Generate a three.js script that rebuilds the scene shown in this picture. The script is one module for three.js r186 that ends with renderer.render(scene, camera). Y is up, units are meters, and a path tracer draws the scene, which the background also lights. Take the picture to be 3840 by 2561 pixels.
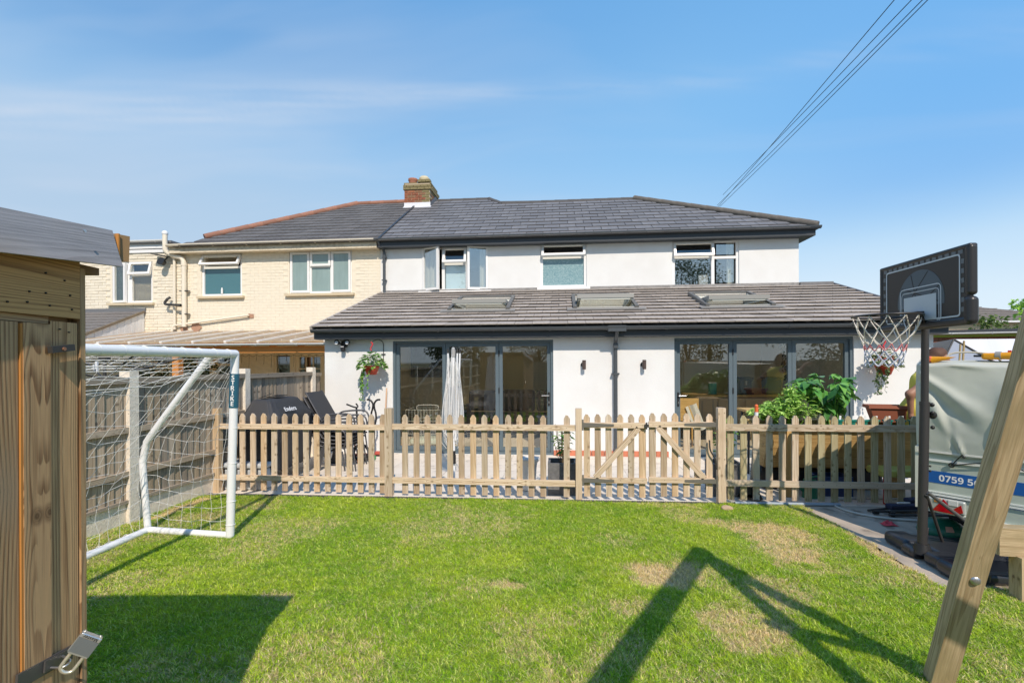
import * as THREE from 'three';
import { mergeGeometries } from 'three/addons/utils/BufferGeometryUtils.js';
import { RoundedBoxGeometry } from 'three/addons/geometries/RoundedBoxGeometry.js';
import { MarchingCubes } from 'three/addons/objects/MarchingCubes.js';
import { FontLoader } from 'three/addons/loaders/FontLoader.js';
import { TextGeometry } from 'three/addons/geometries/TextGeometry.js';

// ---------------------------------------------------------------- camera, sky, sun, exposure
const scene = new THREE.Scene();
const camera = new THREE.PerspectiveCamera(69.37, 1024 / 682, 0.05, 900);
camera.rotation.order = 'YXZ';
camera.position.set(0, 1.65, 0);
camera.rotation.set(0, 5.5 * Math.PI / 180, -0.0045);
camera.setViewOffset(1024, 682, 0, -21.3, 1024, 682);
scene.add(camera);
const renderer = new THREE.WebGLRenderer();
renderer.setSize(1024, 682);
renderer.toneMapping = THREE.LinearToneMapping;
renderer.toneMappingExposure = 1.19;
renderer.shadowMap.enabled = true;
const SUN = new THREE.Vector3(0.228, 0.682, 0.695).normalize();
const sun = new THREE.DirectionalLight(0xfff0de, 3.6);
sun.position.copy(SUN).multiplyScalar(40).add(new THREE.Vector3(0, 0, -6));
sun.target.position.set(0, 0, -6);
sun.castShadow = true;
Object.assign(sun.shadow.camera, { left: -20, right: 20, top: 20, bottom: -20, near: 1, far: 90 });
sun.shadow.mapSize.set(4096, 4096);
sun.shadow.radius = 1.0;
scene.add(sun, sun.target);

// ---------------------------------------------------------------- noise
function rng(seed) { let a = seed >>> 0; return () => { a = (a + 0x6d2b79f5) >>> 0; let t = a; t = Math.imul(t ^ (t >>> 15), t | 1); t ^= t + Math.imul(t ^ (t >>> 7), t | 61); return ((t ^ (t >>> 14)) >>> 0) / 4294967296; }; }
const hash2 = (x, y, s) => { let h = Math.imul(x, 374761393) + Math.imul(y, 668265263) + Math.imul(s, 2147483647 - 1013); h = Math.imul(h ^ (h >>> 13), 1274126177); return ((h ^ (h >>> 16)) >>> 0) / 4294967296; };
function vn(x, y, s = 0) { const i = Math.floor(x), j = Math.floor(y), f = x - i, g = y - j, a = f * f * (3 - 2 * f), b = g * g * (3 - 2 * g); const p = hash2(i, j, s), q = hash2(i + 1, j, s), r = hash2(i, j + 1, s), t = hash2(i + 1, j + 1, s); return p + (q - p) * a + (r - p) * b + (p - q - r + t) * a * b; }
function fbm(x, y, o = 4, s = 0) { let v = 0, a = 0.5, t = 0; for (let k = 0; k < o; k++) { v += a * vn(x, y, s + k * 17); t += a; x = x * 2.03 + 11.3; y = y * 2.03 + 5.7; a *= 0.5; } return v / t; }
const clamp = (x, a = 0, b = 1) => Math.min(b, Math.max(a, x)), ss = (a, b, x) => { x = clamp((x - a) / (b - a)); return x * x * (3 - 2 * x); }, lerp = (a, b, t) => a + (b - a) * t;
const mix3 = (a, b, t) => [lerp(a[0], b[0], t), lerp(a[1], b[1], t), lerp(a[2], b[2], t)];
const lin = (r, g, b) => [r, g, b].map(c => { c /= 255; return c <= 0.04045 ? c / 12.92 : ((c + 0.055) / 1.055) ** 2.4; });
const enc = c => Math.round(255 * clamp(c <= 0.0031308 ? 12.92 * c : 1.055 * c ** (1 / 2.4) - 0.055));

// ---------------------------------------------------------------- sky: blue deepening upwards, paler low down and to the left, thin streaks of high cloud
{
  const W = 2048, H = 1024, d = new Float32Array(W * H * 4);
  const horizon = lin(221, 238, 250), low = lin(182, 217, 246), mid = lin(138, 193, 240), high = lin(110, 171, 228), zen = lin(66, 128, 200), haze = lin(180, 200, 222), cirrus = lin(198, 214, 234), ground = [0.16, 0.17, 0.12];
  for (let j = 0; j < H; j++) for (let i = 0; i < W; i++) {
    const el = ((j + 0.5) / H - 0.5) * Math.PI, az = ((i + 0.5) / W - 0.5) * 2 * Math.PI, k = (j * W + i) * 4;
    const y = Math.sin(el), x = Math.cos(el) * Math.cos(az), z = Math.cos(el) * Math.sin(az), e = el * 180 / Math.PI;
    let c;
    if (e < 0) c = ground; else {
      c = mix3(horizon, low, ss(3, 14, e)); c = mix3(c, mid, ss(10, 24, e)); c = mix3(c, high, ss(20, 40, e)); c = mix3(c, zen, ss(40, 85, e));
      // thin veil of high cloud towards the left side of the garden
      const left = ss(0.35, -0.75, x) * 0.8;
      const right = ss(0.15, 0.62, x); c = mix3(c, lin(104, 172, 237), right * ss(10, 17, e) * 0.55); c = mix3(c, haze, left * ss(34, 14, e) * 0.85); c = mix3(c, lin(104, 150, 204), left * ss(20, 32, e) * 0.7);
      if (e > 4) {
        const px = x / y, pz = z / y, far = ss(4, 10, e);
        const warp = fbm(px * 0.7, pz * 0.7, 3, 5) - 0.5;
        const s1 = fbm(px * 0.55 + warp, pz * 2.6 + warp * 2.5, 5, 21), s2 = fbm(px * 1.5 + 3, pz * 5 + warp * 3, 4, 44);
        let v = ss(0.5, 0.85, s1) * 0.26 * (0.45 + 0.55 * ss(0.6, -1, px)) + ss(0.48, 0.8, s2) * 0.16 * ss(0.8, -1.5, px);
        const q = pz + 1.81 + 0.10 * (fbm(px * 1.2, 3.3, 3, 9) - 0.5) - 0.16 * ss(0.4, 1.3, px);
        const wd = 0.065 + 0.12 * ss(0.0, -1.8, px) + 0.05 * ss(0.5, 1.2, px);
        const strand = fbm(px * 2.6 + 9, pz * 26 + warp * 6 + px * 3, 6, 61), puff = fbm(px * 5 + 2, pz * 12, 5, 67); v += Math.exp(-q * q / (wd * wd)) * (0.40 + 0.26 * ss(0.3, -1.2, px) - 0.16 * ss(0.6, 1.1, px)) * clamp(0.1 + 1.5 * (strand - 0.25) + 0.5 * (puff - 0.5), 0, 1.3);
        c = mix3(c, cirrus, clamp(v * far * 0.85));
      }
    }
    d[k] = c[0] / 1.15; d[k + 1] = c[1] / 1.15; d[k + 2] = c[2] / 1.15; d[k + 3] = 1;
  }
  const t = new THREE.DataTexture(d, W, H, THREE.RGBAFormat, THREE.FloatType);
  t.mapping = THREE.EquirectangularReflectionMapping; t.magFilter = t.minFilter = THREE.LinearFilter; t.needsUpdate = true;
  scene.background = t; scene.environment = t;
}

// ---------------------------------------------------------------- helpers
const V = (x, y, z) => new THREE.Vector3(x, y, z);
const taken = {};
const numbered = n => { const k = taken[n] = (taken[n] ?? -1) + 1; return k ? `${n}_${String(k).padStart(3, '0')}` : n; };
const shade = o => { o.traverse(c => { if (c.isMesh) { c.castShadow = true; c.receiveShadow = true; } }); return o; };
function thing(name, label, category, pos = [0, 0, 0], turn = 0, group) {
  const o = new THREE.Group(); o.name = numbered(name); o.position.set(...pos); o.rotation.y = turn; o.userData = { label, category };
  if (group) o.userData.group = group; scene.add(o); return o;
}
function tag(o, label, category, group) { o.name = numbered(o.name); o.userData = { label, category }; if (group) o.userData.group = group; scene.add(o); return o; }
function struct(name, geo, mat, label) { const m = new THREE.Mesh(geo, mat); m.name = numbered(name); m.userData = { kind: 'structure', label }; m.castShadow = m.receiveShadow = true; scene.add(m); return m; }
function sub(parent, name, pos = [0, 0, 0]) { const g = new THREE.Group(); g.name = name; g.position.set(...pos); parent.add(g); return g; }
function put(parent, name, geo, mat, pos, rot) { const m = new THREE.Mesh(Array.isArray(geo) ? join(geo) : geo, mat); m.name = name; if (pos) m.position.set(...pos); if (rot) m.rotation.set(...rot); m.castShadow = m.receiveShadow = true; parent.add(m); return m; }
function join(list) {
  return mergeGeometries(list.map(g => {
    let n = g.index ? g.toNonIndexed() : g.clone(); const keep = new Set(['position', 'normal', 'uv']);
    for (const k of Object.keys(n.attributes)) if (!keep.has(k)) n.deleteAttribute(k);
    if (!n.attributes.normal) n.computeVertexNormals();
    if (!n.attributes.uv) n.setAttribute('uv', new THREE.BufferAttribute(new Float32Array(n.attributes.position.count * 2), 2));
    n.clearGroups?.(); return n;
  }));
}
// a box whose uv is in metres, u along its longest side
let uvSeed = rng(77);
function bx(w, h, d, x = 0, y = 0, z = 0, rot) {
  const g = new THREE.BoxGeometry(w, h, d), uv = g.attributes.uv, p = g.attributes.position, n = g.attributes.normal, ou = uvSeed() * 7, ov = uvSeed() * 7;
  const s = [w, h, d], L = s.indexOf(Math.max(...s));
  for (let i = 0; i < p.count; i++) {
    const q = [p.getX(i), p.getY(i), p.getZ(i)], nn = [Math.abs(n.getX(i)), Math.abs(n.getY(i)), Math.abs(n.getZ(i))], a = nn.indexOf(Math.max(...nn));
    const o = [0, 1, 2].filter(k => k !== a), u = o.includes(L) ? L : o[0], v = o.find(k => k !== u);
    uv.setXY(i, q[u] + ou, q[v] + ov + a * 0.37);
  }
  if (rot) g.applyMatrix4(new THREE.Matrix4().makeRotationFromEuler(new THREE.Euler(...rot)));
  g.translate(x, y, z); return g;
}
const bb = (x0, x1, y0, y1, z0, z1) => bx(x1 - x0, y1 - y0, z1 - z0, (x0 + x1) / 2, (y0 + y1) / 2, (z0 + z1) / 2);
function tube(pts, r, seg = 8, curved = true, n) { const c = curved ? new THREE.CatmullRomCurve3(pts.map(p => p.isVector3 ? p : V(...p)), false, 'catmullrom', 0.5) : (() => { const q = new THREE.CurvePath(); for (let i = 0; i + 1 < pts.length; i++) q.add(new THREE.LineCurve3(V(...pts[i]), V(...pts[i + 1]))); return q; })(); return new THREE.TubeGeometry(c, n ?? Math.max(4, (pts.length - 1) * 5), r, seg); }
function rod(a, b, r, seg = 10, r2 = r) { const A = V(...a), B = V(...b), d = B.clone().sub(A), g = new THREE.CylinderGeometry(r2, r, d.length(), seg); g.applyQuaternion(new THREE.Quaternion().setFromUnitVectors(V(0, 1, 0), d.clone().normalize())); const m = A.add(B).multiplyScalar(0.5); g.translate(m.x, m.y, m.z); return g; }
// a squared bar between two points, its width turned towards 'side'
function bar(a, b, w, d, side = [1, 0, 0]) { const A = V(...a), B = V(...b), dir = B.clone().sub(A), L = dir.length(); dir.normalize(); const s = V(...side).addScaledVector(dir, -V(...side).dot(dir)).normalize(), t = s.clone().cross(dir); const g = bx(w, L, d); g.applyMatrix4(new THREE.Matrix4().makeBasis(s, dir, t)); const m = A.add(B).multiplyScalar(0.5); g.translate(m.x, m.y, m.z); return g; }
// polygon in the x,y plane with holes, extruded back along z; uv in metres
function slab(outline, holes, depth, z = 0) {
  const s = new THREE.Shape(outline.map(p => new THREE.Vector2(...p)));
  for (const h of holes || []) s.holes.push(new THREE.Path(h.map(p => new THREE.Vector2(...p))));
  const g = new THREE.ExtrudeGeometry(s, { depth, bevelEnabled: false }); g.translate(0, 0, z - depth); return g;
}
const rect = (x0, x1, y0, y1) => [[x0, y0], [x1, y0], [x1, y1], [x0, y1]];
function tex(w, h, fn, o = {}) {
  const d = new Uint8Array(w * h * 4);
  for (let j = 0; j < h; j++) for (let i = 0; i < w; i++) { const c = fn(i / w, j / h), k = (j * w + i) * 4; if (typeof c === 'number') d[k] = d[k + 1] = d[k + 2] = Math.round(255 * clamp(c)); else { d[k] = enc(c[0]); d[k + 1] = enc(c[1]); d[k + 2] = enc(c[2]); } d[k + 3] = 255; }
  const t = new THREE.DataTexture(d, w, h); t.magFilter = t.minFilter = THREE.LinearFilter; t.wrapS = t.wrapT = o.clamp ? THREE.ClampToEdgeWrapping : THREE.MirroredRepeatWrapping;
  if (!o.data) t.colorSpace = THREE.SRGBColorSpace; if (o.size) t.repeat.set(1 / o.size[0], 1 / o.size[1]); t.needsUpdate = true; return t;
}
const std = (color, roughness = 0.8, o = {}) => new THREE.MeshStandardMaterial({ color: Array.isArray(color) ? new THREE.Color().setRGB(...color) : color, roughness, ...o });
const phys = (o) => new THREE.MeshPhysicalMaterial(o);
// ---------------------------------------------------------------- materials
// wood: a colour map and a relief map that share one field; u runs along the grain
function wood(seed, pale, dark, stain, o = {}) {
  const W = 1024, H = 512, S = o.size || [1.6, 0.5], R = rng(seed), freq = o.freq || 90, kn = [];
  for (let k = 0; k < (o.knots ?? 7); k++) kn.push([R() * S[0], R() * S[1], 0.006 + R() * 0.008]);
  const field = (u, v) => {
    const x = u * S[0], y = v * S[1]; let f = y + 0.010 * (fbm(x * 2.6, y * 12, 3, seed) - 0.5) + (o.wave ?? 0.05) * (fbm(x * 1.1 + 4, y * 5, 2, seed + 3) - 0.5), kd = 9;
    for (const [kx, ky, kr] of kn) { const dx = (x - kx) * 0.38, dy = y - ky, d = Math.hypot(dx, dy); f += 0.022 * Math.sign(dy || 1) * Math.exp(-(d * d) / (kr * kr * 9)) * 0.6; kd = Math.min(kd, Math.hypot((x - kx) * 0.8, dy) / kr); }
    const ring = f * freq * (0.8 + 0.5 * fbm(y * 14, 2.2, 2, seed + 5)) + 1.1 * fbm(x * 1.7, y * 30, 3, seed + 6), fr = ring - Math.floor(ring), late = ss(0.3, 0.9, fr) * (1 - ss(0.93, 1, fr)) * (0.25 + 1.3 * fbm(x * 1.4, y * 22, 3, seed + 7));
    const fine = fbm(x * 14, y * 420, 2, seed + 8), streak = fbm(x * 2.2, y * 60, 3, seed + 12);
    return [late, fine, streak, kd, x, y];
  };
  const map = tex(W, H, (u, v) => {
    const [late, fine, streak, kd, x, y] = field(u, v);
    let c = mix3(pale, dark, clamp(late * (o.contrast ?? 0.6) + (fine - 0.5) * 0.5 + (streak - 0.45) * 0.9));
    const patch = fbm(x * 3, y * 5, 4, seed + 30); c = mix3(c, stain, ss(0.5, 0.8, patch) * (o.stain ?? 0.5));
    if (kd < 2) c = mix3(c, dark.map(q => q * (kd < 0.75 ? 0.5 : 0.75)), (1 - ss(0.5, 2, kd)) * (0.55 + 0.3 * ss(0.3, 0.7, vn(kd * 5, y * 90, 4))));
    return c;
  }, { size: S });
  const bump = tex(W / 2, H / 2, (u, v) => { const [late, fine, , kd] = field(u, v); return clamp(0.5 + 0.3 * late - 0.25 * fine + (kd < 1 ? 0.15 : 0)); }, { size: S, data: true });
  return (tint = [1, 1, 1], rough = 0.85, bs = 0.0015) => std(tint, rough, { map, bumpMap: bump, bumpScale: bs });
}
const picketW = wood(3, [0.64, 0.53, 0.395], [0.36, 0.25, 0.145], [0.44, 0.335, 0.225], { freq: 60, knots: 20, contrast: 0.75, stain: 0.9 });
const fenceW = wood(11, [0.44, 0.375, 0.295], [0.19, 0.15, 0.105], [0.29, 0.255, 0.21], { freq: 100, knots: 22, contrast: 0.8, stain: 0.8 });
const shedW = wood(23, [0.56, 0.40, 0.235], [0.17, 0.092, 0.04], [0.40, 0.315, 0.22], { freq: 85, wave: 0.11, knots: 8, contrast: 0.7, stain: 0.85, size: [1.1, 0.34] });
const greyW = wood(31, [0.32, 0.32, 0.34], [0.13, 0.13, 0.14], [0.27, 0.225, 0.17], { freq: 70, wave: 0.08, knots: 3, contrast: 0.35, stain: 0.9, size: [1.0, 0.4] });
const swingW = wood(41, [0.56, 0.43, 0.26], [0.24, 0.155, 0.07], [0.34, 0.265, 0.14], { freq: 60, wave: 0.09, knots: 5, contrast: 0.5, stain: 0.8, size: [1.3, 0.45] });
const trugW = wood(53, [0.60, 0.41, 0.17], [0.39, 0.225, 0.07], [0.50, 0.32, 0.12], { freq: 60, knots: 9, contrast: 0.5 });
const tints = (fn, list, rough, bs) => list.map(t => fn(t, rough, bs));
const M = {
  picket: tints(picketW, [[1, 1.02, 1.06], [0.88, 0.88, 0.88], [1.1, 1.08, 1.08], [0.98, 0.94, 0.88], [0.82, 0.83, 0.84], [1.05, 0.95, 0.82], [0.76, 0.72, 0.68]]),
  picketGreen: tints(picketW, [[0.74, 0.80, 0.66], [0.82, 0.85, 0.74], [0.7, 0.76, 0.64]]),
  post: picketW([1.0, 0.93, 0.82]), rail: tints(picketW, [[1.22, 1.2, 1.18], [1.12, 1.1, 1.08]]),
  fence: tints(fenceW, [[1, 1, 1], [0.8, 0.8, 0.8], [1.15, 1.1, 1.04], [0.95, 0.89, 0.8], [0.68, 0.68, 0.69]]),
  shed: tints(shedW, [[0.92, 0.80, 0.67], [1.0, 0.87, 0.71], [0.82, 0.73, 0.62]], 0.8, 0.0012),
  shedHeader: shedW([0.98, 0.78, 0.5], 0.8, 0.0005), shedRaw: std([0.50, 0.22, 0.05], 0.8), shedRoof: greyW([1.15, 1.12, 1.1], 0.8, 0.0006), dark: std([0.02, 0.018, 0.016], 0.9), felt: std([0.10, 0.098, 0.095], 0.95),
  swing: swingW([1, 1, 1], 0.8, 0.003), trug: tints(trugW, [[1, 1, 1], [0.88, 0.86, 0.8], [1.08, 1.04, 1.0]]),
  upvc: std([0.83, 0.83, 0.82], 0.35), anthracite: std([0.038, 0.044, 0.052], 0.45), gutter: std([0.07, 0.08, 0.09], 0.35), door: std([0.105, 0.145, 0.17], 0.45), black: std([0.018, 0.018, 0.019], 0.45),
  steel: std([0.55, 0.55, 0.55], 0.3, { metalness: 0.9 }), iron: std([0.06, 0.058, 0.055], 0.55, { metalness: 0.3 }), lead: std([0.16, 0.165, 0.175], 0.6), leadWhite: std([0.74, 0.75, 0.79], 0.7), plaster: std([0.72, 0.69, 0.62], 0.9), creamPaint: std([0.78, 0.70, 0.56], 0.6), orangeWood: std([0.62, 0.25, 0.06], 0.75),
  whitePlastic: std([0.80, 0.81, 0.82], 0.35), cord: std([0.80, 0.80, 0.78], 0.8),
};
const noiseBump = tex(512, 512, (u, v) => 0.6 * fbm(u * 60, v * 60, 4, 71) + 0.4 * vn(u * 220, v * 220, 5), { size: [0.8, 0.8], data: true });
const blotch = (base, alt, s, amt, seed, size = [3, 3], extra) => tex(512, 512, (u, v) => { let c = mix3(base, alt, clamp((fbm(u * s, v * s, 6, seed) - 0.5) * 2 * amt + 0.3 * amt)); return extra ? extra(c, u, v) : c; }, { size });
M.render = std([1, 1, 1], 0.92, { map: blotch([0.77, 0.78, 0.775], [0.70, 0.70, 0.685], 9, 0.6, 91), bumpMap: noiseBump, bumpScale: 0.002 });
M.concretePost = std([1, 1, 1], 0.95, { map: blotch([0.84, 0.76, 0.64], [0.58, 0.52, 0.44], 30, 0.55, 95, [1, 1], (c, u, v) => vn(u * 90, v * 90, 3) > 0.9 ? c.map(q => q * 0.55) : c), bumpMap: noiseBump, bumpScale: 0.004 });
M.concrete = std([1, 1, 1], 0.95, { map: blotch([0.50, 0.42, 0.335], [0.30, 0.255, 0.205], 12, 0.9, 97, [2.4, 2.4], (c, u, v) => mix3(c, [0.15, 0.125, 0.10], ss(0.56, 0.78, fbm(u * 17, v * 17, 5, 303)) * 0.7)), bumpMap: noiseBump, bumpScale: 0.004 });
M.patio = std([1, 1, 1], 0.75, { map: blotch([0.80, 0.725, 0.625], [0.68, 0.61, 0.52], 14, 0.7, 99, [2.5, 2.5], (c, u, v) => mix3(c, [0.42, 0.37, 0.31], ss(0.63, 0.8, fbm(u * 23, v * 23, 4, 411)) * 0.5)) });
M.mortar = std([1, 1, 1], 0.95, { map: blotch([0.33, 0.32, 0.31], [0.20, 0.195, 0.19], 18, 0.9, 101, [1.2, 1.2]), bumpMap: noiseBump, bumpScale: 0.008 });
const glassy = (tint = [1, 1, 1], o = {}) => phys({ color: new THREE.Color().setRGB(...tint), roughness: 0.0, metalness: 0, transmission: 1, thickness: 0, ior: 1.5, ...o });
M.glass = glassy([1, 1, 0.96], { ior: 1.95 }); M.glassUp = glassy([0.93, 0.95, 0.93], { ior: 3.2 }); M.frosted = phys({ color: new THREE.Color().setRGB(0.45, 0.62, 0.66), roughness: 0.35, transmission: 0.35, thickness: 0, ior: 1.5 });
const grain = (base, alt, s, seed, size, rough = 0.85, o = {}) => std([1, 1, 1], rough, { map: blotch(base, alt, s, 0.9, seed, size), ...o });
M.extTile = [0, 1, 2, 3].map(k => grain([0.44, 0.395, 0.355].map(q => q * (0.82 + 0.09 * k)), [0.33, 0.29, 0.255], 14, 120 + k, [0.5, 0.5], 0.9));
M.slate = [0, 1, 2].map(k => grain([0.185, 0.183, 0.188].map(q => q * (0.86 + 0.13 * k)), [0.14, 0.139, 0.145], 10, 130 + k, [0.8, 0.8], 0.62));
M.nbTile = [0, 1, 2].map(k => grain([0.145, 0.14, 0.138].map(q => q * (0.88 + 0.1 * k)), [0.075, 0.072, 0.072], 12, 140 + k, [0.6, 0.6], 0.85));
M.brick = [[0.36, 0.135, 0.075], [0.30, 0.115, 0.065], [0.42, 0.17, 0.09], [0.27, 0.15, 0.085]].map((c, k) => grain(c, c.map(q => q * 0.55), 16, 150 + k, [0.4, 0.4], 0.95));
M.mossBrick = grain([0.27, 0.22, 0.115], [0.14, 0.13, 0.05], 18, 160, [0.4, 0.4], 0.95);
M.creamBrick = [[0.82, 0.75, 0.61], [0.79, 0.72, 0.585], [0.83, 0.765, 0.63]].map((c, k) => grain(c, c.map(q => q * 0.9), 10, 164 + k, [0.6, 0.6], 0.85));
M.creamWall = grain([0.80, 0.73, 0.595], [0.72, 0.65, 0.52], 12, 169, [1, 1], 0.9);
// ---------------------------------------------------------------- ground, patio, path (setting)
{
  const soil = tex(512, 512, (u, v) => mix3(mix3([0.075, 0.10, 0.02], [0.16, 0.14, 0.06], fbm(u * 14, v * 14, 5, 201)), [0.05, 0.05, 0.02], ss(0.5, 0.8, fbm(u * 60, v * 60, 3, 203))), { size: [2, 2] });
  M.soil = std([1, 1, 1], 1, { map: soil, bumpMap: noiseBump, bumpScale: 0.01 });
  const sheet = (pts, y) => { const s = new THREE.Shape(pts.map(p => new THREE.Vector2(p[0], -p[1]))), g = new THREE.ShapeGeometry(s); g.rotateX(-Math.PI / 2); g.translate(0, y, 0); return g; };
  const far = new THREE.PlaneGeometry(900, 900); far.rotateX(-Math.PI / 2); far.translate(0, -0.03, 0);
  for (let i = 0, uv = far.attributes.uv; i < uv.count; i++) uv.setXY(i, uv.getX(i) * 900, uv.getY(i) * 900);
  struct('ground', far, std([0.10, 0.11, 0.05], 1), 'garden soil and grass reaching out to the horizon');
  struct('lawn', sheet([[-4.5, -5.7], [-2, -5.72], [0.2, -5.79], [1.83, -5.86], [2.7, -5.9], [2.75, -5.4], [2.76, -3.9], [3.3, -3.86], [9, -3.6], [9, 14], [-9, 14], [-4.5, 14]], 0), M.soil, 'sunlit lawn with dry straw patches');
  // patio in large pale slabs, each with its own edge
  const patio = struct('patio', bb(-4.42, 6.3, -0.06, -0.008, -8.9, -5.88), M.mortar, 'pale paved patio behind the picket fence');
  patio.castShadow = false;
  for (let i = 0; i < 12; i++) for (let j = 0; j < 5; j++) {
    const x0 = -4.42 + i * 0.9, z0 = -8.88 + j * 0.6; const g = bb(x0 + 0.003, Math.min(6.3, x0 + 0.897), -0.05, 0.001 + 0.001 * ((i * 7 + j * 3) % 3), z0 + 0.003, z0 + 0.597); put(patio, 'paving_slab', g, M.patio);
  }
  const path = struct('path', sheet([[2.7, -5.92], [2.74, -5.6], [2.77, -5.2], [2.79, -4.6], [2.75, -4.1], [2.76, -3.85], [3.0, -3.8], [9, -3.55], [9, -5.95], [4, -5.95]], 0.008), M.concrete, 'worn concrete path beside the lawn');
  // perforated drain channel along the front of the patio
  const drain = thing('drain_channel', 'black slotted drain channel along the front edge of the patio', 'drain', [0, 0, -5.82]);
  const dg = [], slots = []; const zat = x => -5.80 - 0.018 * (x + 4.4) * 0.9 + 5.82;
  const L = 7.1; dg.push(bar([-4.42, -0.01, zat(-4.42)], [2.68, -0.01, zat(2.68)], 0.09, 0.05, [0, 0, 1]));
  for (let i = 0; i < 355; i++) { const x = -4.41 + i * 0.02; slots.push(bx(0.009, 0.012, 0.075, x, 0.016, zat(x))); }
  put(drain, 'channel', dg, M.black); const sl = put(drain, 'grating', slots, std([0.10, 0.10, 0.095], 0.7)); sl.userData.kind = 'stuff';
}

// ---------------------------------------------------------------- windows
// one window: a fixed frame, its bars, panes, and sashes that can stand open. Everything in world metres, front of frame at z.
function windowUnit(house, o) {
  const [x0, x1, y0, y1] = o.r, z = o.z ?? -12.03, f = o.f ?? 0.06, d = 0.07, w = sub(house, 'window', [(x0 + x1) / 2, y0, z]), at = g => { g.translate(-(x0 + x1) / 2, -y0, -z); return g; };
  const fr = [bb(x0, x0 + f, y0, y1, z - d, z), bb(x1 - f, x1, y0, y1, z - d, z), bb(x0 + f, x1 - f, y0, y0 + f, z - d, z), bb(x0 + f, x1 - f, y1 - f, y1, z - d, z)];
  for (const b of o.bars || []) fr.push(bb(b[0], b[1], b[2], b[3], z - d + 0.004, z - 0.004));
  put(w, 'frame', fr.map(at), o.mat || M.upvc);
  if (o.sill !== 0) put(w, 'sill', at(bb(x0 - 0.08, x1 + 0.08, y0 - 0.06, y0 - 0.002, z - 0.03, z + 0.12)), o.sillMat || M.upvc);
  for (const p of o.panes || []) put(w, 'pane', at(bb(p[0], p[1], p[2], p[3], z - 0.042, z - 0.036)), p[4] || M.glass);
  for (const s of o.sashes || []) { // [x0,x1,y0,y1,hinge,angle,glass]
    const [a, b, c, e, hinge, ang, gl] = s, q = new THREE.Group(); q.name = 'sash';
    const hx = hinge === 'left' ? a : hinge === 'right' ? b : (a + b) / 2, hy = hinge === 'top' ? e : c; const k = 0.055;
    const geo = [bb(a, a + k, c, e, -0.02, 0.04), bb(b - k, b, c, e, -0.02, 0.04), bb(a + k, b - k, c, c + k, -0.02, 0.04), bb(a + k, b - k, e - k, e, -0.02, 0.04)];
    geo.forEach(g => g.translate(-hx, -hy, 0));
    const m = put(w, 'sash', geo, M.upvc); const pg = bb(a + k, b - k, c + k, e - k, 0.006, 0.012); pg.translate(-hx, -hy, 0); put(m, 'pane', pg, gl || M.glass);
    m.position.set(hx - (x0 + x1) / 2, hy - y0, 0); if (hinge === 'top') m.rotation.x = -ang; else m.rotation.y = (hinge === 'left' ? -1 : 1) * ang;
  }
  return w;
}
// roof tiles in courses on a plane that rises from (y0,z0) to (y1,z1); lo(t) and hi(t) bound x at height fraction t
function tileRoof(roof, o) {
  const { y0, z0, y1, z1, rows, w, mats, th, name = 'tile' } = o, dy = y1 - y0, dz = z1 - z0, L = Math.hypot(dy, dz), a = Math.atan2(dy, -dz), gauge = L / rows, R = rng(o.seed), long = gauge * 1.12, geos = {}, rest = [];
  let n = 0; const list = [];
  for (let r = 0; r < rows; r++) {
    const t = (r + 0.5) / rows, X0 = o.lo(t), X1 = o.hi(t), off = (r % 2) * 0.5 * w;
    for (let x = X0 - off; x < X1 - 0.02; x += w) {
      const gp = o.gap ?? 0.002, a0 = Math.max(x + gp, X0), a1 = Math.min(x + w - gp, X1); if (a1 - a0 < 0.03) continue;
      const zc = z0 + dz * t; if (o.skip && o.skip((a0 + a1) / 2, zc, a0, a1, gauge / L * -dz)) continue;
      const cut = o.cut ? o.cut(zc) : []; let seg = [[a0, a1]]; for (const [l, r] of cut) seg = seg.flatMap(([p, q]) => q <= l || p >= r ? [[p, q]] : [[p, Math.min(q, l)], [Math.max(p, r), q]].filter(([p2, q2]) => q2 - p2 > 0.03)); const rv = R(); for (const [p, q] of seg) list.push([p, q, t, rv]);
    }
  }
  for (const [a0, a1, t, q] of list) {
    const key = (a1 - a0).toFixed(2), g = geos[key] ??= bx(+key - 0.002, th, long), m = mats[Math.floor(q * mats.length) % mats.length];
    const lift = o.lift ?? th, up = th * 0.5 + lift * 0.55 + (q - 0.5) * th * 0.2 * (o.rough ?? 1), cx = (a0 + a1) / 2, cy = y0 + dy * t + up * Math.cos(a), cz = z0 + dz * t + up * Math.sin(a);
    if (n++ < 300) put(roof, name, g, m, [cx, cy, cz], [a - lift / long + (q - 0.5) * 0.004, 0, (q * 7 % 1 - 0.5) * 0.006]);
    else { const c = g.clone(); c.applyMatrix4(new THREE.Matrix4().compose(V(cx, cy, cz), new THREE.Quaternion().setFromEuler(new THREE.Euler(a - (o.lift ?? th) / long, 0, 0)), V(1, 1, 1))); rest.push(c); }
  }
  if (rest.length) { const m = put(roof, 'tiles', rest, mats[0]); m.userData.kind = 'stuff'; }
}
const tri = (pts, faces) => { const g = new THREE.BufferGeometry(), p = []; for (const f of faces) for (let k = 1; k + 1 < f.length; k++) p.push(...pts[f[0]], ...pts[f[k]], ...pts[f[k + 1]]); g.setAttribute('position', new THREE.BufferAttribute(new Float32Array(p), 3)); g.computeVertexNormals(); const uv = new Float32Array(p.length / 3 * 2); for (let i = 0; i < uv.length / 2; i++) { uv[2 * i] = p[3 * i] + p[3 * i + 2] * 0.3; uv[2 * i + 1] = p[3 * i + 1] + p[3 * i + 2]; } g.setAttribute('uv', new THREE.BufferAttribute(uv, 2)); return g; };
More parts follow.
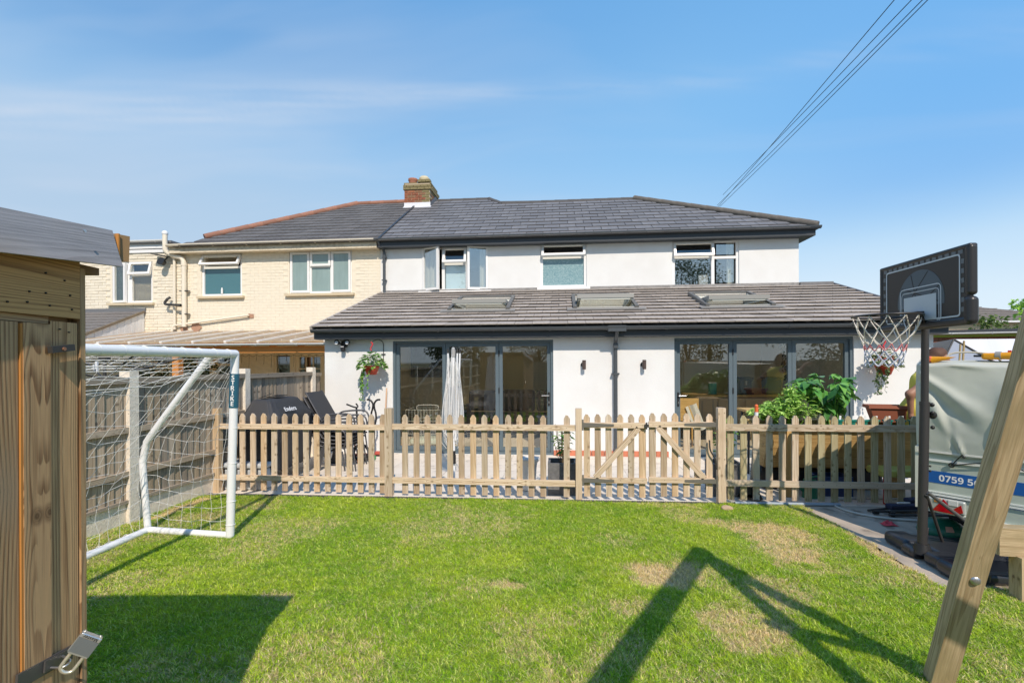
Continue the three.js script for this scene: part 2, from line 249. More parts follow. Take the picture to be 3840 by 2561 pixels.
// half round ridge or hip tiles from a to b
function ridge(roof, a, b, n, r, mats, seed) { const A = V(...a), B = V(...b), d = B.clone().sub(A), L = d.length() / n; d.normalize(); const q = new THREE.Quaternion().setFromUnitVectors(V(0, 1, 0), d); for (let i = 0; i < n; i++) { const c = new THREE.CylinderGeometry(r * 1.06, r * 0.98, L * 1.02, 10, 1, false); const g = c; const p = A.clone().addScaledVector(d, (i + 0.5) * L); const m = put(roof, 'ridge_tile', g, mats[i % mats.length], p.toArray()); m.quaternion.copy(q); } }
function gutter(parent, x0, x1, y, z, r, mat, step = 1.0, name = 'gutter') {
  const s = new THREE.Shape(); s.absarc(0, 0, r, Math.PI, 2 * Math.PI, false); s.lineTo(r - 0.006, 0.004); s.absarc(0, 0, r - 0.006, 2 * Math.PI, Math.PI, true);
  const g = new THREE.ExtrudeGeometry(s, { depth: x1 - x0, bevelEnabled: false, curveSegments: 10 }); g.rotateY(Math.PI / 2); g.translate(x0, y, z); const m = put(parent, name, g, mat);
  const c = []; for (let x = x0 + 0.35; x < x1; x += step) { const s2 = new THREE.Shape(); s2.absarc(0, 0, r + 0.008, Math.PI, 2 * Math.PI, false); s2.absarc(0, 0, r + 0.001, 2 * Math.PI, Math.PI, true); const q = new THREE.ExtrudeGeometry(s2, { depth: 0.035, bevelEnabled: false, curveSegments: 10 }); q.rotateY(Math.PI / 2); q.translate(x, y, z); c.push(q); }
  for (const q of c) put(m, 'bracket', q, mat);
  return m;
}

// ---------------------------------------------------------------- the rendered house with its rear extension
const house = thing('house', 'white rendered house with grey slate roof and single storey rear extension', 'house');
const W1 = [-3.39, -1.73, 3.43, 4.55], W2 = [-0.45, 0.66, 3.47, 4.56], W3 = [2.68, 4.20, 3.41, 4.52];
{
  // upper storey
  put(house, 'wall', [slab([[-4.40, 0], [5.53, 0], [5.53, 4.66], [-4.40, 4.66]], [W1, W2, W3].map(r => rect(...r)).concat([rect(-4.2, 5.4, 0.02, 2.55)]), 0.26, -12.0), bb(5.27, 5.53, 0, 4.66, -19.4, -12.26), bb(-4.40, 5.53, 0, 4.66, -19.66, -19.4), bb(-4.46, -4.40, 0, 4.66, -19.6, -12.0)], M.render);
  // rooms behind the windows
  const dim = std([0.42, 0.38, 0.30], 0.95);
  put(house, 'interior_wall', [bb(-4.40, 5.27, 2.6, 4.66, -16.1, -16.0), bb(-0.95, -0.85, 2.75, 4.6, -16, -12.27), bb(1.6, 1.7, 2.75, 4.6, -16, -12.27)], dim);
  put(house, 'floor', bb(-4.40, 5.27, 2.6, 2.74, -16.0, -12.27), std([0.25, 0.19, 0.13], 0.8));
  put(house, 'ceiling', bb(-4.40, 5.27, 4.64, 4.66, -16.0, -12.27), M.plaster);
  // roof: one front slope, hipped on the right, stepping down where the side extension's ridge starts
  const roof = sub(house, 'roof');
  const E0 = [4.64, -11.66], RM = [6.80, -15.42], RE = [6.44, -14.79];
  const slope = (6.80 - 4.64) / (15.42 - 11.66), Y = z => 4.64 + (-11.66 - z) * slope;
  const P = [[-4.42, Y(-11.66), -11.66], [5.84, Y(-11.66), -11.66], [2.22, Y(-14.8), -14.8], [-1.69, Y(-14.8), -14.8], [-2.19, 6.8, -15.42], [-4.42, 6.8, -15.42], [-4.42, 4.64, -19.9], [5.84, 4.64, -19.9], [2.22, Y(-14.8), -15.4]];
  put(roof, 'underlay', tri(P, [[0, 1, 2, 3, 4, 5], [1, 7, 8, 2], [5, 4, 3, 2, 8, 7, 6], [0, 6, 7, 1], [0, 5, 6]]), M.felt);
  tileRoof(roof, { y0: 4.64, z0: -11.66, y1: Y(-14.75), z1: -14.75, rows: 11, w: 0.40, th: 0.012, lift: 0.022, gap: 0.006, mats: M.slate, seed: 5, lo: t => -4.38, hi: t => lerp(5.82, 2.26, t) - 0.02, rough: 0.4 });
  tileRoof(roof, { y0: Y(-14.77), z0: -14.77, y1: 6.8, z1: -15.42, rows: 2, w: 0.40, th: 0.012, lift: 0.022, gap: 0.006, mats: M.slate, seed: 6, lo: t => -4.38, hi: t => lerp(-1.72, -2.2, t), rough: 0.4 });
  const rm = [grain([0.10, 0.098, 0.10], [0.07, 0.068, 0.068], 8, 301, [1, 1])];
  ridge(roof, [5.83, 4.74, -11.76], [2.22, 6.47, -14.8], 11, 0.085, [grain([0.16, 0.145, 0.125], [0.1, 0.09, 0.08], 8, 303, [1, 1])], 1);
  ridge(roof, [2.22, 6.44, -14.82], [-1.69, 6.44, -14.82], 10, 0.075, rm, 2);
  ridge(roof, [-1.69, 6.44, -14.84], [-2.19, 6.80, -15.42], 2, 0.075, rm, 2);
  ridge(roof, [-2.19, 6.80, -15.43], [-3.85, 6.80, -15.43], 4, 0.07, rm, 2);
  put(roof, 'verge_strip', bar([-4.40, 4.68, -11.68], [-4.40, Y(-14.68) + 0.05, -14.68], 0.05, 0.05, [1, 0, 0]), M.anthracite);
  // eaves
  put(house, 'fascia', [bb(-4.44, 5.78, 4.50, 4.66, -11.78, -11.75), bb(5.75, 5.78, 4.50, 4.66, -19.9, -11.78)], M.anthracite);
  put(house, 'soffit', [bb(-4.44, 5.75, 4.50, 4.525, -12.0, -11.78), bb(5.53, 5.75, 4.50, 4.525, -19.8, -12.0)], M.anthracite);
  gutter(house, -4.50, 5.86, 4.70, -11.69, 0.065, M.gutter, 0.95);
  // little brick courses left bare above two window heads
  const bare = sub(house, 'bare_brickwork');
  for (let i = 0; i < 8; i++) put(bare, 'brick', bx(0.20, 0.035, 0.06, -3.28 + i * 0.208, 4.525, -12.03), M.brick[i % 4]);
  // mortar band above the extension roof
  put(house, 'flashing', [bar([-4.38, 3.40, -11.97], [5.53, 3.41, -11.97], 0.05, 0.13, [0, 0, 1])], M.mortar);
  const dp = put(house, 'downpipe', [rod([-4.34, 3.40, -11.93], [-4.34, 4.42, -11.93], 0.036), tube([[-4.34, 4.42, -11.93], [-4.36, 4.52, -11.88], [-4.40, 4.58, -11.75], [-4.41, 4.68, -11.70]], 0.036, 10)], M.gutter);
  put(dp, 'clip', [bx(0.11, 0.025, 0.09, -4.34, 3.72, -11.94), bx(0.11, 0.025, 0.09, -4.34, 4.28, -11.94)], M.gutter); put(dp, 'shoe', rod([-4.34, 3.46, -11.93], [-4.30, 3.36, -11.84], 0.042), M.gutter);
  // windows of the upper floor
  windowUnit(house, { r: W1, bars: [[-2.90, -2.83, 3.49, 4.49], [-2.30, -2.23, 3.49, 4.49], [-2.83, -2.30, 4.08, 4.14]], panes: [[-2.83, -2.30, 3.49, 4.08, M.glass]], sashes: [[-3.38, -2.88, 3.45, 4.53, 'left', 0.42, M.glassUp], [-2.86, -2.27, 4.10, 4.50, 'top', 0.30], [-2.25, -1.74, 3.45, 4.53, 'right', 0.22, M.glassUp]] });
  windowUnit(house, { r: W2, bars: [[-0.39, 0.60, 4.17, 4.23]], panes: [[-0.39, 0.60, 3.53, 4.17, 'pattern']].map(p => { p[4] = M.pattern = phys({ color: new THREE.Color(1, 1, 1), roughness: 0.3, transmission: 0.25, thickness: 0, map: tex(512, 512, (u, v) => { const a = Math.abs(fbm(u * 24, v * 24, 3, 501) - 0.5), b = Math.abs(fbm(u * 30 + 7, v * 30, 3, 507) - 0.5), k = Math.max(1 - a * 14, 1 - b * 16); return mix3([0.21, 0.38, 0.43], [0.50, 0.66, 0.67], clamp(k)); }, { size: [0.7, 0.7] }), bumpMap: noiseBump, bumpScale: 0.002 }); return p; }), sashes: [[-0.42, 0.63, 4.19, 4.51, 'top', 0.42]] });
  windowUnit(house, { r: W3, bars: [[3.58, 3.65, 3.47, 4.46], [2.74, 3.58, 4.09, 4.15], [3.65, 4.14, 4.08, 4.14]], panes: [[2.74, 3.58, 3.47, 4.09, M.glassUp], [3.70, 4.10, 3.52, 4.08, M.glassUp], [3.70, 4.10, 4.18, 4.42, M.glassUp]], sashes: [[2.70, 3.62, 4.12, 4.48, 'top', 0.30]] });
  put(house, 'trickle_vent', bx(0.26, 0.018, 0.02, 3.9, 4.485, -12.02), M.whitePlastic);
  put(house, 'roller_blind', bb(-2.82, -2.31, 3.50, 4.08, -12.13, -12.125), std([0.50, 0.66, 0.82], 0.8));
  // curtains and a paper on the sill
  const wavy = (x0, x1, y0, y1, z, n, a) => { const g = new THREE.PlaneGeometry(x1 - x0, y1 - y0, 48, 1), p = g.attributes.position; for (let i = 0; i < p.count; i++) p.setZ(i, Math.sin((p.getX(i) / (x1 - x0) + 0.5) * n * 6.283) * a); g.translate((x0 + x1) / 2, (y0 + y1) / 2, z); g.computeVertexNormals(); return g; };
  const cur = phys({ color: new THREE.Color().setRGB(0.78, 0.76, 0.68), roughness: 1, side: THREE.DoubleSide });
  put(house, 'curtain', wavy(-3.36, -3.02, 3.30, 4.5, -12.2, 3, 0.03), cur); put(house, 'curtain', wavy(-1.98, -1.76, 3.30, 4.5, -12.2, 2, 0.03), cur);
  put(house, 'curtain', wavy(3.98, 4.16, 3.30, 4.5, -12.22, 2, 0.03), phys({ color: new THREE.Color().setRGB(0.60, 0.62, 0.56), roughness: 1, side: THREE.DoubleSide }));
  tag(put(scene, 'paper_sheet', bx(0.21, 0.24, 0.004, 3.42, 3.60, -12.13), std([0.8, 0.8, 0.84], 0.9)), 'white sheet of paper propped inside the right upper window', 'paper');
}
{
  // chimney on the party wall, brick by brick
  const ch = sub(house, 'chimney', [-4.3, 6.3, -14.9]); const R = rng(88), at = (g) => { g.translate(4.3, -6.3, 14.9); return g; };
  const x0 = -4.70, x1 = -3.90, z0 = -15.55, z1 = -14.70;
  put(ch, 'mortar_core', at(bb(x0 + 0.012, x1 - 0.012, 6.2, 7.14, z0 + 0.012, z1 - 0.012)), std([0.46, 0.38, 0.28], 1));
  const geoms = {}; const brick = (w, h, d, x, y, z, m) => put(ch, 'brick', geoms[[w.toFixed(3), h, d]] ??= bx(w, h, d), m, [x + 4.3, y - 6.3, z + 14.9], [0, (R() - 0.5) * 0.02, 0]);
  for (let r = 0; r < 10; r++) {
    const y = 6.36 + r * 0.077, ext = r >= 8 ? 0.03 : 0; const yy = r >= 8 ? y + 0.004 : y;
    for (let x = x0 - ext - (r % 2) * 0.11; x < x1 + ext - 0.02; x += 0.222) { const a = Math.max(x, x0 - ext), b = Math.min(x + 0.21, x1 + ext); if (b - a > 0.04) brick(b - a, 0.065, 0.1, (a + b) / 2, yy, z1 + ext - 0.05, r >= 8 || (b > x1 - 0.1 && r > 2) ? M.mossBrick : M.brick[Math.floor(R() * 4)]); }
    for (const sx of [x0 - ext + 0.05, x1 + ext - 0.05]) for (let z = z1 - 0.105 - (r % 2) * 0.11 + ext; z > z0 - ext; z -= 0.222) brick(0.1, 0.065, 0.21, sx, yy, z - 0.105, r >= 8 || R() > 0.4 ? M.mossBrick : M.brick[Math.floor(R() * 4)]);
  }
  put(ch, 'flaunching', at(bb(x0 - 0.02, x1 + 0.02, 7.12, 7.17, z0, z1 - 0.02)), M.mossBrick);
  for (let i = 0; i < 3; i++) put(ch, 'brick', bx(0.12, 0.075, 0.2), M.mossBrick, [-4.22 + 0.13 * i + 4.3, 0.91, 0.12]);
  put(ch, 'chimney_pot', at(new THREE.LatheGeometry([[0.10, 0], [0.12, 0.02], [0.125, 0.18], [0.145, 0.20], [0.145, 0.26], [0.115, 0.26], [0.10, 0.1]].map(p => new THREE.Vector2(...p)), 20).translate(-4.52, 7.12, -15.0)), grain([0.40, 0.16, 0.10], [0.25, 0.12, 0.08], 10, 311, [1, 1]));
  put(ch, 'chimney_pot', at(new THREE.LatheGeometry([[0.12, 0], [0.14, 0.02], [0.145, 0.19], [0.16, 0.22], [0.155, 0.27], [0.11, 0.32], [0, 0.33]].map(p => new THREE.Vector2(...p)), 20).translate(-4.16, 7.12, -15.0)), grain([0.62, 0.55, 0.38], [0.4, 0.34, 0.2], 10, 312, [1, 1])).userData.label = 'pale capped chimney pot';
  put(ch, 'flashing', [at(bb(x0 - 0.01, x1 + 0.01, 6.2, 6.55, z1 - 0.02, z1 + 0.012)), at(bar([x0 - 0.03, 6.415, -14.685], [x1 + 0.03, 6.415, -14.685], 0.14, 0.014, [0, -0.5, 0.87]))], M.leadWhite);
  put(ch, 'side_flashing', at(tri([[x1 + 0.012, 6.36, z1], [x1 + 0.012, 6.56, z1], [x1 + 0.012, 6.98, -15.42], [x1 + 0.012, 6.78, -15.42], [x1 + 0.012, 6.6, z0], [x1 + 0.012, 6.9, z0]], [[0, 3, 2, 1], [3, 4, 5, 2]])), M.lead);
}
{
  // rear extension: walls with two openings
  const D1 = [-3.05, -0.11, 0, 2.06], D2 = [1.99, 4.93, 0, 2.07];
  put(house, 'extension_wall', [slab([[-4.35, 0], [6.17, 0], [6.17, 2.28], [-4.35, 2.28]], [rect(...D1).map(([x, y]) => [x, Math.max(y, 0.004)]), rect(...D2).map(([x, y]) => [x, Math.max(y, 0.004)])], 0.28, -8.80), slab([[9.08, 0], [12.0, 0], [12.0, 3.28], [9.08, 2.36]], [], 0.2).rotateY(Math.PI / 2).translate(-4.15, 0, 0), slab([[9.08, 0], [12.0, 0], [12.0, 3.28], [9.08, 2.36]], [], 0.2).rotateY(Math.PI / 2).translate(6.17, 0, 0), bb(5.53, 6.165, 0, 3.28, -12.26, -12.002)], M.render);
  const plinth = sub(house, 'brick_plinth', [0, 0, -8.8]); for (let i = 0; i < 9; i++) for (let j = 0; j < 1; j++) put(plinth, 'brick', bx(0.21, 0.09, 0.05), std([0.55, 0.19, 0.11].map(c => c * (0.9 + 0.2 * hash2(i, j, 3))), 0.9), [-0.0 + i * 0.222, 0.05, 0.006]);
  // roof with three openings for the roof windows
  const roof = sub(house, 'extension_roof'), y0 = 2.275, z0 = -8.48, y1 = 3.40, z1 = -12.0, a = Math.atan2(y1 - y0, z0 - z1), L = Math.hypot(y1 - y0, z0 - z1);
  const S = [[-2.15, -1.02], [0.32, 1.46], [2.79, 3.95]], sz0 = -9.64, sz1 = -10.84, s0 = (z0 - sz0) / (z0 - z1) * L, s1 = (z0 - sz1) / (z0 - z1) * L;
  const holes = S.map(([p, q]) => rect(p, q, s0, s1));
  const lay = (g, up) => { g.rotateX(a - Math.PI / 2); g.translate(0, y0 + up * Math.cos(a), z0 + up * Math.sin(a)); return g; };
  put(roof, 'deck', lay(slab(rect(-4.30, 6.12, 0.50, L), holes, 0.14), -0.02), M.plaster);
  put(roof, 'underlay', lay(slab(rect(-4.42, 6.24, 0.02, L), holes, 0.006), -0.008), M.felt);
  tileRoof(roof, { y0, z0, y1, z1, rows: 12, w: 0.305, th: 0.018, lift: 0.042, gap: 0.003, mats: M.extTile, seed: 9, lo: t => -4.43, hi: t => 6.26, rough: 1.2, cut: z => z < -9.6 && z > -10.9 ? S.map(([l, r]) => [l - 0.05, r + 0.05]) : [] });
  for (let i = 0; i < 12; i++) { const t = (i + 0.5) / 12; put(roof, 'verge_tile', bx(0.05, 0.085, L / 12 * 1.04), M.extTile[3 - i % 2], [-4.445, y0 + (y1 - y0) * t + 0.005, z0 + (z1 - z0) * t], [a, 0, 0]); put(roof, 'verge_tile', bx(0.05, 0.085, L / 12 * 1.04), M.slate[0], [6.275, y0 + (y1 - y0) * t + 0.02, z0 + (z1 - z0) * t], [a, 0, 0]); }
  put(roof, 'top_tile', bx(0.72, 0.09, 0.3), M.slate[1], [5.88, 3.43, -12.05]);
  // roof windows, each tilted open about its middle
  S.forEach(([p, q], i) => {
    const cz = (sz0 + sz1) / 2, t = (z0 - cz) / (z0 - z1), cy = y0 + (y1 - y0) * t, w = q - p, len = s1 - s0, rw = sub(house, 'roof_window', [(p + q) / 2, cy, cz]);
    const fr = [bx(0.07, 0.10, len + 0.12, -w / 2 - 0.015, 0.06, 0), bx(0.07, 0.10, len + 0.12, w / 2 + 0.015, 0.06, 0), bx(w - 0.05, 0.10, 0.07, 0, 0.06, -len / 2 - 0.02), bx(w - 0.05, 0.05, 0.07, 0, 0.035, len / 2 + 0.02)];
    put(rw, 'frame', fr, std([0.14, 0.14, 0.135], 0.5), null, [a, 0, 0]);
    put(rw, 'lining', [bx(0.02, 0.24, len, -w / 2 + 0.012, -0.05, 0), bx(0.02, 0.24, len, w / 2 - 0.012, -0.05, 0), bx(w - 0.05, 0.24, 0.02, 0, -0.05, -len / 2 + 0.012), bx(w - 0.05, 0.24, 0.02, 0, -0.05, len / 2 - 0.012)], std([0.86, 0.86, 0.80], 0.6), null, [a, 0, 0]);
    put(rw, 'flashing_apron', bx(w + 0.34, 0.006, 0.22, 0, 0.055, len / 2 + 0.13), std([0.25, 0.235, 0.21], 0.5), null, [a - 0.02, 0, 0]);
    const ang = [0.02, -0.075, 0.03][i], sash = put(rw, 'sash', [bx(0.06, 0.075, len - 0.05, -w / 2 + 0.06, 0, 0), bx(0.06, 0.075, len - 0.05, w / 2 - 0.06, 0, 0), bx(w - 0.18, 0.075, 0.07, 0, 0, -len / 2 + 0.06), bx(w - 0.18, 0.075, 0.09, 0, 0, len / 2 - 0.07)], std([0.30, 0.30, 0.28], 0.45), [0, 0.05, 0], [ang, 0, 0]);
    put(sash, 'pane', bx(w - 0.16, 0.008, len - 0.16, 0, 0.0, 0), M.glass);
    put(sash, 'inner_bars', [bx(w - 0.2, 0.03, 0.05, 0, -0.05, len / 2 - 0.07), bx(0.05, 0.03, len - 0.2, -w / 2 + 0.07, -0.05, 0), bx(0.05, 0.03, len - 0.2, w / 2 - 0.07, -0.05, 0)], std([0.8, 0.8, 0.72], 0.6));
  });
  // eaves, gutter, downpipe
  put(house, 'extension_fascia', bb(-4.44, 6.24, 2.09, 2.24, -8.60, -8.57), M.anthracite); put(house, 'extension_soffit', bb(-4.44, 6.24, 2.09, 2.112, -8.80, -8.60), M.anthracite);
  gutter(house, -4.45, 6.26, 2.262, -8.50, 0.06, M.gutter, 0.98, 'extension_gutter');
  const dp = put(house, 'extension_downpipe', [rod([0.975, 0.02, -8.745], [0.975, 1.9, -8.745], 0.035), bx(0.075, 0.09, 0.09, 0.975, 1.94, -8.73), tube([[0.975, 1.95, -8.735], [0.975, 2.03, -8.70], [0.975, 2.09, -8.58], [0.975, 2.19, -8.50]], 0.035, 10), bx(0.30, 0.10, 0.10, 0.975, 2.225, -8.50)], M.gutter);
  put(dp, 'clip', bx(0.13, 0.03, 0.1, 0.975, 1.45, -8.76), M.gutter);
  // bifold doors
  const bifold = (x0, x1, y1, divs, handles, hinges) => {
    const d = sub(house, 'bifold_door', [x0, 0, -8.86]), at = g => g.translate(-x0, 0, 8.86); const z = -8.86;
    put(d, 'frame', [bb(x0, x0 + 0.045, 0.05, y1 - 0.045, z - 0.07, z + 0.035), bb(x1 - 0.045, x1, 0.05, y1 - 0.045, z - 0.07, z + 0.035), bb(x0, x1, y1 - 0.045, y1, z - 0.07, z + 0.035), bb(x0, x1, 0.0, 0.05, z - 0.07, z + 0.045)].map(at), M.door);
    const e = [x0 + 0.045, ...divs, x1 - 0.045], y0 = 0.054, ye = y1 - 0.049;
    for (let i = 0; i < 3; i++) {
      const a = e[i] + 0.003, b = e[i + 1] - 0.003, k = 0.062; const leaf = put(d, 'leaf', [bb(a, a + k, y0, ye, z - 0.06, z), bb(b - k, b, y0, ye, z - 0.06, z), bb(a + k, b - k, y0, y0 + k + 0.01, z - 0.06, z), bb(a + k, b - k, ye - k, ye, z - 0.06, z)].map(at), M.door);
      put(leaf, 'pane', at(bb(a + k, b - k, y0 + k + 0.01, ye - k, z - 0.035, z - 0.027)), M.glass);
    }
    for (const [hx, s] of handles) { const h = put(d, 'handle', [at(bb(hx - 0.016, hx + 0.016, 0.88, 1.12, z, z + 0.014))], M.black); put(h, 'lever', [rod([hx, 1.06, z + 0.01], [hx, 1.06, z + 0.05], 0.009), rod([hx, 1.06, z + 0.045], [hx + s * 0.13, 1.06, z + 0.045], 0.009)].map(at), M.steel); put(h, 'lock_barrel', at(bb(hx - 0.008, hx + 0.008, 0.92, 0.96, z + 0.012, z + 0.022)), M.steel); }
    for (const hx of hinges) for (const hy of [0.4, 1.15, 1.82]) put(d, 'hinge', at(rod([hx, hy - 0.05, z + 0.006], [hx, hy + 0.05, z + 0.006], 0.011)), M.black);
  };
  bifold(-3.05, -0.11, 2.06, [-2.07, -1.09], [[-0.19, -1]], [-1.09]); bifold(1.99, 4.93, 2.07, [2.99, 3.965], [[2.065, 1]], [2.99]);
  // rooms behind the doors
  const wallM = std([0.74, 0.65, 0.43], 0.95);
  put(house, 'extension_floor', bb(-4.15, 5.97, -0.04, 0.02, -13.5, -8.95), std([0.60, 0.52, 0.41], 0.6));
  put(house, 'extension_partition', [bb(0.85, 1.0, 0.02, 2.25, -13.49, -9.08), bb(0.85, 1.0, 2.25, 2.6, -13.49, -10.0), bb(-4.2, 6.0, 0.02, 2.62, -13.6, -13.5), bb(-4.3, -4.2, 0.02, 2.62, -13.5, -12.26), bb(5.4, 5.5, 0.02, 2.62, -13.5, -12.26)], wallM);
  put(house, 'extension_ceiling', bb(-4.3, 5.5, 2.56, 2.6, -13.5, -12.27), M.plaster);
}
// ---------------------------------------------------------------- the attached cream neighbour
const nb = thing('neighbour_house', 'cream painted brick house joined to the left of the white one', 'house');
{
  const N1 = [-6.87, -5.21, 3.43, 4.52], N2 = [-9.27, -8.15, 3.41, 4.51], N3 = [-11.80, -10.65, 3.27, 4.36], G1 = [-7.30, -6.82, 0.9, 1.92], G2 = [-6.72, -5.9, 0.05, 1.94], G3 = [-8.95, -8.42, 0.9, 1.95], G4 = [-9.6, -9.02, 0.05, 1.98];
  put(nb, 'wall', [slab([[-14, 0], [-4.46, 0], [-4.46, 4.66], [-14, 4.66]], [N1, N2, N3, G1, G2, G3, G4].map(r => rect(...r)), 0.25, -12.0), bb(-14, -13.8, 0, 4.66, -19.4, -12.25), bb(-14, -4.46, 0, 4.66, -19.6, -19.4)], M.creamWall);
  // painted bricks: each laid proud of its joint, the first three hundred in view as parts
  const face = sub(nb, 'brick_face', [-9, 3, -12]), R = rng(14), rest = [], geos = {}; let n = 0;
  const inside = (a, b, y) => [N1, N2, N3, G1, G2, G3, G4].some(r => b > r[0] && a < r[1] && y > r[2] - 0.06 && y < r[3] + 0.05);
  const rows = [];
  for (let r = 16; r < 62; r++) for (let x = -13.2 - (r % 2) * 0.1125; x < -4.52; x += 0.225) rows.push([x, r]);
  rows.sort((p, q) => (p[0] < -9.9 && p[1] > 34 ? 0 : 1) - (q[0] < -9.9 && q[1] > 34 ? 0 : 1) || q[1] - p[1]);
  for (const [x, r] of rows) {
    const y = r * 0.075 + 0.04, a = x, b = Math.min(x + 0.218, -4.47); if (inside(a, b, y) || y > 4.62) continue;
    let aa = a, b2 = b; const rough = x < -9.9, off = rough ? (R() - 0.5) * 0.012 : -0.007 + (R() - 0.5) * 0.003;
    const hgt = rough ? 0.062 + R() * 0.007 : 0.069 + R() * 0.003, g = geos[`${(b2 - aa).toFixed(2)},${hgt.toFixed(3)}`] ??= bx(b2 - aa, hgt, 0.02), m = M.creamBrick[Math.floor(R() * 3)];
    const q = [(aa + b2) / 2 + 9, y - 3, 0.004 + off];
    if (n < 300) { put(face, 'brick', g, m, q); n++; } else { const c = g.clone(); c.translate(...q); rest.push(c); }
  }
  put(face, 'bricks', rest, M.creamBrick[0]).userData.kind = 'stuff';
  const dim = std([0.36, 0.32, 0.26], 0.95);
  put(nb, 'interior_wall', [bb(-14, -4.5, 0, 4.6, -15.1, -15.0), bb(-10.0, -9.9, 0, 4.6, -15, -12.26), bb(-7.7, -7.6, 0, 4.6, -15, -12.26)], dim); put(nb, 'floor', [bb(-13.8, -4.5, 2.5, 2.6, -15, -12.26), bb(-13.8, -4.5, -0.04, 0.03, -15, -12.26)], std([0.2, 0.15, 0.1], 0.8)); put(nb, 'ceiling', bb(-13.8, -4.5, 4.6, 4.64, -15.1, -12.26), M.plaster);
  // windows
  const net = phys({ color: new THREE.Color().setRGB(0.50, 0.60, 0.60), roughness: 0.2, transmission: 0.1, thickness: 0, map: tex(256, 256, (u, v) => mix3([0.60, 0.68, 0.66], [0.40, 0.47, 0.44], clamp(fbm(u * 4, v * 14, 4, 601) * 1.3 - 0.2) * 0.6 + (Math.abs((v * 9) % 1 - 0.5) < 0.06 ? 0.15 : 0))), clearcoat: 1, clearcoatRoughness: 0.02 });
  net.map.repeat.set(0.8, 0.8);
  const cill = std([0.62, 0.52, 0.36], 0.8);
  windowUnit(nb, { r: N1, sillMat: cill, bars: [[-6.36, -6.29, 3.49, 4.46], [-5.79, -5.72, 3.49, 4.46], [-6.29, -5.79, 4.10, 4.16]], panes: [[-6.29, -5.79, 3.49, 4.10, net]], sashes: [[-6.84, -6.33, 3.46, 4.49, 'left', 0, net], [-6.31, -5.77, 4.13, 4.49, 'top', 0, net], [-5.75, -5.24, 3.46, 4.49, 'right', 0, net]] });
  const teal = phys({ color: new THREE.Color().setRGB(0.06, 0.17, 0.20), roughness: 0.35, clearcoat: 1, clearcoatRoughness: 0.15, bumpMap: noiseBump, bumpScale: 0.003 });
  windowUnit(nb, { r: N2, sillMat: cill, bars: [[-9.21, -8.21, 4.13, 4.19]], panes: [[-9.21, -8.21, 3.47, 4.13, teal]], sashes: [[-9.25, -8.18, 4.16, 4.47, 'top', 0.5]] });
  const bottles = thing('toiletry_bottle', 'white bottle standing on the sill of the teal bathroom window', 'bottle', [-8.72, 3.475, -12.055]); put(bottles, 'body', new THREE.CylinderGeometry(0.024, 0.026, 0.12, 12).translate(0, 0.06, 0.03), M.whitePlastic); put(bottles, 'cap', new THREE.CylinderGeometry(0.012, 0.02, 0.04, 12).translate(0, 0.14, 0.03), M.whitePlastic);
  windowUnit(nb, { r: N3, sillMat: cill, bars: [[-11.33, -11.26, 3.33, 4.30], [-11.26, -10.71, 3.98, 4.04], [-11.44, -11.33, 3.33, 4.30]], panes: [[-11.26, -10.71, 3.33, 3.98], [-11.74, -11.44, 3.33, 4.30, glassy([0.35, 0.55, 0.45])]], sashes: [[-11.78, -11.38, 3.29, 4.33, 'left', 0.12], [-11.30, -10.67, 4.0, 4.34, 'top', 0.25]] });
  // venetian blind in the left window
  const blind = sub(nb, 'blind', [-11.2, 3.3, -12.14]); for (let i = 0; i < 33; i++) put(blind, 'slat', bx(1.04, 0.002, 0.025), M.creamPaint, [0, 0.02 + i * 0.030, 0], [0.5, 0, 0]);
  windowUnit(nb, { r: G1, mat: M.creamPaint, sill: 0, panes: [[-7.24, -6.88, 0.96, 1.86]] });
  windowUnit(nb, { r: G3, mat: M.creamPaint, sill: 0, bars: [[-8.89, -8.48, 1.60, 1.67]], panes: [[-8.89, -8.48, 0.96, 1.60], [-8.89, -8.48, 1.67, 1.89]] });
  windowUnit(nb, { r: G4, mat: M.creamPaint, sill: 0, panes: [[-9.54, -9.08, 0.11, 1.92]] });
  const dr = sub(nb, 'glazed_door', [-6.3, 0.05, -12.03]); const at = g => g.translate(6.3, -0.05, 12.03); const dg = [bb(-6.72, -6.62, 0.05, 1.94, -12.09, -12.02), bb(-6.06, -5.9, 0.05, 1.94, -12.09, -12.02), bb(-6.62, -6.06, 1.82, 1.94, -12.09, -12.02), bb(-6.62, -6.06, 0.05, 0.9, -12.09, -12.02)]; for (const x of [-6.45, -6.26]) dg.push(bb(x - 0.012, x + 0.012, 0.9, 1.82, -12.08, -12.035)); for (const y of [1.2, 1.52]) dg.push(bb(-6.62, -6.06, y - 0.012, y + 0.012, -12.081, -12.034)); put(dr, 'frame', dg.map(at), M.creamPaint); put(dr, 'pane', at(bb(-6.62, -6.06, 0.9, 1.82, -12.066, -12.06)), M.glass);
  // main roof: slope with a hip down to the left
  const roof = sub(nb, 'roof'); const slope = (6.80 - 4.64) / (15.42 - 11.66), Y = z => 4.64 + (-11.66 - z) * slope;
  const P = [[-9.80, 4.64, -11.66], [-4.42, 4.64, -11.66], [-4.42, 6.79, -15.40], [-6.47, 6.75, -15.36], [-4.42, 4.64, -19.9], [-9.80, 4.64, -19.9], [-6.47, 6.75, -15.6]];
  put(roof, 'underlay', tri(P, [[0, 1, 2, 3], [0, 3, 6, 5], [6, 2, 4, 5], [0, 5, 4, 1], [1, 4, 2]]), M.felt);
  tileRoof(roof, { y0: 4.64, z0: -11.66, y1: 6.76, z1: -15.38, rows: 14, w: 0.335, th: 0.022, mats: M.nbTile, seed: 19, lo: t => lerp(-9.77, -6.50, t) + 0.03, hi: t => -4.44 });
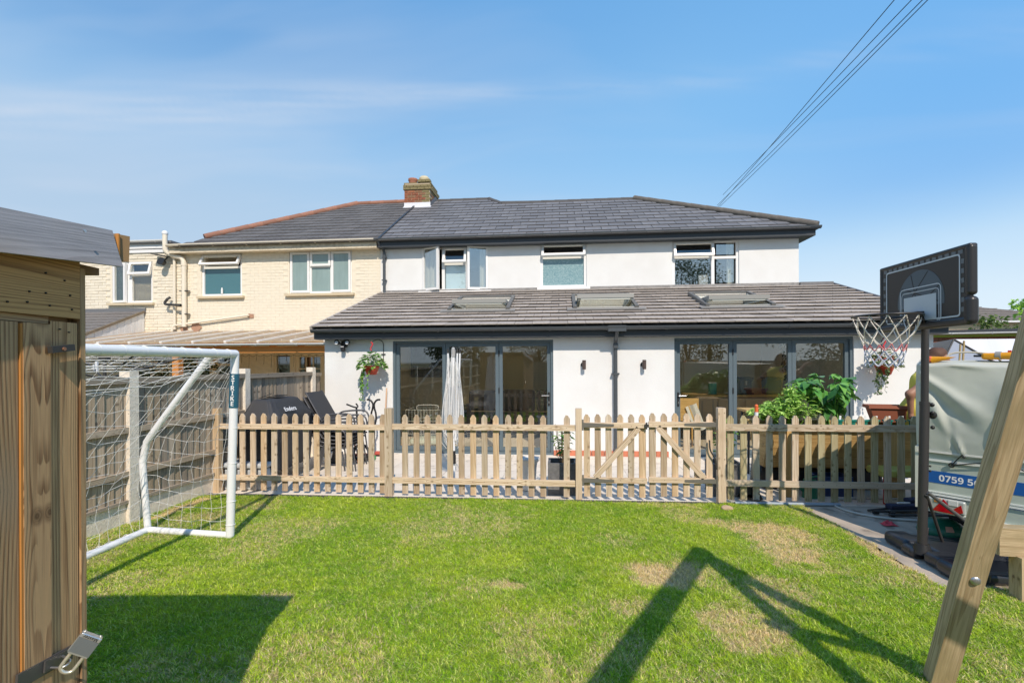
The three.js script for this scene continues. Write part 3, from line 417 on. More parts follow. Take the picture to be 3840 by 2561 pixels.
  const red = [0, 1].map(k => grain([0.36, 0.16, 0.105].map(q => q * (0.85 + 0.2 * k)), [0.22, 0.15, 0.11], 12, 320 + k, [0.6, 0.6]));
  ridge(roof, [-9.36, 5.02, -12.24], [-6.47, 6.80, -15.36], 12, 0.085, red, 3); ridge(roof, [-6.47, 6.80, -15.38], [-4.70, 6.82, -15.40], 4, 0.075, red, 4);
  const cream = std([0.80, 0.73, 0.60], 0.5), dirty = grain([0.72, 0.64, 0.50], [0.40, 0.33, 0.22], 14, 330, [1, 0.4]);
  put(nb, 'fascia', bb(-9.98, -4.47, 4.50, 4.645, -11.78, -11.75), dirty); put(nb, 'soffit', bb(-9.98, -4.47, 4.50, 4.525, -12.0, -11.78), dirty); gutter(nb, -9.98, -4.50, 4.705, -11.69, 0.06, cream, 0.9);
  // flat roofed part further left
  put(nb, 'flat_roof', bb(-14, -10.0, 4.80, 4.86, -16, -11.86), M.lead); put(nb, 'flat_fascia', [bb(-14, -10.25, 4.68, 4.80, -11.98, -11.93), bb(-14, -10.25, 4.58, 4.66, -11.99, -11.95)], M.whitePlastic); gutter(nb, -14, -10.15, 4.88, -11.86, 0.055, M.whitePlastic, 0.8, 'flat_gutter');
  // soil stack and pipes
  const stack = put(nb, 'soil_stack', [tube([[-10.1, 5.0, -11.78], [-10.1, 4.72, -11.78], [-10.08, 4.55, -11.80], [-9.92, 4.45, -11.88], [-9.74, 4.40, -11.90], [-9.685, 4.26, -11.91], [-9.685, 4.1, -11.91]], 0.06, 12), rod([-9.685, 2.62, -11.91], [-9.685, 4.1, -11.91], 0.058), rod([-9.685, 4.2, -11.91], [-9.685, 4.28, -11.91], 0.07)], cream);
  put(stack, 'cowl', new THREE.SphereGeometry(0.075, 14, 8).translate(-10.1, 5.02, -11.78), M.whitePlastic); put(nb, 'downpipe', [rod([-9.97, 2.56, -11.93], [-9.97, 4.35, -11.93], 0.034), tube([[-9.97, 4.35, -11.93], [-10.0, 4.5, -11.9], [-10.1, 4.6, -11.86]], 0.034, 8)], cream);
  put(nb, 'waste_pipe', [rod([-9.93, 2.66, -11.92], [-7.92, 2.90, -11.92], 0.026), tube([[-9.93, 2.66, -11.92], [-10.0, 2.62, -11.91], [-10.02, 2.5, -11.9]], 0.03, 8)], cream);
  for (const y of [3.55, 2.95]) put(nb, 'pipe_clip', bx(0.24, 0.02, 0.1, -9.68, y, -11.92), M.iron);
  const patch = (x, y, s) => { const g = new THREE.CircleGeometry(s, 9), p = g.attributes.position, R2 = rng(x * 999 | 0); for (let i = 1; i < p.count; i++) { const k = 0.65 + 0.5 * R2(); p.setXY(i, p.getX(i) * k, p.getY(i) * k * 0.8); } g.translate(x, y, -11.972); return put(nb, 'bare_patch', g, std([0.42, 0.25, 0.17], 0.95)); };
  patch(-7.9, 2.88, 0.10); patch(-9.4, 2.62, 0.17); patch(-9.75, 2.56, 0.12);
  // wall camera and old bracket
  const cam = thing('floodlight', 'black floodlight under the eaves beside the cream soil pipe', 'floodlight', [-10.15, 4.42, -11.9]); put(cam, 'hood', bx(0.42, 0.02, 0.2, -0.12, 0.05, 0.06, [0.15, 0, -0.22]), M.iron); put(cam, 'lamp', new THREE.CylinderGeometry(0.1, 0.07, 0.12, 16).rotateX(1.3).translate(-0.05, -0.13, 0.1), M.black); put(cam, 'arm', rod([0, 0, 0], [0.03, -0.08, 0.1], 0.02), M.iron);
  const br = thing('pipe_bracket', 'rusty dark bracket hooked round the cream pipe', 'bracket', [-9.8, 3.15, -11.9]); put(br, 'arm', tube([[0.1, 0.02, 0.08], [-0.2, 0.04, 0.08], [-0.36, 0.07, 0.07], [-0.30, 0.19, 0.05], [-0.26, 0.24, 0]], 0.032, 8), M.iron);
  // tiled lean-to with white clad cheek
  const lt = thing('side_lean_to', 'small tiled lean-to roof with white panelled side on the cream house', 'lean-to', [-11.8, 2.2, -12]); const lat = g => g.translate(11.8, -2.2, 12);
  put(lt, 'underlay', lat(tri([[-13.6, 3.02, -12], [-10.85, 3.02, -12], [-10.85, 2.28, -10.26], [-13.6, 2.28, -10.26]], [[0, 3, 2, 1]])), M.felt);
  const lr = sub(lt, 'roof', [11.8, -2.2, 12]); tileRoof(lr, { y0: 2.30, z0: -10.26, y1: 3.02, z1: -11.96, rows: 8, w: 0.3, th: 0.022, mats: [grain([0.20, 0.185, 0.175], [0.12, 0.11, 0.10], 12, 340, [0.6, 0.6])], seed: 23, lo: t => -13.4, hi: t => -10.85 });
  put(lt, 'flashing', lat(bar([-13.4, 3.07, -11.97], [-10.82, 3.07, -11.97], 0.12, 0.05, [0, 1, 0])), M.lead); put(lt, 'barge_board', lat(bar([-10.84, 3.04, -11.97], [-10.84, 2.31, -10.24], 0.03, 0.06, [1, 0, 0])), grain([0.25, 0.2, 0.14], [0.15, 0.12, 0.08], 9, 342, [1, 1]));
  for (let i = 0; i < 17; i++) { const z = -11.97 + i * 0.1, yt = 3.0 - (z + 11.97) * 0.425, yb = 2.22; if (yt - yb > 0.03) put(lt, 'cladding_board', lat(bb(-10.875, -10.86 + 0.004 * (i % 2), yb, yt, z + 0.002, z + 0.096)), M.whitePlastic); }
}
{
  // lean-to canopy over the neighbour's terrace: ribbed sheets on orange timbers
  const c = thing('terrace_canopy', 'beige ribbed plastic canopy on orange timber beams behind the left fence', 'canopy', [-8, 0, -9.4]); const at = g => g.translate(8, 0, 9.4);
  const za = -11.97, ya = 2.50, zb = -9.32, yb = 2.085, sheetM = phys({ color: new THREE.Color().setRGB(0.86, 0.76, 0.60), roughness: 1, transmission: 0.72, thickness: 0, specularIntensity: 0.15, map: blotch([1, 0.95, 0.86], [0.72, 0.6, 0.42], 8, 0.8, 350, [1.5, 1.5]) });
  for (let i = 0; i < 12; i++) { const x0 = -13.0 + i * 0.70, x1 = x0 + 0.69; put(c, 'roof_sheet', at(bar([(x0 + x1) / 2, ya, za], [(x0 + x1) / 2, yb, zb], x1 - x0, 0.012, [1, 0, 0])), sheetM); put(c, 'glazing_bar', at(bar([x1 + 0.005, ya + 0.012, za], [x1 + 0.005, yb + 0.012, zb], 0.055, 0.05, [1, 0, 0])), std([0.86, 0.83, 0.77], 0.5)); if (i < 12) { const sc = []; for (let k = 0; k < 5; k++) sc.push(new THREE.SphereGeometry(0.011, 8, 6).translate((x0 + x1) / 2 + 8, lerp(ya, yb, (k + 0.5) / 5) + 0.01, lerp(za, zb, (k + 0.5) / 5) + 9.4)); put(c, 'fixing_cap', sc, M.creamPaint); } }
  put(c, 'beam', at(bb(-13.2, -4.52, 1.875, 2.0, -9.46, -9.41)), M.orangeWood); for (let i = 0; i < 15; i++) put(c, 'rafter', at(bar([-13 + i * 0.6, ya - 0.06, za], [-13 + i * 0.6, yb - 0.055, zb - 0.1], 0.05, 0.09, [1, 0, 0])), M.orangeWood);
  for (const x of [-7.82, -11.6]) put(c, 'post', at(bb(x - 0.07, x + 0.07, 0, 1.875, -9.5, -9.37)), M.orangeWood);
  gutter(c, -13.2 + 8, -4.5 + 8, 2.06, -9.30 + 9.4, 0.045, M.whitePlastic, 0.85);
  const lights = thing('string_lights', 'dangling icicle string lights along the cream wall under the canopy', 'string lights', [-6.9, 1.88, -11.9]); const R = rng(33), wires = [], bulbs = []; for (let i = 0; i < 16; i++) { const x = -2.0 + i * 0.2, l = 0.08 + R() * 0.3; wires.push(tube([[x, 0, 0], [x + 0.015, -l * 0.5, 0.02], [x - 0.01, -l, 0]], 0.004, 4)); bulbs.push(new THREE.SphereGeometry(0.014, 6, 5).translate(x - 0.01, -l, 0)); if (i) wires.push(tube([[x - 0.2, 0, 0], [x - 0.1, -0.04, 0], [x, 0, 0]], 0.004, 4)); } put(lights, 'wire', wires, M.black); put(lights, 'bulbs', bulbs, std([0.7, 0.65, 0.55], 0.3)).userData.kind = 'stuff';
}
// ---------------------------------------------------------------- boarded boundary fence on the left
{
  const f = thing('boundary_fence', 'weathered closeboard fence with pale concrete posts along the left side', 'fence', [-4.42, 0, -6.5]); const at = g => g.translate(4.42, 0, 6.5); const R = rng(4);
  const posts = [12.12, 10.25, 8.38, 6.51, 4.64, 2.77, 0.9, -0.98, -2.85, -4.70, -6.57, -8.46], variants = [0, 1, 2, 3].map(() => { const s = new THREE.Shape(); s.moveTo(0, 0); s.lineTo(0.007, 0); s.lineTo(0.026, 0.112); s.lineTo(0, 0.112); const g = new THREE.ExtrudeGeometry(s, { depth: 1.22, bevelEnabled: false }); g.rotateX(-Math.PI / 2); const uv = g.attributes.uv, p = g.attributes.position, o = R() * 5, o2 = R() * 5; for (let i = 0; i < uv.count; i++) uv.setXY(i, p.getY(i) + o, p.getZ(i) + p.getX(i) + o2); return g; });
  for (const z of posts) { const p = bb(-4.50, -4.385, -0.1, 1.585, z - 0.062, z + 0.05); put(f, 'post', at(p), M.concretePost); }
  for (let i = 0; i + 1 < posts.length + 1; i++) {
    const z1 = posts[i] - 0.065, z0 = (posts[i + 1] ?? -8.80) + 0.052; if (z1 - z0 < 0.1) continue; const dy = i < 9 ? 0 : i < 10 ? 0 : i < 11 ? -0.01 : -0.03;
    put(f, 'gravel_board', at(bb(-4.475, -4.43, -0.05, 0.23, z0, z1)), M.concretePost);
    for (let z = z1 - 0.005; z > z0 + 0.04; z -= 0.098) put(f, 'board', variants[Math.floor(R() * 4)], M.fence[Math.floor(R() * 5)], [-0.027 + (R() - 0.5) * 0.003, 0.235 + dy, z + 6.5], [0, 0, (R() - 0.5) * 0.004]);
    put(f, 'top_capping', at(bb(-4.475, -4.385, 1.455 + dy, 1.515 + dy, z0, z1)), M.fence[1]);
    for (const y of [0.53, 0.98]) put(f, 'rail', at(bb(-4.435, -4.392, y - 0.03 + dy, y + 0.028 + dy, z0, z1)), M.fence[2]);
    put(f, 'base_rail', at(bb(-4.44, -4.40, 0.232, 0.262, z0, z1)), M.fence[0]);
  }
}
// ---------------------------------------------------------------- picket fence and gates
const picketGeo = [0, 1, 2, 3, 4, 5].map(k => { const w = 0.069, h = 0.985, s = new THREE.Shape(); const R = rng(900 + k); s.moveTo(-w / 2, 0); s.lineTo(w / 2, 0); s.lineTo(w / 2, h - 0.042); s.lineTo(0.012, h - 0.004 - R() * 0.004); s.lineTo(-0.012, h - 0.003 * R()); s.lineTo(-w / 2, h - 0.042 - 0.003 * R()); const g = new THREE.ExtrudeGeometry(s, { depth: 0.018, bevelEnabled: true, bevelSize: 0.0015, bevelThickness: 0.0015, bevelSegments: 1 }); g.translate(0, 0, -0.018); const uv = g.attributes.uv, p = g.attributes.position, o = R() * 5, o2 = R() * 5; for (let i = 0; i < uv.count; i++) uv.setXY(i, p.getY(i) + o, p.getX(i) + p.getZ(i) + o2); return g; });
const pR = rng(61);
function picket(parent, x, y, z, mats, s = 1) { const k = Math.floor(pR() * 6); const m = put(parent, 'picket', picketGeo[k], mats[Math.floor(pR() * mats.length)], [x, y + (pR() - 0.5) * 0.006, z + (pR() - 0.5) * 0.003], [0, (pR() - 0.5) * 0.02, (pR() - 0.5) * 0.012]); m.scale.y = s; return m; }
const nails = (parent, xs, ys, z, m = M.iron) => put(parent, 'nail', xs.flatMap(x => ys.map(y => new THREE.CylinderGeometry(0.0035, 0.0035, 0.003, 6).rotateX(Math.PI / 2).translate(x, y + (pR() - 0.5) * 0.012, z))), m);
{
  const zf = -5.955, run = (label, x0, x1, px, py, rails, mats, posts) => {
    const f = thing('picket_fence', label, 'fence', [(x0 + x1) / 2, 0, zf]); const ox = (x0 + x1) / 2;
    for (const x of px) picket(f, x - ox, py, -0.024, mats); for (const [a, b, lo, hi] of rails) { put(f, 'rail', bb(a - ox, b - ox, lo, hi, -0.022, 0.016), mats === M.picket ? M.rail[Math.floor(pR() * 2)] : mats[Math.floor(pR() * 2)]); nails(f, px.filter(x => x > a && x < b).map(x => x - ox), [(lo + hi) / 2], 0.017); }
    for (const [x, h, m, w = 0.088] of posts) put(f, 'post', bx(w, h, 0.085, x - ox, h / 2, -0.01 + 0.002 * (h * 10 % 3)), m); return f;
  };
  const L = Array.from({ length: 15 }, (_, i) => -4.21 + i * 0.1428), K = Array.from({ length: 13 }, (_, i) => -1.92 + i * 0.1432 + 0.0).concat([0.08]).filter(x => x < 0.15).filter((x, i, a) => !i || x - a[i - 1] > 0.08);
  run('left picket fence section in front of the covered barbecue', -4.4, -2.07, L.filter(x => x < -2.18), 0.03, [[-4.35, -2.165, 0.82, 0.885], [-4.35, -2.165, 0.165, 0.23]], M.picket, [[-4.40, 1.08, M.post, 0.10], [-2.115, 1.095, M.picket[1], 0.092]]);
  run('middle picket fence section in front of the folded washing line', -2.07, 0.26, K, 0.028, [[-2.07, 0.185, 0.83, 0.90], [-2.07, 0.185, 0.165, 0.235]], M.picket, [[0.225, 1.10, M.picket[2], 0.074]]);
  run('right picket fence section in front of the timber planter', 1.83, 4.25, Array.from({ length: 16 }, (_, i) => 1.99 + i * 0.1435), 0.04, [[1.915, 4.25, 0.85, 0.925], [1.915, 4.25, 0.205, 0.275]], [M.picket[0], M.picket[1], M.picketGreen[0], M.picketGreen[1], M.picketGreen[2]], [[1.873, 1.115, M.picket[2], 0.088]]);
  const gate = (label, x0, px, py, brace, hingeX, dir, extra) => {
    const g = thing('picket_gate', label, 'gate', [x0, 0, zf]); for (const x of px) picket(g, x - x0, py, -0.024, M.picket);
    const a = px[0] - 0.05 - x0, b = px.at(-1) + 0.05 - x0; const up = py + 0.825, lo = py + 0.17; put(g, 'rail', bb(a, b, up, up + 0.062, -0.022, 0.014), M.rail[0]); put(g, 'rail', bb(a, b, lo, lo + 0.062, -0.022, 0.014), M.rail[1]); nails(g, px.map(x => x - x0), [up + 0.03, lo + 0.03], 0.0155);
    put(g, 'brace', bar([brace[0] - x0, lo + 0.062, -0.003], [brace[1] - x0, up, -0.003], 0.066, 0.034, [1, 0, 0]), M.picket[2]);
    for (const y of [up + 0.035, lo + 0.03]) { const s = new THREE.Shape(); s.moveTo(0, -0.028); s.lineTo(0, 0.028); s.lineTo(dir * 0.36, 0.012); s.lineTo(dir * 0.36, -0.012); const h = new THREE.ExtrudeGeometry(s, { depth: 0.005, bevelEnabled: false }); h.translate(hingeX - x0, y, 0.017); put(g, 'hinge', [h, bx(0.03, 0.13, 0.02, hingeX - x0 - dir * 0.012, y, 0.018)], std([0.15, 0.14, 0.12], 0.6)); }
    extra?.(g, x0); return g;
  };
  gate('left half of the picket double gate with brace rising right', 0.28, [0.325, 0.455, 0.585, 0.715, 0.845, 0.975], 0.045, [0.42, 0.93], 0.28, 1, (g, x0) => { put(g, 'end_stile', bb(0.975 - x0 - 0.035, 0.975 - x0 + 0.045, 0.21, 0.87, -0.045, -0.03), M.picket[0]); put(g, 'latch', [rod([1.02 - x0, 0.86, 0.02], [1.02 - x0, 0.94, 0.03], 0.008), bx(0.05, 0.035, 0.02, 1.02 - x0, 0.90, 0.022)], M.iron); });
  gate('right half of the picket double gate with brace falling right', 1.78, [1.095, 1.225, 1.355, 1.485, 1.61, 1.745], 0.06, [1.68, 1.15], 1.815, -1, (g, x0) => { put(g, 'end_stile', bb(1.095 - x0 - 0.04, 1.095 - x0 + 0.04, 0.23, 0.89, -0.045, -0.03), M.picket[0]); put(g, 'bolt', tube([[1.735 - x0, 0.74, 0.022], [1.745 - x0, 0.62, 0.024], [1.80 - x0, 0.52, 0.024], [1.815 - x0, 0.40, 0.02]], 0.009, 6), M.iron); });
}
// ---------------------------------------------------------------- mown grass: tufts of blades, straw coloured where the lawn has dried out
const dryness = (x, z) => {
  let d = ss(0.50, 0.72, fbm(x * 1.5 + 20, z * 1.5, 4, 701)) * 0.38;
  for (const [px, pz, rx, rz, k] of [[0.85, -3.92, 0.42, 0.26, 1.1], [2.0, -4.9, 0.42, 0.35, 0.95], [1.95, -4.4, 0.3, 0.4, 0.9], [1.65, -5.2, 0.35, 0.14, 0.7], [1.55, -3.65, 0.3, 0.3, 0.7], [1.1, -3.15, 0.32, 0.3, 0.8], [0.45, -3.35, 0.2, 0.14, 0.6], [-0.38, -3.6, 0.16, 0.09, 0.8], [-2.75, -4.0, 0.35, 0.2, 0.2], [-3.9, -4.9, 0.4, 0.2, 0.6], [-3.9, -3.6, 0.25, 0.5, 0.5], [2.72, -4.6, 0.1, 0.6, 0.9], [-4.3, -5.2, 0.12, 0.6, 1.0], [-3.4, -5.3, 0.3, 0.15, 0.5], [-2.0, -3.3, 0.15, 0.08, 0.7]]) { const q = ((x - px) / rx) ** 2 + ((z - pz) / rz) ** 2; d = Math.max(d, k * ss(1.3, 0.25, q + (fbm(x * 7, z * 7, 3, 707) - 0.5) * 1.6)); }
  return d;
};
{
  // thatch and bare soil under the blades, straw where the lawn is dry
  M.soil.map = tex(1024, 640, (u, v) => { const x = -4.5 + u * 8, z = -1.5 - v * 4.5, d = clamp(dryness(x, z) * 1.2), n = fbm(x * 16, z * 16, 4, 811), f = vn(x * 90, z * 90, 6); return mix3(mix3([0.06, 0.085, 0.02], [0.15, 0.14, 0.06], n), mix3([0.40, 0.30, 0.16], [0.66, 0.51, 0.29], clamp(n * 0.8 + f * 0.5)), d); }, { size: [8, 4.5] }); M.soil.map.offset.set(4.5 / 8, -1.5 / 4.5);
  const R = rng(500), blades = [], kinds = 4, geos = [];
  for (let k = 0; k < kinds; k++) {
    const pos = [], nor = [], col = [];
    for (let b = 0; b < 7; b++) {
      const a = R() * 6.283, r = R() * 0.022, x = Math.cos(a) * r, z = Math.sin(a) * r, t = R() * 6.283, w = 0.0016 + R() * 0.0014, h = 0.018 + R() * 0.022, ln = (0.4 + R() * 1.1) * h, dx = Math.cos(t), dz = Math.sin(t), la = R() * 6.283, lx = Math.cos(la) * ln, lz = Math.sin(la) * ln;
      const A = [x - dx * w, 0, z - dz * w], B = [x + dx * w, 0, z + dz * w], C = [x + dx * w * 0.8 + lx * 0.4, h * 0.65, z + dz * w * 0.8 + lz * 0.4], D = [x - dx * w * 0.8 + lx * 0.4, h * 0.65, z - dz * w * 0.8 + lz * 0.4], T = [x + lx, h, z + lz];
      pos.push(...A, ...B, ...C, ...A, ...C, ...D, ...D, ...C, ...T); const s = R() < 0.2 ? 1.35 : 0.5 + R() * 0.7, sb = s * (0.7 + 0.6 * R()); for (let i = 0; i < 9; i++) col.push(s, s, sb);
    }
    const g = new THREE.BufferGeometry(); g.setAttribute('position', new THREE.BufferAttribute(new Float32Array(pos), 3)); g.setAttribute('color', new THREE.BufferAttribute(new Float32Array(col), 3)); g.computeVertexNormals(); geos.push(g);
  }
  const gm = phys({ color: 0xffffff, roughness: 1, transmission: 0.4, thickness: 0, ior: 1.3, vertexColors: true, side: THREE.DoubleSide });
  const edge = z => z < -5.95 ? -9 : z > -3.85 ? 9 : z > -4.1 ? 2.75 : z < -5.4 ? 2.73 : 2.77;
  const spots = geos.map(() => []); let tries = 0;
  while (tries++ < 270000) {
    const z = -6.0 + R() * 4.3, x = -4.45 + R() * 8.6; const front = -5.72 - 0.02 * (x + 4.4) * 1.1;
    if (z < front - 0.02 + (fbm(x * 9, 1, 2, 3) - 0.5) * 0.07 || x > edge(z) + (fbm(z * 7, 3, 3, 9) - 0.5) * 0.12) continue;
    const dist = Math.hypot(x, z); if (Math.abs(x + 0.1 * -z) > -z * 1.09 + 0.25) continue; if (dist > 4 && R() < (dist - 4) * 0.12) continue;
    const d = clamp(dryness(x, z)); if (R() < d * 0.5) continue; spots[Math.floor(R() * kinds)].push([x, z, d]);
  }
  const m4 = new THREE.Matrix4(), q = new THREE.Quaternion(), c = new THREE.Color();
  const lush = [0.27, 0.50, 0.015], mid = [0.54, 0.68, 0.035], pale = [0.80, 0.83, 0.26], straw = [0.95, 0.76, 0.45];
  spots.forEach((list, k) => {
    const im = new THREE.InstancedMesh(geos[k], gm, list.length); im.name = numbered('grass'); im.userData = { kind: 'stuff', label: 'short mown grass of the sunlit back lawn', category: 'grass' };
    list.forEach(([x, z, d], i) => {
      q.setFromAxisAngle(V(0, 1, 0), R() * 6.283); const s = (0.75 + R() * 0.5) * (1 - 0.3 * d); m4.compose(V(x, 0, z), q, V(s, s * (0.8 + 0.5 * fbm(x * 3, z * 3, 3, 77)), s)); im.setMatrixAt(i, m4);
      let t = mix3(lush, mid, clamp(fbm(x * 2.2, z * 2.2, 4, 801) * 1.3 + fbm(x * 14, z * 14, 3, 805) * 1.1 - 0.7 + (R() - 0.5) * 0.7)); if (R() < 0.22) t = mix3(t, pale, 0.8); if (R() < d * 1.0) t = mix3(t, straw, 0.65 + 0.35 * R()); im.setColorAt(i, c.setRGB(...t));
    });
    im.castShadow = im.receiveShadow = true; scene.add(im);
  });
}
// ---------------------------------------------------------------- garden shed, close on the left; local -z runs away from the viewer
const TURN = 5.5 * Math.PI / 180;
{
  const s = thing('garden_shed', 'brown timber shed with grey weathered roof board at the left edge', 'shed', [0, 0, 0], TURN);
  const xw = -1.12, zr = -1.279, R = rng(7);
  // door boards, door frame board, corner trim
  const cols = [[-1.273, -1.199, -0.003, M.shed[1]], [-1.192, -1.126, 0.004, M.shed[0]], [-1.119, -1.03, -0.002, M.shed[2]], [-1.024, -0.93, 0.003, M.shed[0]], [-0.925, -0.84, -0.004, M.shed[1]]];
  for (const [z0, z1, o, m] of cols) put(s, 'board', bb(xw - 0.022, xw + o, 0.04, z0 < -1.2 ? 1.757 : 1.748, z0, z1), m);
  for (const z of [-1.1235, -1.0275]) put(s, 'board_edge', bb(xw - 0.016, xw + 0.002, 0.04, 1.745, z - 0.0025, z + 0.0025), M.shedRaw);
  put(s, 'carcass', bb(-2.6, xw - 0.023, 0.0, 1.90, -1.262, 1.3), M.shed[2]);
  put(s, 'corner_trim', bb(xw - 0.03, xw + 0.002, 0.03, 1.90, -1.292, -1.277), M.shed[2]);
  put(s, 'end_wall', bb(-2.6, xw - 0.03, 0.03, 1.90, -1.29, -1.265), M.shed[0]);
  for (const [y0, y1] of [[1.768, 1.838], [1.8385, 1.935]]) put(s, 'header_board', bb(xw - 0.02, xw + 0.003, y0, y1, -1.275, 0.6), M.shedHeader);
  const nl = []; for (const [y, z] of [[1.79, -1.25], [1.793, -1.19], [1.795, -1.135], [1.79, -1.09], [1.825, -1.245], [1.822, -1.18], [1.82, -1.14], [1.86, -1.23], [1.87, -1.18]]) nl.push(new THREE.CylinderGeometry(0.0022, 0.0022, 0.004, 8).rotateZ(Math.PI / 2).translate(xw + 0.004, y, z)); for (const [y, z] of [[1.738, -1.22], [1.732, -1.245], [1.73, -1.06]]) nl.push(new THREE.CylinderGeometry(0.0018, 0.0018, 0.004, 8).rotateZ(Math.PI / 2).translate(xw + 0.001, y, z)); put(s, 'nail', nl, M.dark);
  put(s, 'frame_strip', bb(xw - 0.02, xw - 0.006, 1.75, 1.767, -1.197, 0.6), M.shed[2]);
  // roof: sheet rising gently away, with its weathered edge board
  const rise = 0.1; const edge = (x, y, z, t, h) => bar([x, y, z], [x, y + rise * 1.7, z - 1.7], t, h, [1, 0, 0]);
  const yR = 1.92, zR = -1.361; const prof = [[0.010, 0], [0.003, 0.03], [-0.004, 0.06], [-0.013, 0.096], [-0.03, 0.098], [-0.010, -0.003]];
  { const sheet = o => { const g = new THREE.PlaneGeometry(2.2, 0.098, 1, 14); g.rotateY(Math.PI / 2); g.translate(0, 0.049, 1.1); const p = g.attributes.position, uv = g.attributes.uv; for (let i = 0; i < p.count; i++) { const t = p.getY(i) / 0.098; p.setX(i, 0.010 - 0.022 * Math.pow(t, 0.85) - o); uv.setXY(i, p.getZ(i) + 0.31, p.getY(i) + 0.12); } g.computeVertexNormals(); return g; }; const g = join([sheet(0), sheet(0.016), tri([[0.010, 0, 0], [-0.018, 0.098, 0], [-0.034, 0.098, 0], [-0.006, 0, 0]], [[0, 1, 2, 3]]), tri([[0.010, 0, 0], [0.010, 0, 2.2], [-0.006, 0, 2.2], [-0.006, 0, 0]], [[0, 1, 2, 3]]), tri([[-0.018, 0.098, 0], [-0.018, 0.098, 2.2], [-0.034, 0.098, 2.2], [-0.034, 0.098, 0]], [[0, 1, 2, 3]])]); g.rotateX(Math.atan(rise)); put(s, 'roof_edge_board', g, M.shedRoof, [-1.082, yR, zR]); }
  put(s, 'roof', [bx(1.50, 0.02, 2.2, -1.86, 0, 0)].map(g => { g.rotateX(Math.atan(rise)); g.translate(0, 1.985 - 0.112, -1.355 + 1.1); return g; }), M.shedRoof);
  put(s, 'roof_end_board', tri([[-1.095, 2.012, -1.363], [-1.080, 2.012, -1.395], [-1.083, 1.94, -1.395], [-1.098, 1.94, -1.363], [-2.6, 2.012, -1.363], [-2.6, 2.012, -1.395], [-2.6, 1.94, -1.395], [-2.6, 1.94, -1.363]], [[0, 3, 2, 1], [0, 1, 5, 4], [3, 7, 6, 2], [1, 2, 6, 5], [0, 4, 7, 3]]), std([0.30, 0.19, 0.09], 0.8)); put(s, 'board_edge', bb(-1.0945, -1.0855, 1.945, 2.012, -1.3665, -1.3615), M.shedRaw);
  put(s, 'soffit_batten', bb(-2.5, -1.145, 1.897, 1.917, -1.368, -1.295), std([0.24, 0.14, 0.065], 0.85));  // deep brown timber, with the shade under the overhang put into its colour
  { const sc = put(s, 'screw', new THREE.CylinderGeometry(0.004, 0.004, 0.003, 12).rotateZ(Math.PI / 2), M.steel, [-1.069, 1.985, -1.235]); }
  // turn button
  const tb = put(s, 'turn_button', bar([xw + 0.012, 1.686, -1.182], [xw + 0.012, 1.694, -1.243], 0.012, 0.016, [1, 0, 0]), M.iron); put(tb, 'screw', new THREE.CylinderGeometry(0.0045, 0.0045, 0.004, 10).rotateZ(Math.PI / 2).translate(xw + 0.019, 1.689, -1.212), std([0.4, 0.2, 0.12], 0.5, { metalness: 0.6 }));
  // hasp and staple
  put(s, 'hasp', [bar([xw + 0.005, 0.938, -1.105], [xw + 0.005, 0.926, -1.245], 0.006, 0.034, [1, 0, 0]), bar([xw + 0.011, 0.936, -1.165], [xw + 0.011, 0.929, -1.235], 0.004, 0.026, [1, 0, 0])], std([0.11, 0.105, 0.10], 0.5, { metalness: 0.4 }));
  put(s, 'staple', tube([[xw + 0.01, 0.926, -1.180], [xw + 0.040, 0.926, -1.182], [xw + 0.042, 0.932, -1.198], [xw + 0.008, 0.936, -1.212]], 0.003, 8), M.steel);
}
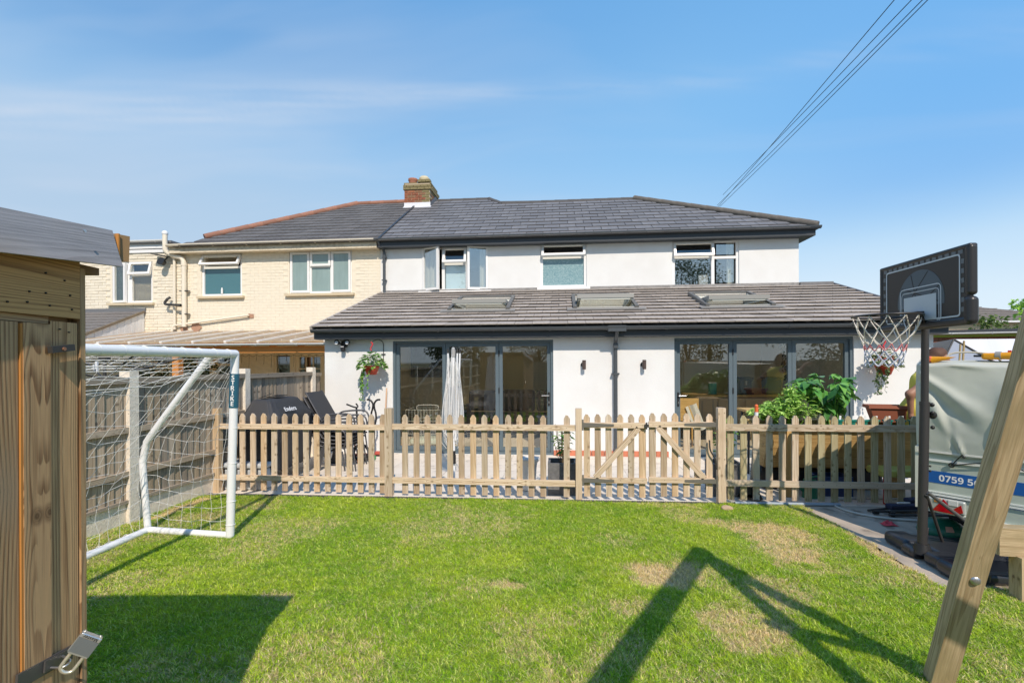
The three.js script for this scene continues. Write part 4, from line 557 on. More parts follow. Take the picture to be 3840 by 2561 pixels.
{
  // open padlock left hanging from the staple
  const p = thing('padlock', 'silver laminated padlock hanging open on the shed hasp', 'padlock', [0, 0, 0], TURN);
  // body built upright in its own axes then leaned over
  const silver = std([0.72, 0.71, 0.68], 0.32, { metalness: 0.85 }), lam = std([0.42, 0.45, 0.48], 0.35, { metalness: 0.85 }); 
  const B = new THREE.Matrix4(); { const up = V(0.45, 0.80, -0.40).normalize(), n = V(0.66, 0.28, 0.70); n.addScaledVector(up, -n.dot(up)).normalize(); const r = up.clone().cross(n); B.makeBasis(r, up, n); B.scale(V(1.15, 1.15, 1.15)); B.setPosition(-1.060, 0.945, -1.197); }
  const w = g => { g.applyMatrix4(B); return g; }; const wd = 0.040, dp = 0.018;
  put(p, 'shackle', w(tube([[-0.0125, 0.004, 0], [-0.0125, -0.022, 0], [-0.010, -0.030, 0], [0, -0.034, 0], [0.010, -0.030, 0], [0.0125, -0.022, 0], [0.0125, 0.004, 0]], 0.0036, 12, true, 40)), std([0.80, 0.76, 0.62], 0.25, { metalness: 0.7 }));
  const body = put(p, 'body', w(bx(wd - 0.003, 0.036, dp - 0.003, 0, 0.022, 0)), lam); for (let i = 0; i < 13; i++) put(body, 'laminate_plate', w(bx(wd, 0.0019, dp, 0, 0.006 + i * 0.0022, 0)), lam); put(body, 'top_plate', w(new RoundedBoxGeometry(wd + 0.001, 0.009, dp + 0.002, 3, 0.002).translate(0, 0.0385, 0)), silver); put(body, 'base_plate', w(bx(wd - 0.002, 0.003, dp - 0.001, 0, 0.0035, 0)), silver); put(body, 'rivet', [-1, 1].flatMap(a => [-1, 1].map(b => w(new THREE.CylinderGeometry(0.002, 0.002, 0.002, 10).translate(a * 0.016, 0.0435, b * 0.006)))), silver); put(body, 'side_plate', w(bx(0.0012, 0.033, 0.012, -wd / 2 - 0.0004, 0.02, 0)), silver);
  const font = await new FontLoader().loadAsync('fonts/droid/droid_sans_bold.typeface.json'); globalThis.FONT = font;
  const t = new TextGeometry('Master', { font, size: 0.0062, depth: 0.0004, curveSegments: 3 }); t.computeBoundingBox(); t.translate(-t.boundingBox.max.x / 2, -0.003, 0); t.rotateZ(Math.PI); t.translate(0, 0.0385, dp / 2 + 0.0011); put(body, 'lettering', w(t), M.black);
}
const FONT = globalThis.FONT;
function text(str, size, depth = 0.001) { const t = new TextGeometry(str, { font: FONT, size, depth, curveSegments: 4 }); t.computeBoundingBox(); t.translate(-(t.boundingBox.max.x + t.boundingBox.min.x) / 2, -(t.boundingBox.max.y + t.boundingBox.min.y) / 2, 0); return t; }
// ---------------------------------------------------------------- football goal along the left fence
{
  const g = thing('football_goal', 'white tubular football goal with net standing on the lawn', 'goal', [-3.1, 0, -4.37]); const at = q => q.translate(3.1, 0, 4.37); const P = std([0.84, 0.85, 0.86], 0.3);
  const post = [-3.10, 0.035, -4.37], top = [-3.035, 1.745, -4.36], back = [-4.0, 0.04, -4.44], n0 = [-2.93, 1.745, -1.55], nb_ = [-3.86, 0.04, -1.6], np = [-3.0, 0.035, -1.55];
  put(g, 'post', [rod(post, top, 0.0375, 16)].map(at), P); put(g, 'post', at(rod(np, n0, 0.0375, 16)), P);
  put(g, 'crossbar', [rod(top, n0, 0.0375, 16), new THREE.SphereGeometry(0.0375, 14, 10).translate(...top)].map(at), P);
  put(g, 'base_bar', [rod(post, back, 0.033, 14), new THREE.SphereGeometry(0.037, 12, 8).translate(...post), new THREE.SphereGeometry(0.034, 12, 8).translate(...back)].map(at), P); put(g, 'base_bar', at(rod(back, nb_, 0.033, 14)), P); put(g, 'base_bar', at(rod(np, nb_, 0.033, 14)), P);
  const stay = [[-4.0, 0.04, -4.44], [-4.04, 0.62, -4.43], [-4.035, 0.74, -4.43], [-4.0, 0.86, -4.425], [-3.93, 0.98, -4.42], [-3.32, 1.70, -4.38], [-3.26, 1.735, -4.372], [-3.05, 1.742, -4.365]]; put(g, 'stay', at(tube(stay, 0.031, 12, true, 60)), P);
  put(g, 'stay', at(tube(stay.map(([x, y, z]) => [x + 0.12, y, z + 2.83]), 0.031, 10, true, 40)), P);
  // sleeve with lettering on the upright
  const lean = Math.atan2(0.065, 1.71); const sl = put(g, 'sleeve', new THREE.CylinderGeometry(0.0415, 0.0415, 0.32, 24), std([0.02, 0.11, 0.17], 0.4), [0.052, 1.40, 0.006], [0, 0, -lean]);
  'STRIKE'.split('').forEach((c, i) => { const t = text(c, 0.042, 0.002); t.rotateZ(-Math.PI / 2 * 0); put(sl, 'letter', t, M.whitePlastic, [0.012, 0.125 - i * 0.049, 0.0395], [0, 0.28, 0]); });
  // net: knotted cords, sagging a little
  const R = rng(71), cords = [], j = (p, a = 0.02) => [p[0] + (R() - 0.5) * a, p[1] + (R() - 0.5) * a, p[2] + (R() - 0.5) * a]; const seg = (a, b, r = 0.0018) => cords.push(rod(a, b, r, 4));
  const mesh = (fn, nu, nv, ok = () => true, jit = 0.03) => { const pt = []; for (let i = 0; i <= nu; i++) { pt.push([]); for (let k = 0; k <= nv; k++) pt[i].push(j(fn(i / nu, k / nv), jit)); } for (let i = 0; i <= nu; i++) for (let k = 0; k <= nv; k++) { if (!ok(i / nu, k / nv)) continue; if (i < nu && ok((i + 1) / nu, k / nv)) seg(pt[i][k], pt[i + 1][k]); if (k < nv && ok(i / nu, (k + 1) / nv)) seg(pt[i][k], pt[i][k + 1]); } };
  // side panel, from the upright back to the stay
  const backX = y => y < 0.7 ? -4.02 : y < 0.95 ? -4.02 + (y - 0.7) * 0.25 : lerp(-3.95, -3.10, (y - 0.95) / 0.79);
  mesh((u, v) => { const y = 0.06 + v * 1.66, bx_ = backX(y), px = -3.10 + 0.065 * v; return [lerp(px, Math.max(bx_, -4.02), u) + 0.0, y - 0.05 * Math.sin(u * Math.PI), -4.375 - 0.06 * u - 0.05 * Math.sin(u * 3.14)]; }, 8, 13);
  // back panel hangs from the crossbar to the base bar behind
  mesh((u, v) => { const z = lerp(-4.38, -1.6, u), sag = Math.sin(u * 3.14159 * 3) * 0.03; const prof = [[-3.05, 1.73], [-3.4, 1.58], [-3.72, 1.22], [-3.95, 0.86], [-4.04, 0.55], [-4.02, 0.05]], t = v * 5, a = Math.min(4, Math.floor(t)), f = t - a; return [lerp(prof[a][0], prof[a + 1][0], f) + 0.08 * u + sag * 0.6, lerp(prof[a][1], prof[a + 1][1], f) - Math.sin(v * 3.14) * (0.10 + 0.05 * Math.sin(u * 9)), z]; }, 24, 16, () => true, 0.045);
  // slack loops bunched under the crossbar
  for (let k = 0; k < 7; k++) { const y = 1.70 - k * 0.026; const pts = []; for (let i = 0; i <= 12; i++) pts.push([-3.08 - k * 0.05 - R() * 0.03, y - Math.sin(i / 12 * 3.14) * (0.02 + 0.02 * k) * (0.6 + R() * 0.6), lerp(-4.3, -1.7, i / 12)]); cords.push(tube(pts, 0.0026, 4, true, 26)); }
  for (let k = 0; k < 14; k++) { const z = -4.25 + k * 0.19; cords.push(new THREE.TorusGeometry(0.041, 0.003, 4, 12).translate(-3.035 + k * 0.007, 1.745, z)); } for (const y of [1.05, 0.72, 0.14, 0.36]) cords.push(new THREE.TorusGeometry(0.041, 0.003, 4, 12).rotateX(1.5708).translate(-3.10 + 0.038 * y, y, -4.37));
  for (let k = 0; k < 9; k++) { const z = -4.2 + k * 0.28; cords.push(new THREE.TorusGeometry(0.037, 0.003, 4, 12).translate(-4.0 + k * 0.013, 0.04, z)); }
  put(g, 'net', cords.map(at), M.cord);
}
// ---------------------------------------------------------------- basketball hoop on its wheeled base
{
  const h = thing('basketball_hoop', 'portable basketball hoop with black backboard and frayed white net', 'basketball hoop', [2.98, 0, -4.39]); const at = q => q.translate(-2.98, 0, 4.39);
  const poleM = std([0.035, 0.033, 0.033], 0.5, { bumpMap: noiseBump, bumpScale: 0.0008 });
  put(h, 'pole', [rod([2.985, 0.10, -4.39], [3.03, 1.30, -4.42], 0.034, 18), rod([3.03, 1.30, -4.42], [3.052, 2.35, -4.435], 0.027, 18), rod([3.029, 1.28, -4.42], [3.031, 1.31, -4.42], 0.036, 18)].map(at), poleM);
  const bolts = []; for (const y of [0.78, 0.74, 1.22, 1.10]) bolts.push(new THREE.SphereGeometry(y > 1 ? 0.016 : 0.009, 10, 8).translate(3.05 + (y > 1 ? 0.02 : 0), y, -4.39)); put(h, 'bolt', bolts.map(at), M.black);
  put(h, 'knob', at(new THREE.SphereGeometry(0.03, 14, 10).scale(1, 1.1, 1).translate(3.085, 1.20, -4.41)), std([0.02, 0.02, 0.02], 0.15)); put(h, 'knob', at(new THREE.SphereGeometry(0.018, 14, 10).translate(3.08, 1.285, -4.41)), std([0.02, 0.02, 0.02], 0.15));
  // backboard: faces -x, spans z -4.80 to -3.83
  const zc = -4.315, yc = 2.205, bw = 0.97, bh = 0.555; const board = put(h, 'backboard', new RoundedBoxGeometry(bw, bh, 0.04, 4, 0.018), std([0.03, 0.029, 0.03], 0.4), [2.945 - 2.98, yc, zc + 4.39], [0, -Math.PI / 2, 0]);
  // print in panel axes: x to the right as seen from the front, y up
  const Z = 0.0225; const rr = (w, hh, r) => { const s = new THREE.Shape(); const x = w / 2, y = hh / 2; s.moveTo(-x + r, -y); s.lineTo(x - r, -y); s.quadraticCurveTo(x, -y, x, -y + r); s.lineTo(x, y - r); s.quadraticCurveTo(x, y, x - r, y); s.lineTo(-x + r, y); s.quadraticCurveTo(-x, y, -x, y - r); s.lineTo(-x, -y + r); s.quadraticCurveTo(-x, -y, -x + r, -y); return s; };
  const flat = (s, z, m, n) => put(board, n, new THREE.ExtrudeGeometry(s, { depth: 0.0012, bevelEnabled: false, curveSegments: 16 }), m, [0, 0, z]);
  const line = (w, hh, r, t) => { const s = rr(w, hh, r); s.holes.push(new THREE.Path(rr(w - 2 * t, hh - 2 * t, r * 0.7).getPoints(8))); return s; };
  const rb = (w, hh, d, x, y) => new RoundedBoxGeometry(w, hh, d, 4, Math.min(w, hh, d) * 0.45).translate(x, y, -0.003); put(board, 'rim_frame', [rb(0.04, bh + 0.016, 0.062, -bw / 2 + 0.005, 0), rb(0.055, bh * 0.66, 0.064, bw / 2 - 0.008, bh * 0.18), rb(bw + 0.03, 0.036, 0.062, 0, bh / 2 - 0.006), rb(0.075, bh * 0.37, 0.078, bw / 2 - 0.012, -bh * 0.345), rb(bw + 0.02, 0.066, 0.072, 0, -bh / 2 + 0.012)], std([0.03, 0.029, 0.03], 0.35));
  const grey = std([0.16, 0.18, 0.20], 0.5), pale = std([0.62, 0.66, 0.70], 0.5), ball = std([0.085, 0.115, 0.14], 0.5);
  { const s = new THREE.Shape(); s.absarc(0, 0, 0.26, -0.15, Math.PI + 0.15, false); const gm = new THREE.ExtrudeGeometry(s, { depth: 0.001, bevelEnabled: false, curveSegments: 30 }); gm.scale(1, 1, 1); gm.translate(0, -0.075, 0); put(board, 'ball_print', gm, ball, [0, 0, Z - 0.002]); const seams = []; for (const [a, b] of [[[-0.10, 0.16], [-0.02, -0.12]], [[0.09, 0.16], [-0.16, -0.10]], [[-0.21, 0.06], [0.2, -0.09]], [[0.22, 0.04], [-0.06, -0.14]]]) seams.push(bar([a[0], a[1], 0], [b[0], b[1], 0], 0.008, 0.001, [1, 0, 0])); put(board, 'seam_print', seams, M.black, [0, 0, Z - 0.0005]); }
  flat(line(0.82, 0.46, 0.03, 0.011), Z - 0.001, pale, 'border_print'); flat(line(0.46, 0.30, 0.05, 0.008), Z, pale, 'target_print'); board.children.at(-1).position.y = -0.10; flat(line(0.42, 0.26, 0.04, 0.006), Z, pale, 'target_print'); board.children.at(-1).position.y = -0.115; flat(rr(0.36, 0.20, 0.006), Z + 0.0006, std([0.55, 0.60, 0.64], 0.45), 'target_panel'); board.children.at(-1).position.y = -0.125;
  for (let i = 0; i < 14; i++) { const s = bx(0.04, 0.03, 0.001); put(board, 'edge_print', s, grey, [-0.42 + i * 0.064, 0.245 - 0.004, Z - 0.0012], [0, 0, (i % 3 - 1) * 0.12]); } for (let i = 0; i < 6; i++) for (const sx of [-0.432, 0.43]) put(board, 'edge_print', bx(0.026, 0.035, 0.001), grey, [sx, 0.17 - i * 0.07, Z - 0.0012], [0, 0, (i % 3 - 1) * 0.15]);
  // rim, bracket and net
  const rc = [2.68, 2.02, -4.33], rim = put(h, 'rim', [new THREE.TorusGeometry(0.235, 0.009, 10, 40).rotateX(Math.PI / 2).translate(...rc), new THREE.TorusGeometry(0.24, 0.004, 6, 40).rotateX(Math.PI / 2).translate(rc[0], rc[1] - 0.045, rc[2]), bx(0.06, 0.10, 0.14, 2.90, 2.0, -4.33)].map(at), std([0.03, 0.028, 0.03], 0.4)); put(rim, 'brace', [rod([2.93, 1.95, -4.26], [2.83, 2.02, -4.16], 0.008), rod([2.93, 1.95, -4.40], [2.83, 2.02, -4.50], 0.008)].map(at), M.black);
  const R = rng(15), rows = [[0.232, 2.015], [0.20, 1.92], [0.165, 1.84], [0.145, 1.785], [0.135, 1.735], [0.13, 1.69], [0.125, 1.65], [0.12, 1.61]], n = 12, cols = [[], [], []]; const P = (k, a) => { const [r, y] = rows[k]; return [rc[0] + Math.cos(a) * r * (0.97 + 0.08 * R()) - 0.02 * k * 0.2, y + (R() - 0.5) * 0.02, rc[2] + Math.sin(a) * r]; };
  const pts = rows.map((_, k) => Array.from({ length: n }, (_, i) => P(k, (i + (k % 2) * 0.5) / n * 6.2832))); for (let k = 0; k + 1 < rows.length; k++) for (let i = 0; i < n; i++) { const a = pts[k][i], b = pts[k + 1][i], c = pts[k + 1][(i + (k % 2 ? 1 : n - 1)) % n], L = k < 3 ? 0 : k < 4 ? 1 : 2; if (k < 2 && R() < 0.12) continue; cols[L].push(tube([a, [(a[0] + b[0]) / 2, (a[1] + b[1]) / 2 - 0.006, (a[2] + b[2]) / 2], b], 0.0042, 5, true, 4), tube([a, [(a[0] + c[0]) / 2, (a[1] + c[1]) / 2 - 0.006, (a[2] + c[2]) / 2], c], 0.0042, 5, true, 4)); }
  [[0.76, 0.71, 0.64], [0.66, 0.24, 0.25], [0.52, 0.56, 0.66]].forEach((c, i) => put(h, 'net', cols[i].map(at), std(c, 0.85)));
  // struts and moulded base
  put(h, 'strut', [rod([3.0, 0.55, -4.36], [3.30, 0.02, -4.58], 0.012), new THREE.SphereGeometry(0.016, 8, 6).translate(3.30, 0.02, -4.58)].map(at), M.iron); put(h, 'strut', at(rod([3.01, 0.57, -4.36], [3.62, 0.10, -4.42], 0.014)), std([0.25, 0.25, 0.25], 0.35, { metalness: 0.7 }));
  const base = put(h, 'base', [new RoundedBoxGeometry(0.20, 0.11, 0.30, 5, 0.045).translate(3.03, 0.06, -4.66), new RoundedBoxGeometry(0.16, 0.09, 0.16, 5, 0.04).translate(2.98, 0.055, -4.46), new RoundedBoxGeometry(0.22, 0.11, 0.20, 5, 0.045).translate(3.04, 0.06, -4.22), new RoundedBoxGeometry(0.24, 0.12, 0.26, 5, 0.05).translate(3.02, 0.065, -4.02), new RoundedBoxGeometry(0.75, 0.10, 0.85, 5, 0.045).translate(3.42, 0.055, -4.32)].map(at), std([0.028, 0.032, 0.04], 0.28)); put(base, 'socket', at(new THREE.CylinderGeometry(0.05, 0.07, 0.08, 18).translate(2.985, 0.10, -4.39)), M.black);
}
// ---------------------------------------------------------------- covered trailer on the right; its tail faces the garden
{
  const t = thing('box_trailer', 'pale green steel trailer under a grey canvas cover with phone number stripe', 'trailer', [3.165, 0.1155, -4.70], -Math.atan2(0.76, 0.65)); t.scale.setScalar(0.93);
  // local: x along the tail to the right and towards the viewer, z out of the tail
  const green = grain([0.46, 0.52, 0.46], [0.38, 0.43, 0.38], 7, 360, [1, 1], 0.45), W = 1.45, D = 1.9;
  const tail = (y0, y1, o, m, n) => put(t, n, bb(0.05, W - 0.05, y0, y1, -0.03, o), m);
  put(t, 'side_panel', [bb(0.0, 0.04, 0.28, 0.82, -D, -0.04), bb(W - 0.04, W, 0.28, 0.82, -D, -0.04)], green); put(t, 'floor', bb(0.02, W - 0.02, 0.30, 0.34, -D, -0.02), M.iron);
  tail(0.40, 0.83, 0.0, green, 'tailgate'); tail(0.255, 0.385, -0.004, green, 'rear_bar'); put(t, 'ridge', [bb(0.05, W - 0.05, 0.715, 0.735, 0.0, 0.012), bb(0.05, W - 0.05, 0.40, 0.415, 0.0, 0.014), bb(0.05, W - 0.05, 0.425, 0.437, 0.0, 0.010), bb(0.03, W - 0.03, 0.245, 0.258, -0.03, 0.02)], std([0.72, 0.75, 0.72], 0.4));
  put(t, 'corner_post', [bb(-0.02, 0.05, 0.26, 0.84, -0.06, 0.01)], std([0.60, 0.62, 0.54], 0.5)); put(t, 'corner_post', bb(W - 0.05, W + 0.02, 0.26, 0.84, -0.06, 0.01), std([0.60, 0.62, 0.54], 0.5));
  const stripe = put(t, 'stripe', bb(0.05, W - 0.05, 0.515, 0.625, 0.0, 0.003), std([0.01, 0.10, 0.36], 0.4)); const tt = text('0759 56 19 7', 0.058, 0.001); put(stripe, 'lettering', tt, M.whitePlastic, [0.385, 0.566, 0.0035]);
  // canvas: a taut sheet with folds pulled towards the lashing points
  const g = new THREE.PlaneGeometry(W + 0.04, 0.92, 90, 60), p = g.attributes.position; const fold = (x, y, ax, ay, dx, dy, w, a) => { const L = Math.hypot(dx, dy), ux = dx / L, uy = dy / L, s = (x - ax) * ux + (y - ay) * uy, c = -(x - ax) * uy + (y - ay) * ux; const wd = w * (0.35 + 1.2 * clamp(s / L)); return a * Math.exp(-(c * c) / (wd * wd)) * ss(-0.03, 0.05, s) * ss(1.15, 0.5, s / L); };
  for (let i = 0; i < p.count; i++) {
    let x = p.getX(i) + W / 2, y = p.getY(i) + 0.80 + 0.46; const u = x / W; const topY = 1.70 - 0.10 * Math.sin(clamp(u) * 3.14) * 0.6 - 0.04 * ss(0.3, 0, u); const f = (y - 0.80) / 0.92; const yy = lerp(0.80 + 0.018 * Math.cos(u * 14), topY, f);
    let z = 0.02 + 0.05 * Math.sin(f * 3.1) * (0.5 + 0.5 * Math.sin(u * 3.1));
    z += fold(x, yy, 0.33, 0.80, -0.26, 0.62, 0.045, 0.026) - fold(x, yy, 0.30, 0.80, -0.16, 0.62, 0.04, 0.026); z += fold(x, yy, 0.58, 0.80, 0.16, 0.7, 0.03, -0.05) + fold(x, yy, 0.58, 0.80, 0.05, 0.65, 0.035, 0.04); z += fold(x, yy, 0.0, 1.55, 0.55, -0.45, 0.05, 0.024) - fold(x, yy, 0.0, 1.48, 0.45, -0.5, 0.04, 0.02) + fold(x, yy, 0.02, 1.66, 0.5, -0.08, 0.02, 0.02); z += 0.012 * (fbm(x * 5, yy * 5, 3, 377) - 0.5);
    z -= 0.10 * ss(0.93, 1, f) ** 2; if (x < 0.04) z -= 0.06 * ss(0.04, -0.02, x);
    p.setXYZ(i, x, yy, z);
  }
  g.computeVertexNormals(); const canvas = phys({ color: 0xffffff, roughness: 0.6, map: blotch([0.56, 0.59, 0.53], [0.49, 0.52, 0.48], 8, 0.8, 362, [1, 1]), side: THREE.DoubleSide }); put(t, 'canvas_cover', g, canvas);
  put(t, 'cover_top', [tri([[0, 1.64, -0.05], [W, 1.66, -0.05], [W, 1.60, -D], [0, 1.58, -D]], [[0, 1, 2, 3]]), tri([[-0.01, 0.80, -0.03], [-0.01, 0.80, -D], [0, 1.58, -D], [0, 1.64, -0.05]], [[0, 1, 2, 3]]), tri([[W, 0.80, -0.03], [W, 1.66, -0.05], [W, 1.60, -D], [W, 0.8, -D]], [[0, 1, 2, 3]])], canvas);
  put(t, 'hem', bb(0.0, W, 0.797, 0.812, 0.022, 0.028), std([0.7, 0.7, 0.66], 0.6));
  const cord = [[0.33, 0.81, 0.04], [0.25, 0.70, 0.025], [0.58, 0.79, 0.04], [0.72, 0.73, 0.03]]; put(t, 'lashing_cord', [tube(cord.slice(0, 2), 0.005, 5, false, 3), tube(cord.slice(1, 3), 0.005, 5, false, 3), tube(cord.slice(2), 0.005, 5, false, 3)], M.black); put(t, 'hook', [new THREE.TorusGeometry(0.018, 0.006, 6, 12).translate(0.25, 0.70, 0.02), new THREE.SphereGeometry(0.012, 8, 6).translate(0.34, 0.79, 0.045)], M.black);
  // rear lamp cluster
  const lm = put(t, 'rear_lamp', new RoundedBoxGeometry(0.27, 0.125, 0.05, 4, 0.02).translate(0.215, 0.325, 0.02), std([0.45, 0.48, 0.46], 0.2, { metalness: 0.2 })); const red = std([0.42, 0.005, 0.012], 0.12); const tr = (a, b, c, m, n) => { const s = new THREE.Shape([a, b, c].map(q => new THREE.Vector2(...q))); put(lm, n, new THREE.ExtrudeGeometry(s, { depth: 0.008, bevelEnabled: false }).translate(0, 0, 0.044), m); }; tr([0.12, 0.27], [0.28, 0.262], [0.20, 0.385], red, 'reflector'); tr([0.285, 0.262], [0.335, 0.29], [0.32, 0.355], red, 'reflector'); tr([0.285, 0.262], [0.32, 0.355], [0.26, 0.30], red, 'reflector'); tr([0.085, 0.30], [0.115, 0.28], [0.095, 0.365], red, 'reflector'); put(lm, 'indicator', new RoundedBoxGeometry(0.05, 0.04, 0.01, 2, 0.004).translate(0.155, 0.365, 0.046), std([0.55, 0.22, 0.05], 0.2)); put(lm, 'reverse_lamp', new RoundedBoxGeometry(0.07, 0.05, 0.01, 2, 0.004).translate(0.265, 0.36, 0.046), std([0.6, 0.62, 0.6], 0.15));
  const pl = put(t, 'number_plate', bb(0.86, 1.30, 0.285, 0.375, 0.0, 0.006), std([0.78, 0.50, 0.03], 0.4)); put(pl, 'lettering', [0, 1, 2, 3, 4].map(i => bb(0.90 + i * 0.075, 0.945 + i * 0.075, 0.30, 0.36, 0.006, 0.0075)).flatMap((g, i) => i % 2 ? [bb(0.90 + i * 0.075, 0.915 + i * 0.075, 0.30, 0.36, 0.006, 0.0075), bb(0.93 + i * 0.075, 0.945 + i * 0.075, 0.30, 0.36, 0.006, 0.0075), bb(0.915 + i * 0.075, 0.93 + i * 0.075, 0.325, 0.337, 0.006, 0.0074)] : [g]), M.black);
  for (const x of [0.06, W - 0.06]) { const w = put(t, 'wheel', new THREE.CylinderGeometry(0.284, 0.284, 0.15, 28).rotateZ(Math.PI / 2).translate(x < 0.5 ? x + 0.06 : x - 0.06, 0.16, -1.0), std([0.03, 0.03, 0.03], 0.9)); put(w, 'rim', new THREE.CylinderGeometry(0.14, 0.14, 0.155, 20).rotateZ(Math.PI / 2).translate(x < 0.5 ? x + 0.06 : x - 0.06, 0.16, -1.0), M.steel); }
}
// things lying on top of the trailer's cover
{
  const orange = std([0.78, 0.36, 0.02], 0.4), a = thing('power_tool', 'orange power tool with grey band and red button lying on the trailer cover', 'power tool', [3.565, 1.668, -4.35], -0.86); put(a, 'body', [new THREE.CylinderGeometry(0.028, 0.034, 0.16, 16).rotateZ(1.5708).translate(0.06, 0.02, 0), new RoundedBoxGeometry(0.12, 0.055, 0.06, 4, 0.02).translate(-0.06, 0.018, 0)], orange); put(a, 'band', new THREE.CylinderGeometry(0.033, 0.033, 0.035, 16).rotateZ(1.5708).translate(-0.02, 0.022, 0), std([0.3, 0.3, 0.28], 0.5)); put(a, 'button', bx(0.02, 0.018, 0.02, 0.045, 0.055, 0), std([0.6, 0.03, 0.03], 0.4)); put(a, 'spout', rod([-0.12, 0.02, 0], [-0.17, 0.022, 0], 0.009), M.black);
  const b = thing('hand_trowel', 'orange pointed tool head beside the person at the trailer corner', 'tool', [3.258, 1.650, -4.63], -0.86); put(b, 'head', new THREE.ConeGeometry(0.04, 0.17, 12).rotateZ(-1.4).scale(1, 0.8, 0.6).translate(0.06, 0.02, 0), orange); put(b, 'collar', new RoundedBoxGeometry(0.05, 0.05, 0.05, 3, 0.015).translate(-0.04, 0.015, 0), std([0.75, 0.16, 0.08], 0.5));
  const c = thing('hooped_rod', 'pale bent rod arching over the trailer cover', 'rod', [3.332, 1.665, -4.63]); put(c, 'rod', tube([[0, 0, 0], [0.05, 0.05, 0.03], [0.15, 0.055, 0.12], [0.23, 0.03, 0.2], [0.27, -0.03, 0.24]], 0.008, 8), std([0.62, 0.58, 0.48], 0.5)); put(c, 'cane', [rod([0.16, -0.03, -0.05], [0.17, 0.13, -0.05], 0.007, 6), rod([0.19, -0.03, -0.05], [0.2, 0.16, -0.05], 0.008, 6)], std([0.4, 0.3, 0.15], 0.8));
}
// ---------------------------------------------------------------- timber swing frame; only the nearest leg is in the frame, the rest throws its shadow
{
  const s = thing('swing_frame', 'thick timber leg of a garden swing frame leaning across the right edge', 'swing', [1.89, 0, -2.70]); const at = g => g.translate(-1.89, 0, 2.70); const A = [1.93, 2.24, -2.05], F1 = [1.905, -0.05, -2.72], F2 = [1.72, -0.05, -1.22];
  const leg = put(s, 'leg', at(bar(F1, [1.938, 2.30, -2.03], 0.092, 0.092, [0.96, 0, 0.28])), M.swing); const at1 = y => { const k = (y - F1[1]) / (2.30 - F1[1]); return [lerp(F1[0], 1.938, k), y, lerp(F1[2], -2.03, k)]; };
  const bp = at1(0.62); put(leg, 'coach_bolt', at(new THREE.SphereGeometry(0.021, 16, 10).scale(1, 1, 0.5).rotateY(-0.27).translate(bp[0] - 0.006, 0.635, bp[2] - 0.052 + 0.105)), M.steel);
  put(s, 'leg', at(bar(F2, [1.95, 2.30, -2.10], 0.09, 0.09, [1, 0, 0.2])), M.swing); put(s, 'crossbeam', at(bar([1.97, 2.24, -2.14], [0.55, 2.24, 0.52], 0.10, 0.12, [0.88, 0, 0.47])), M.swing);
  put(s, 'brace', at(bar([1.76, 1.42, -1.78], [2.44, 1.60, -1.24], 0.09, 0.045, [0, 1, 0])), M.swing);
  for (const k of [0.22, 0.42]) { const p = [lerp(1.97, 0.55, k), 2.18, lerp(-2.14, 0.52, k)]; put(s, 'eye_hook', at(tube([p, [p[0] + 0.01, p[1] - 0.06, p[2]], [p[0], p[1] - 0.16, p[2]]], 0.012, 6)), M.iron); }
}
// dark tray on the right
{ const t = thing('timber_sleeper', 'weathered timber sleeper lying behind the swing leg', 'timber', [3.36, 0, -3.60]); put(t, 'beam', bx(1.0, 0.19, 0.11, 0.16, 0.40, -0.10, [0, -0.12, 0]), M.swing); put(t, 'support', [bx(0.1, 0.31, 0.1, 0.5, 0.155, -0.10), bx(0.1, 0.31, 0.1, -0.2, 0.155, -0.10)], M.swing);
  const p = thing('plastic_tray', 'dark blue plastic tray lying beside the basketball hoop base', 'tray', [3.55, 0, -4.0]); put(p, 'tray', [new RoundedBoxGeometry(0.6, 0.05, 0.4, 3, 0.02).translate(0.2, 0.10, 0.0), new RoundedBoxGeometry(0.3, 0.09, 0.12, 3, 0.02).translate(0.28, 0.06, 0.16)], std([0.02, 0.028, 0.05], 0.3)); }
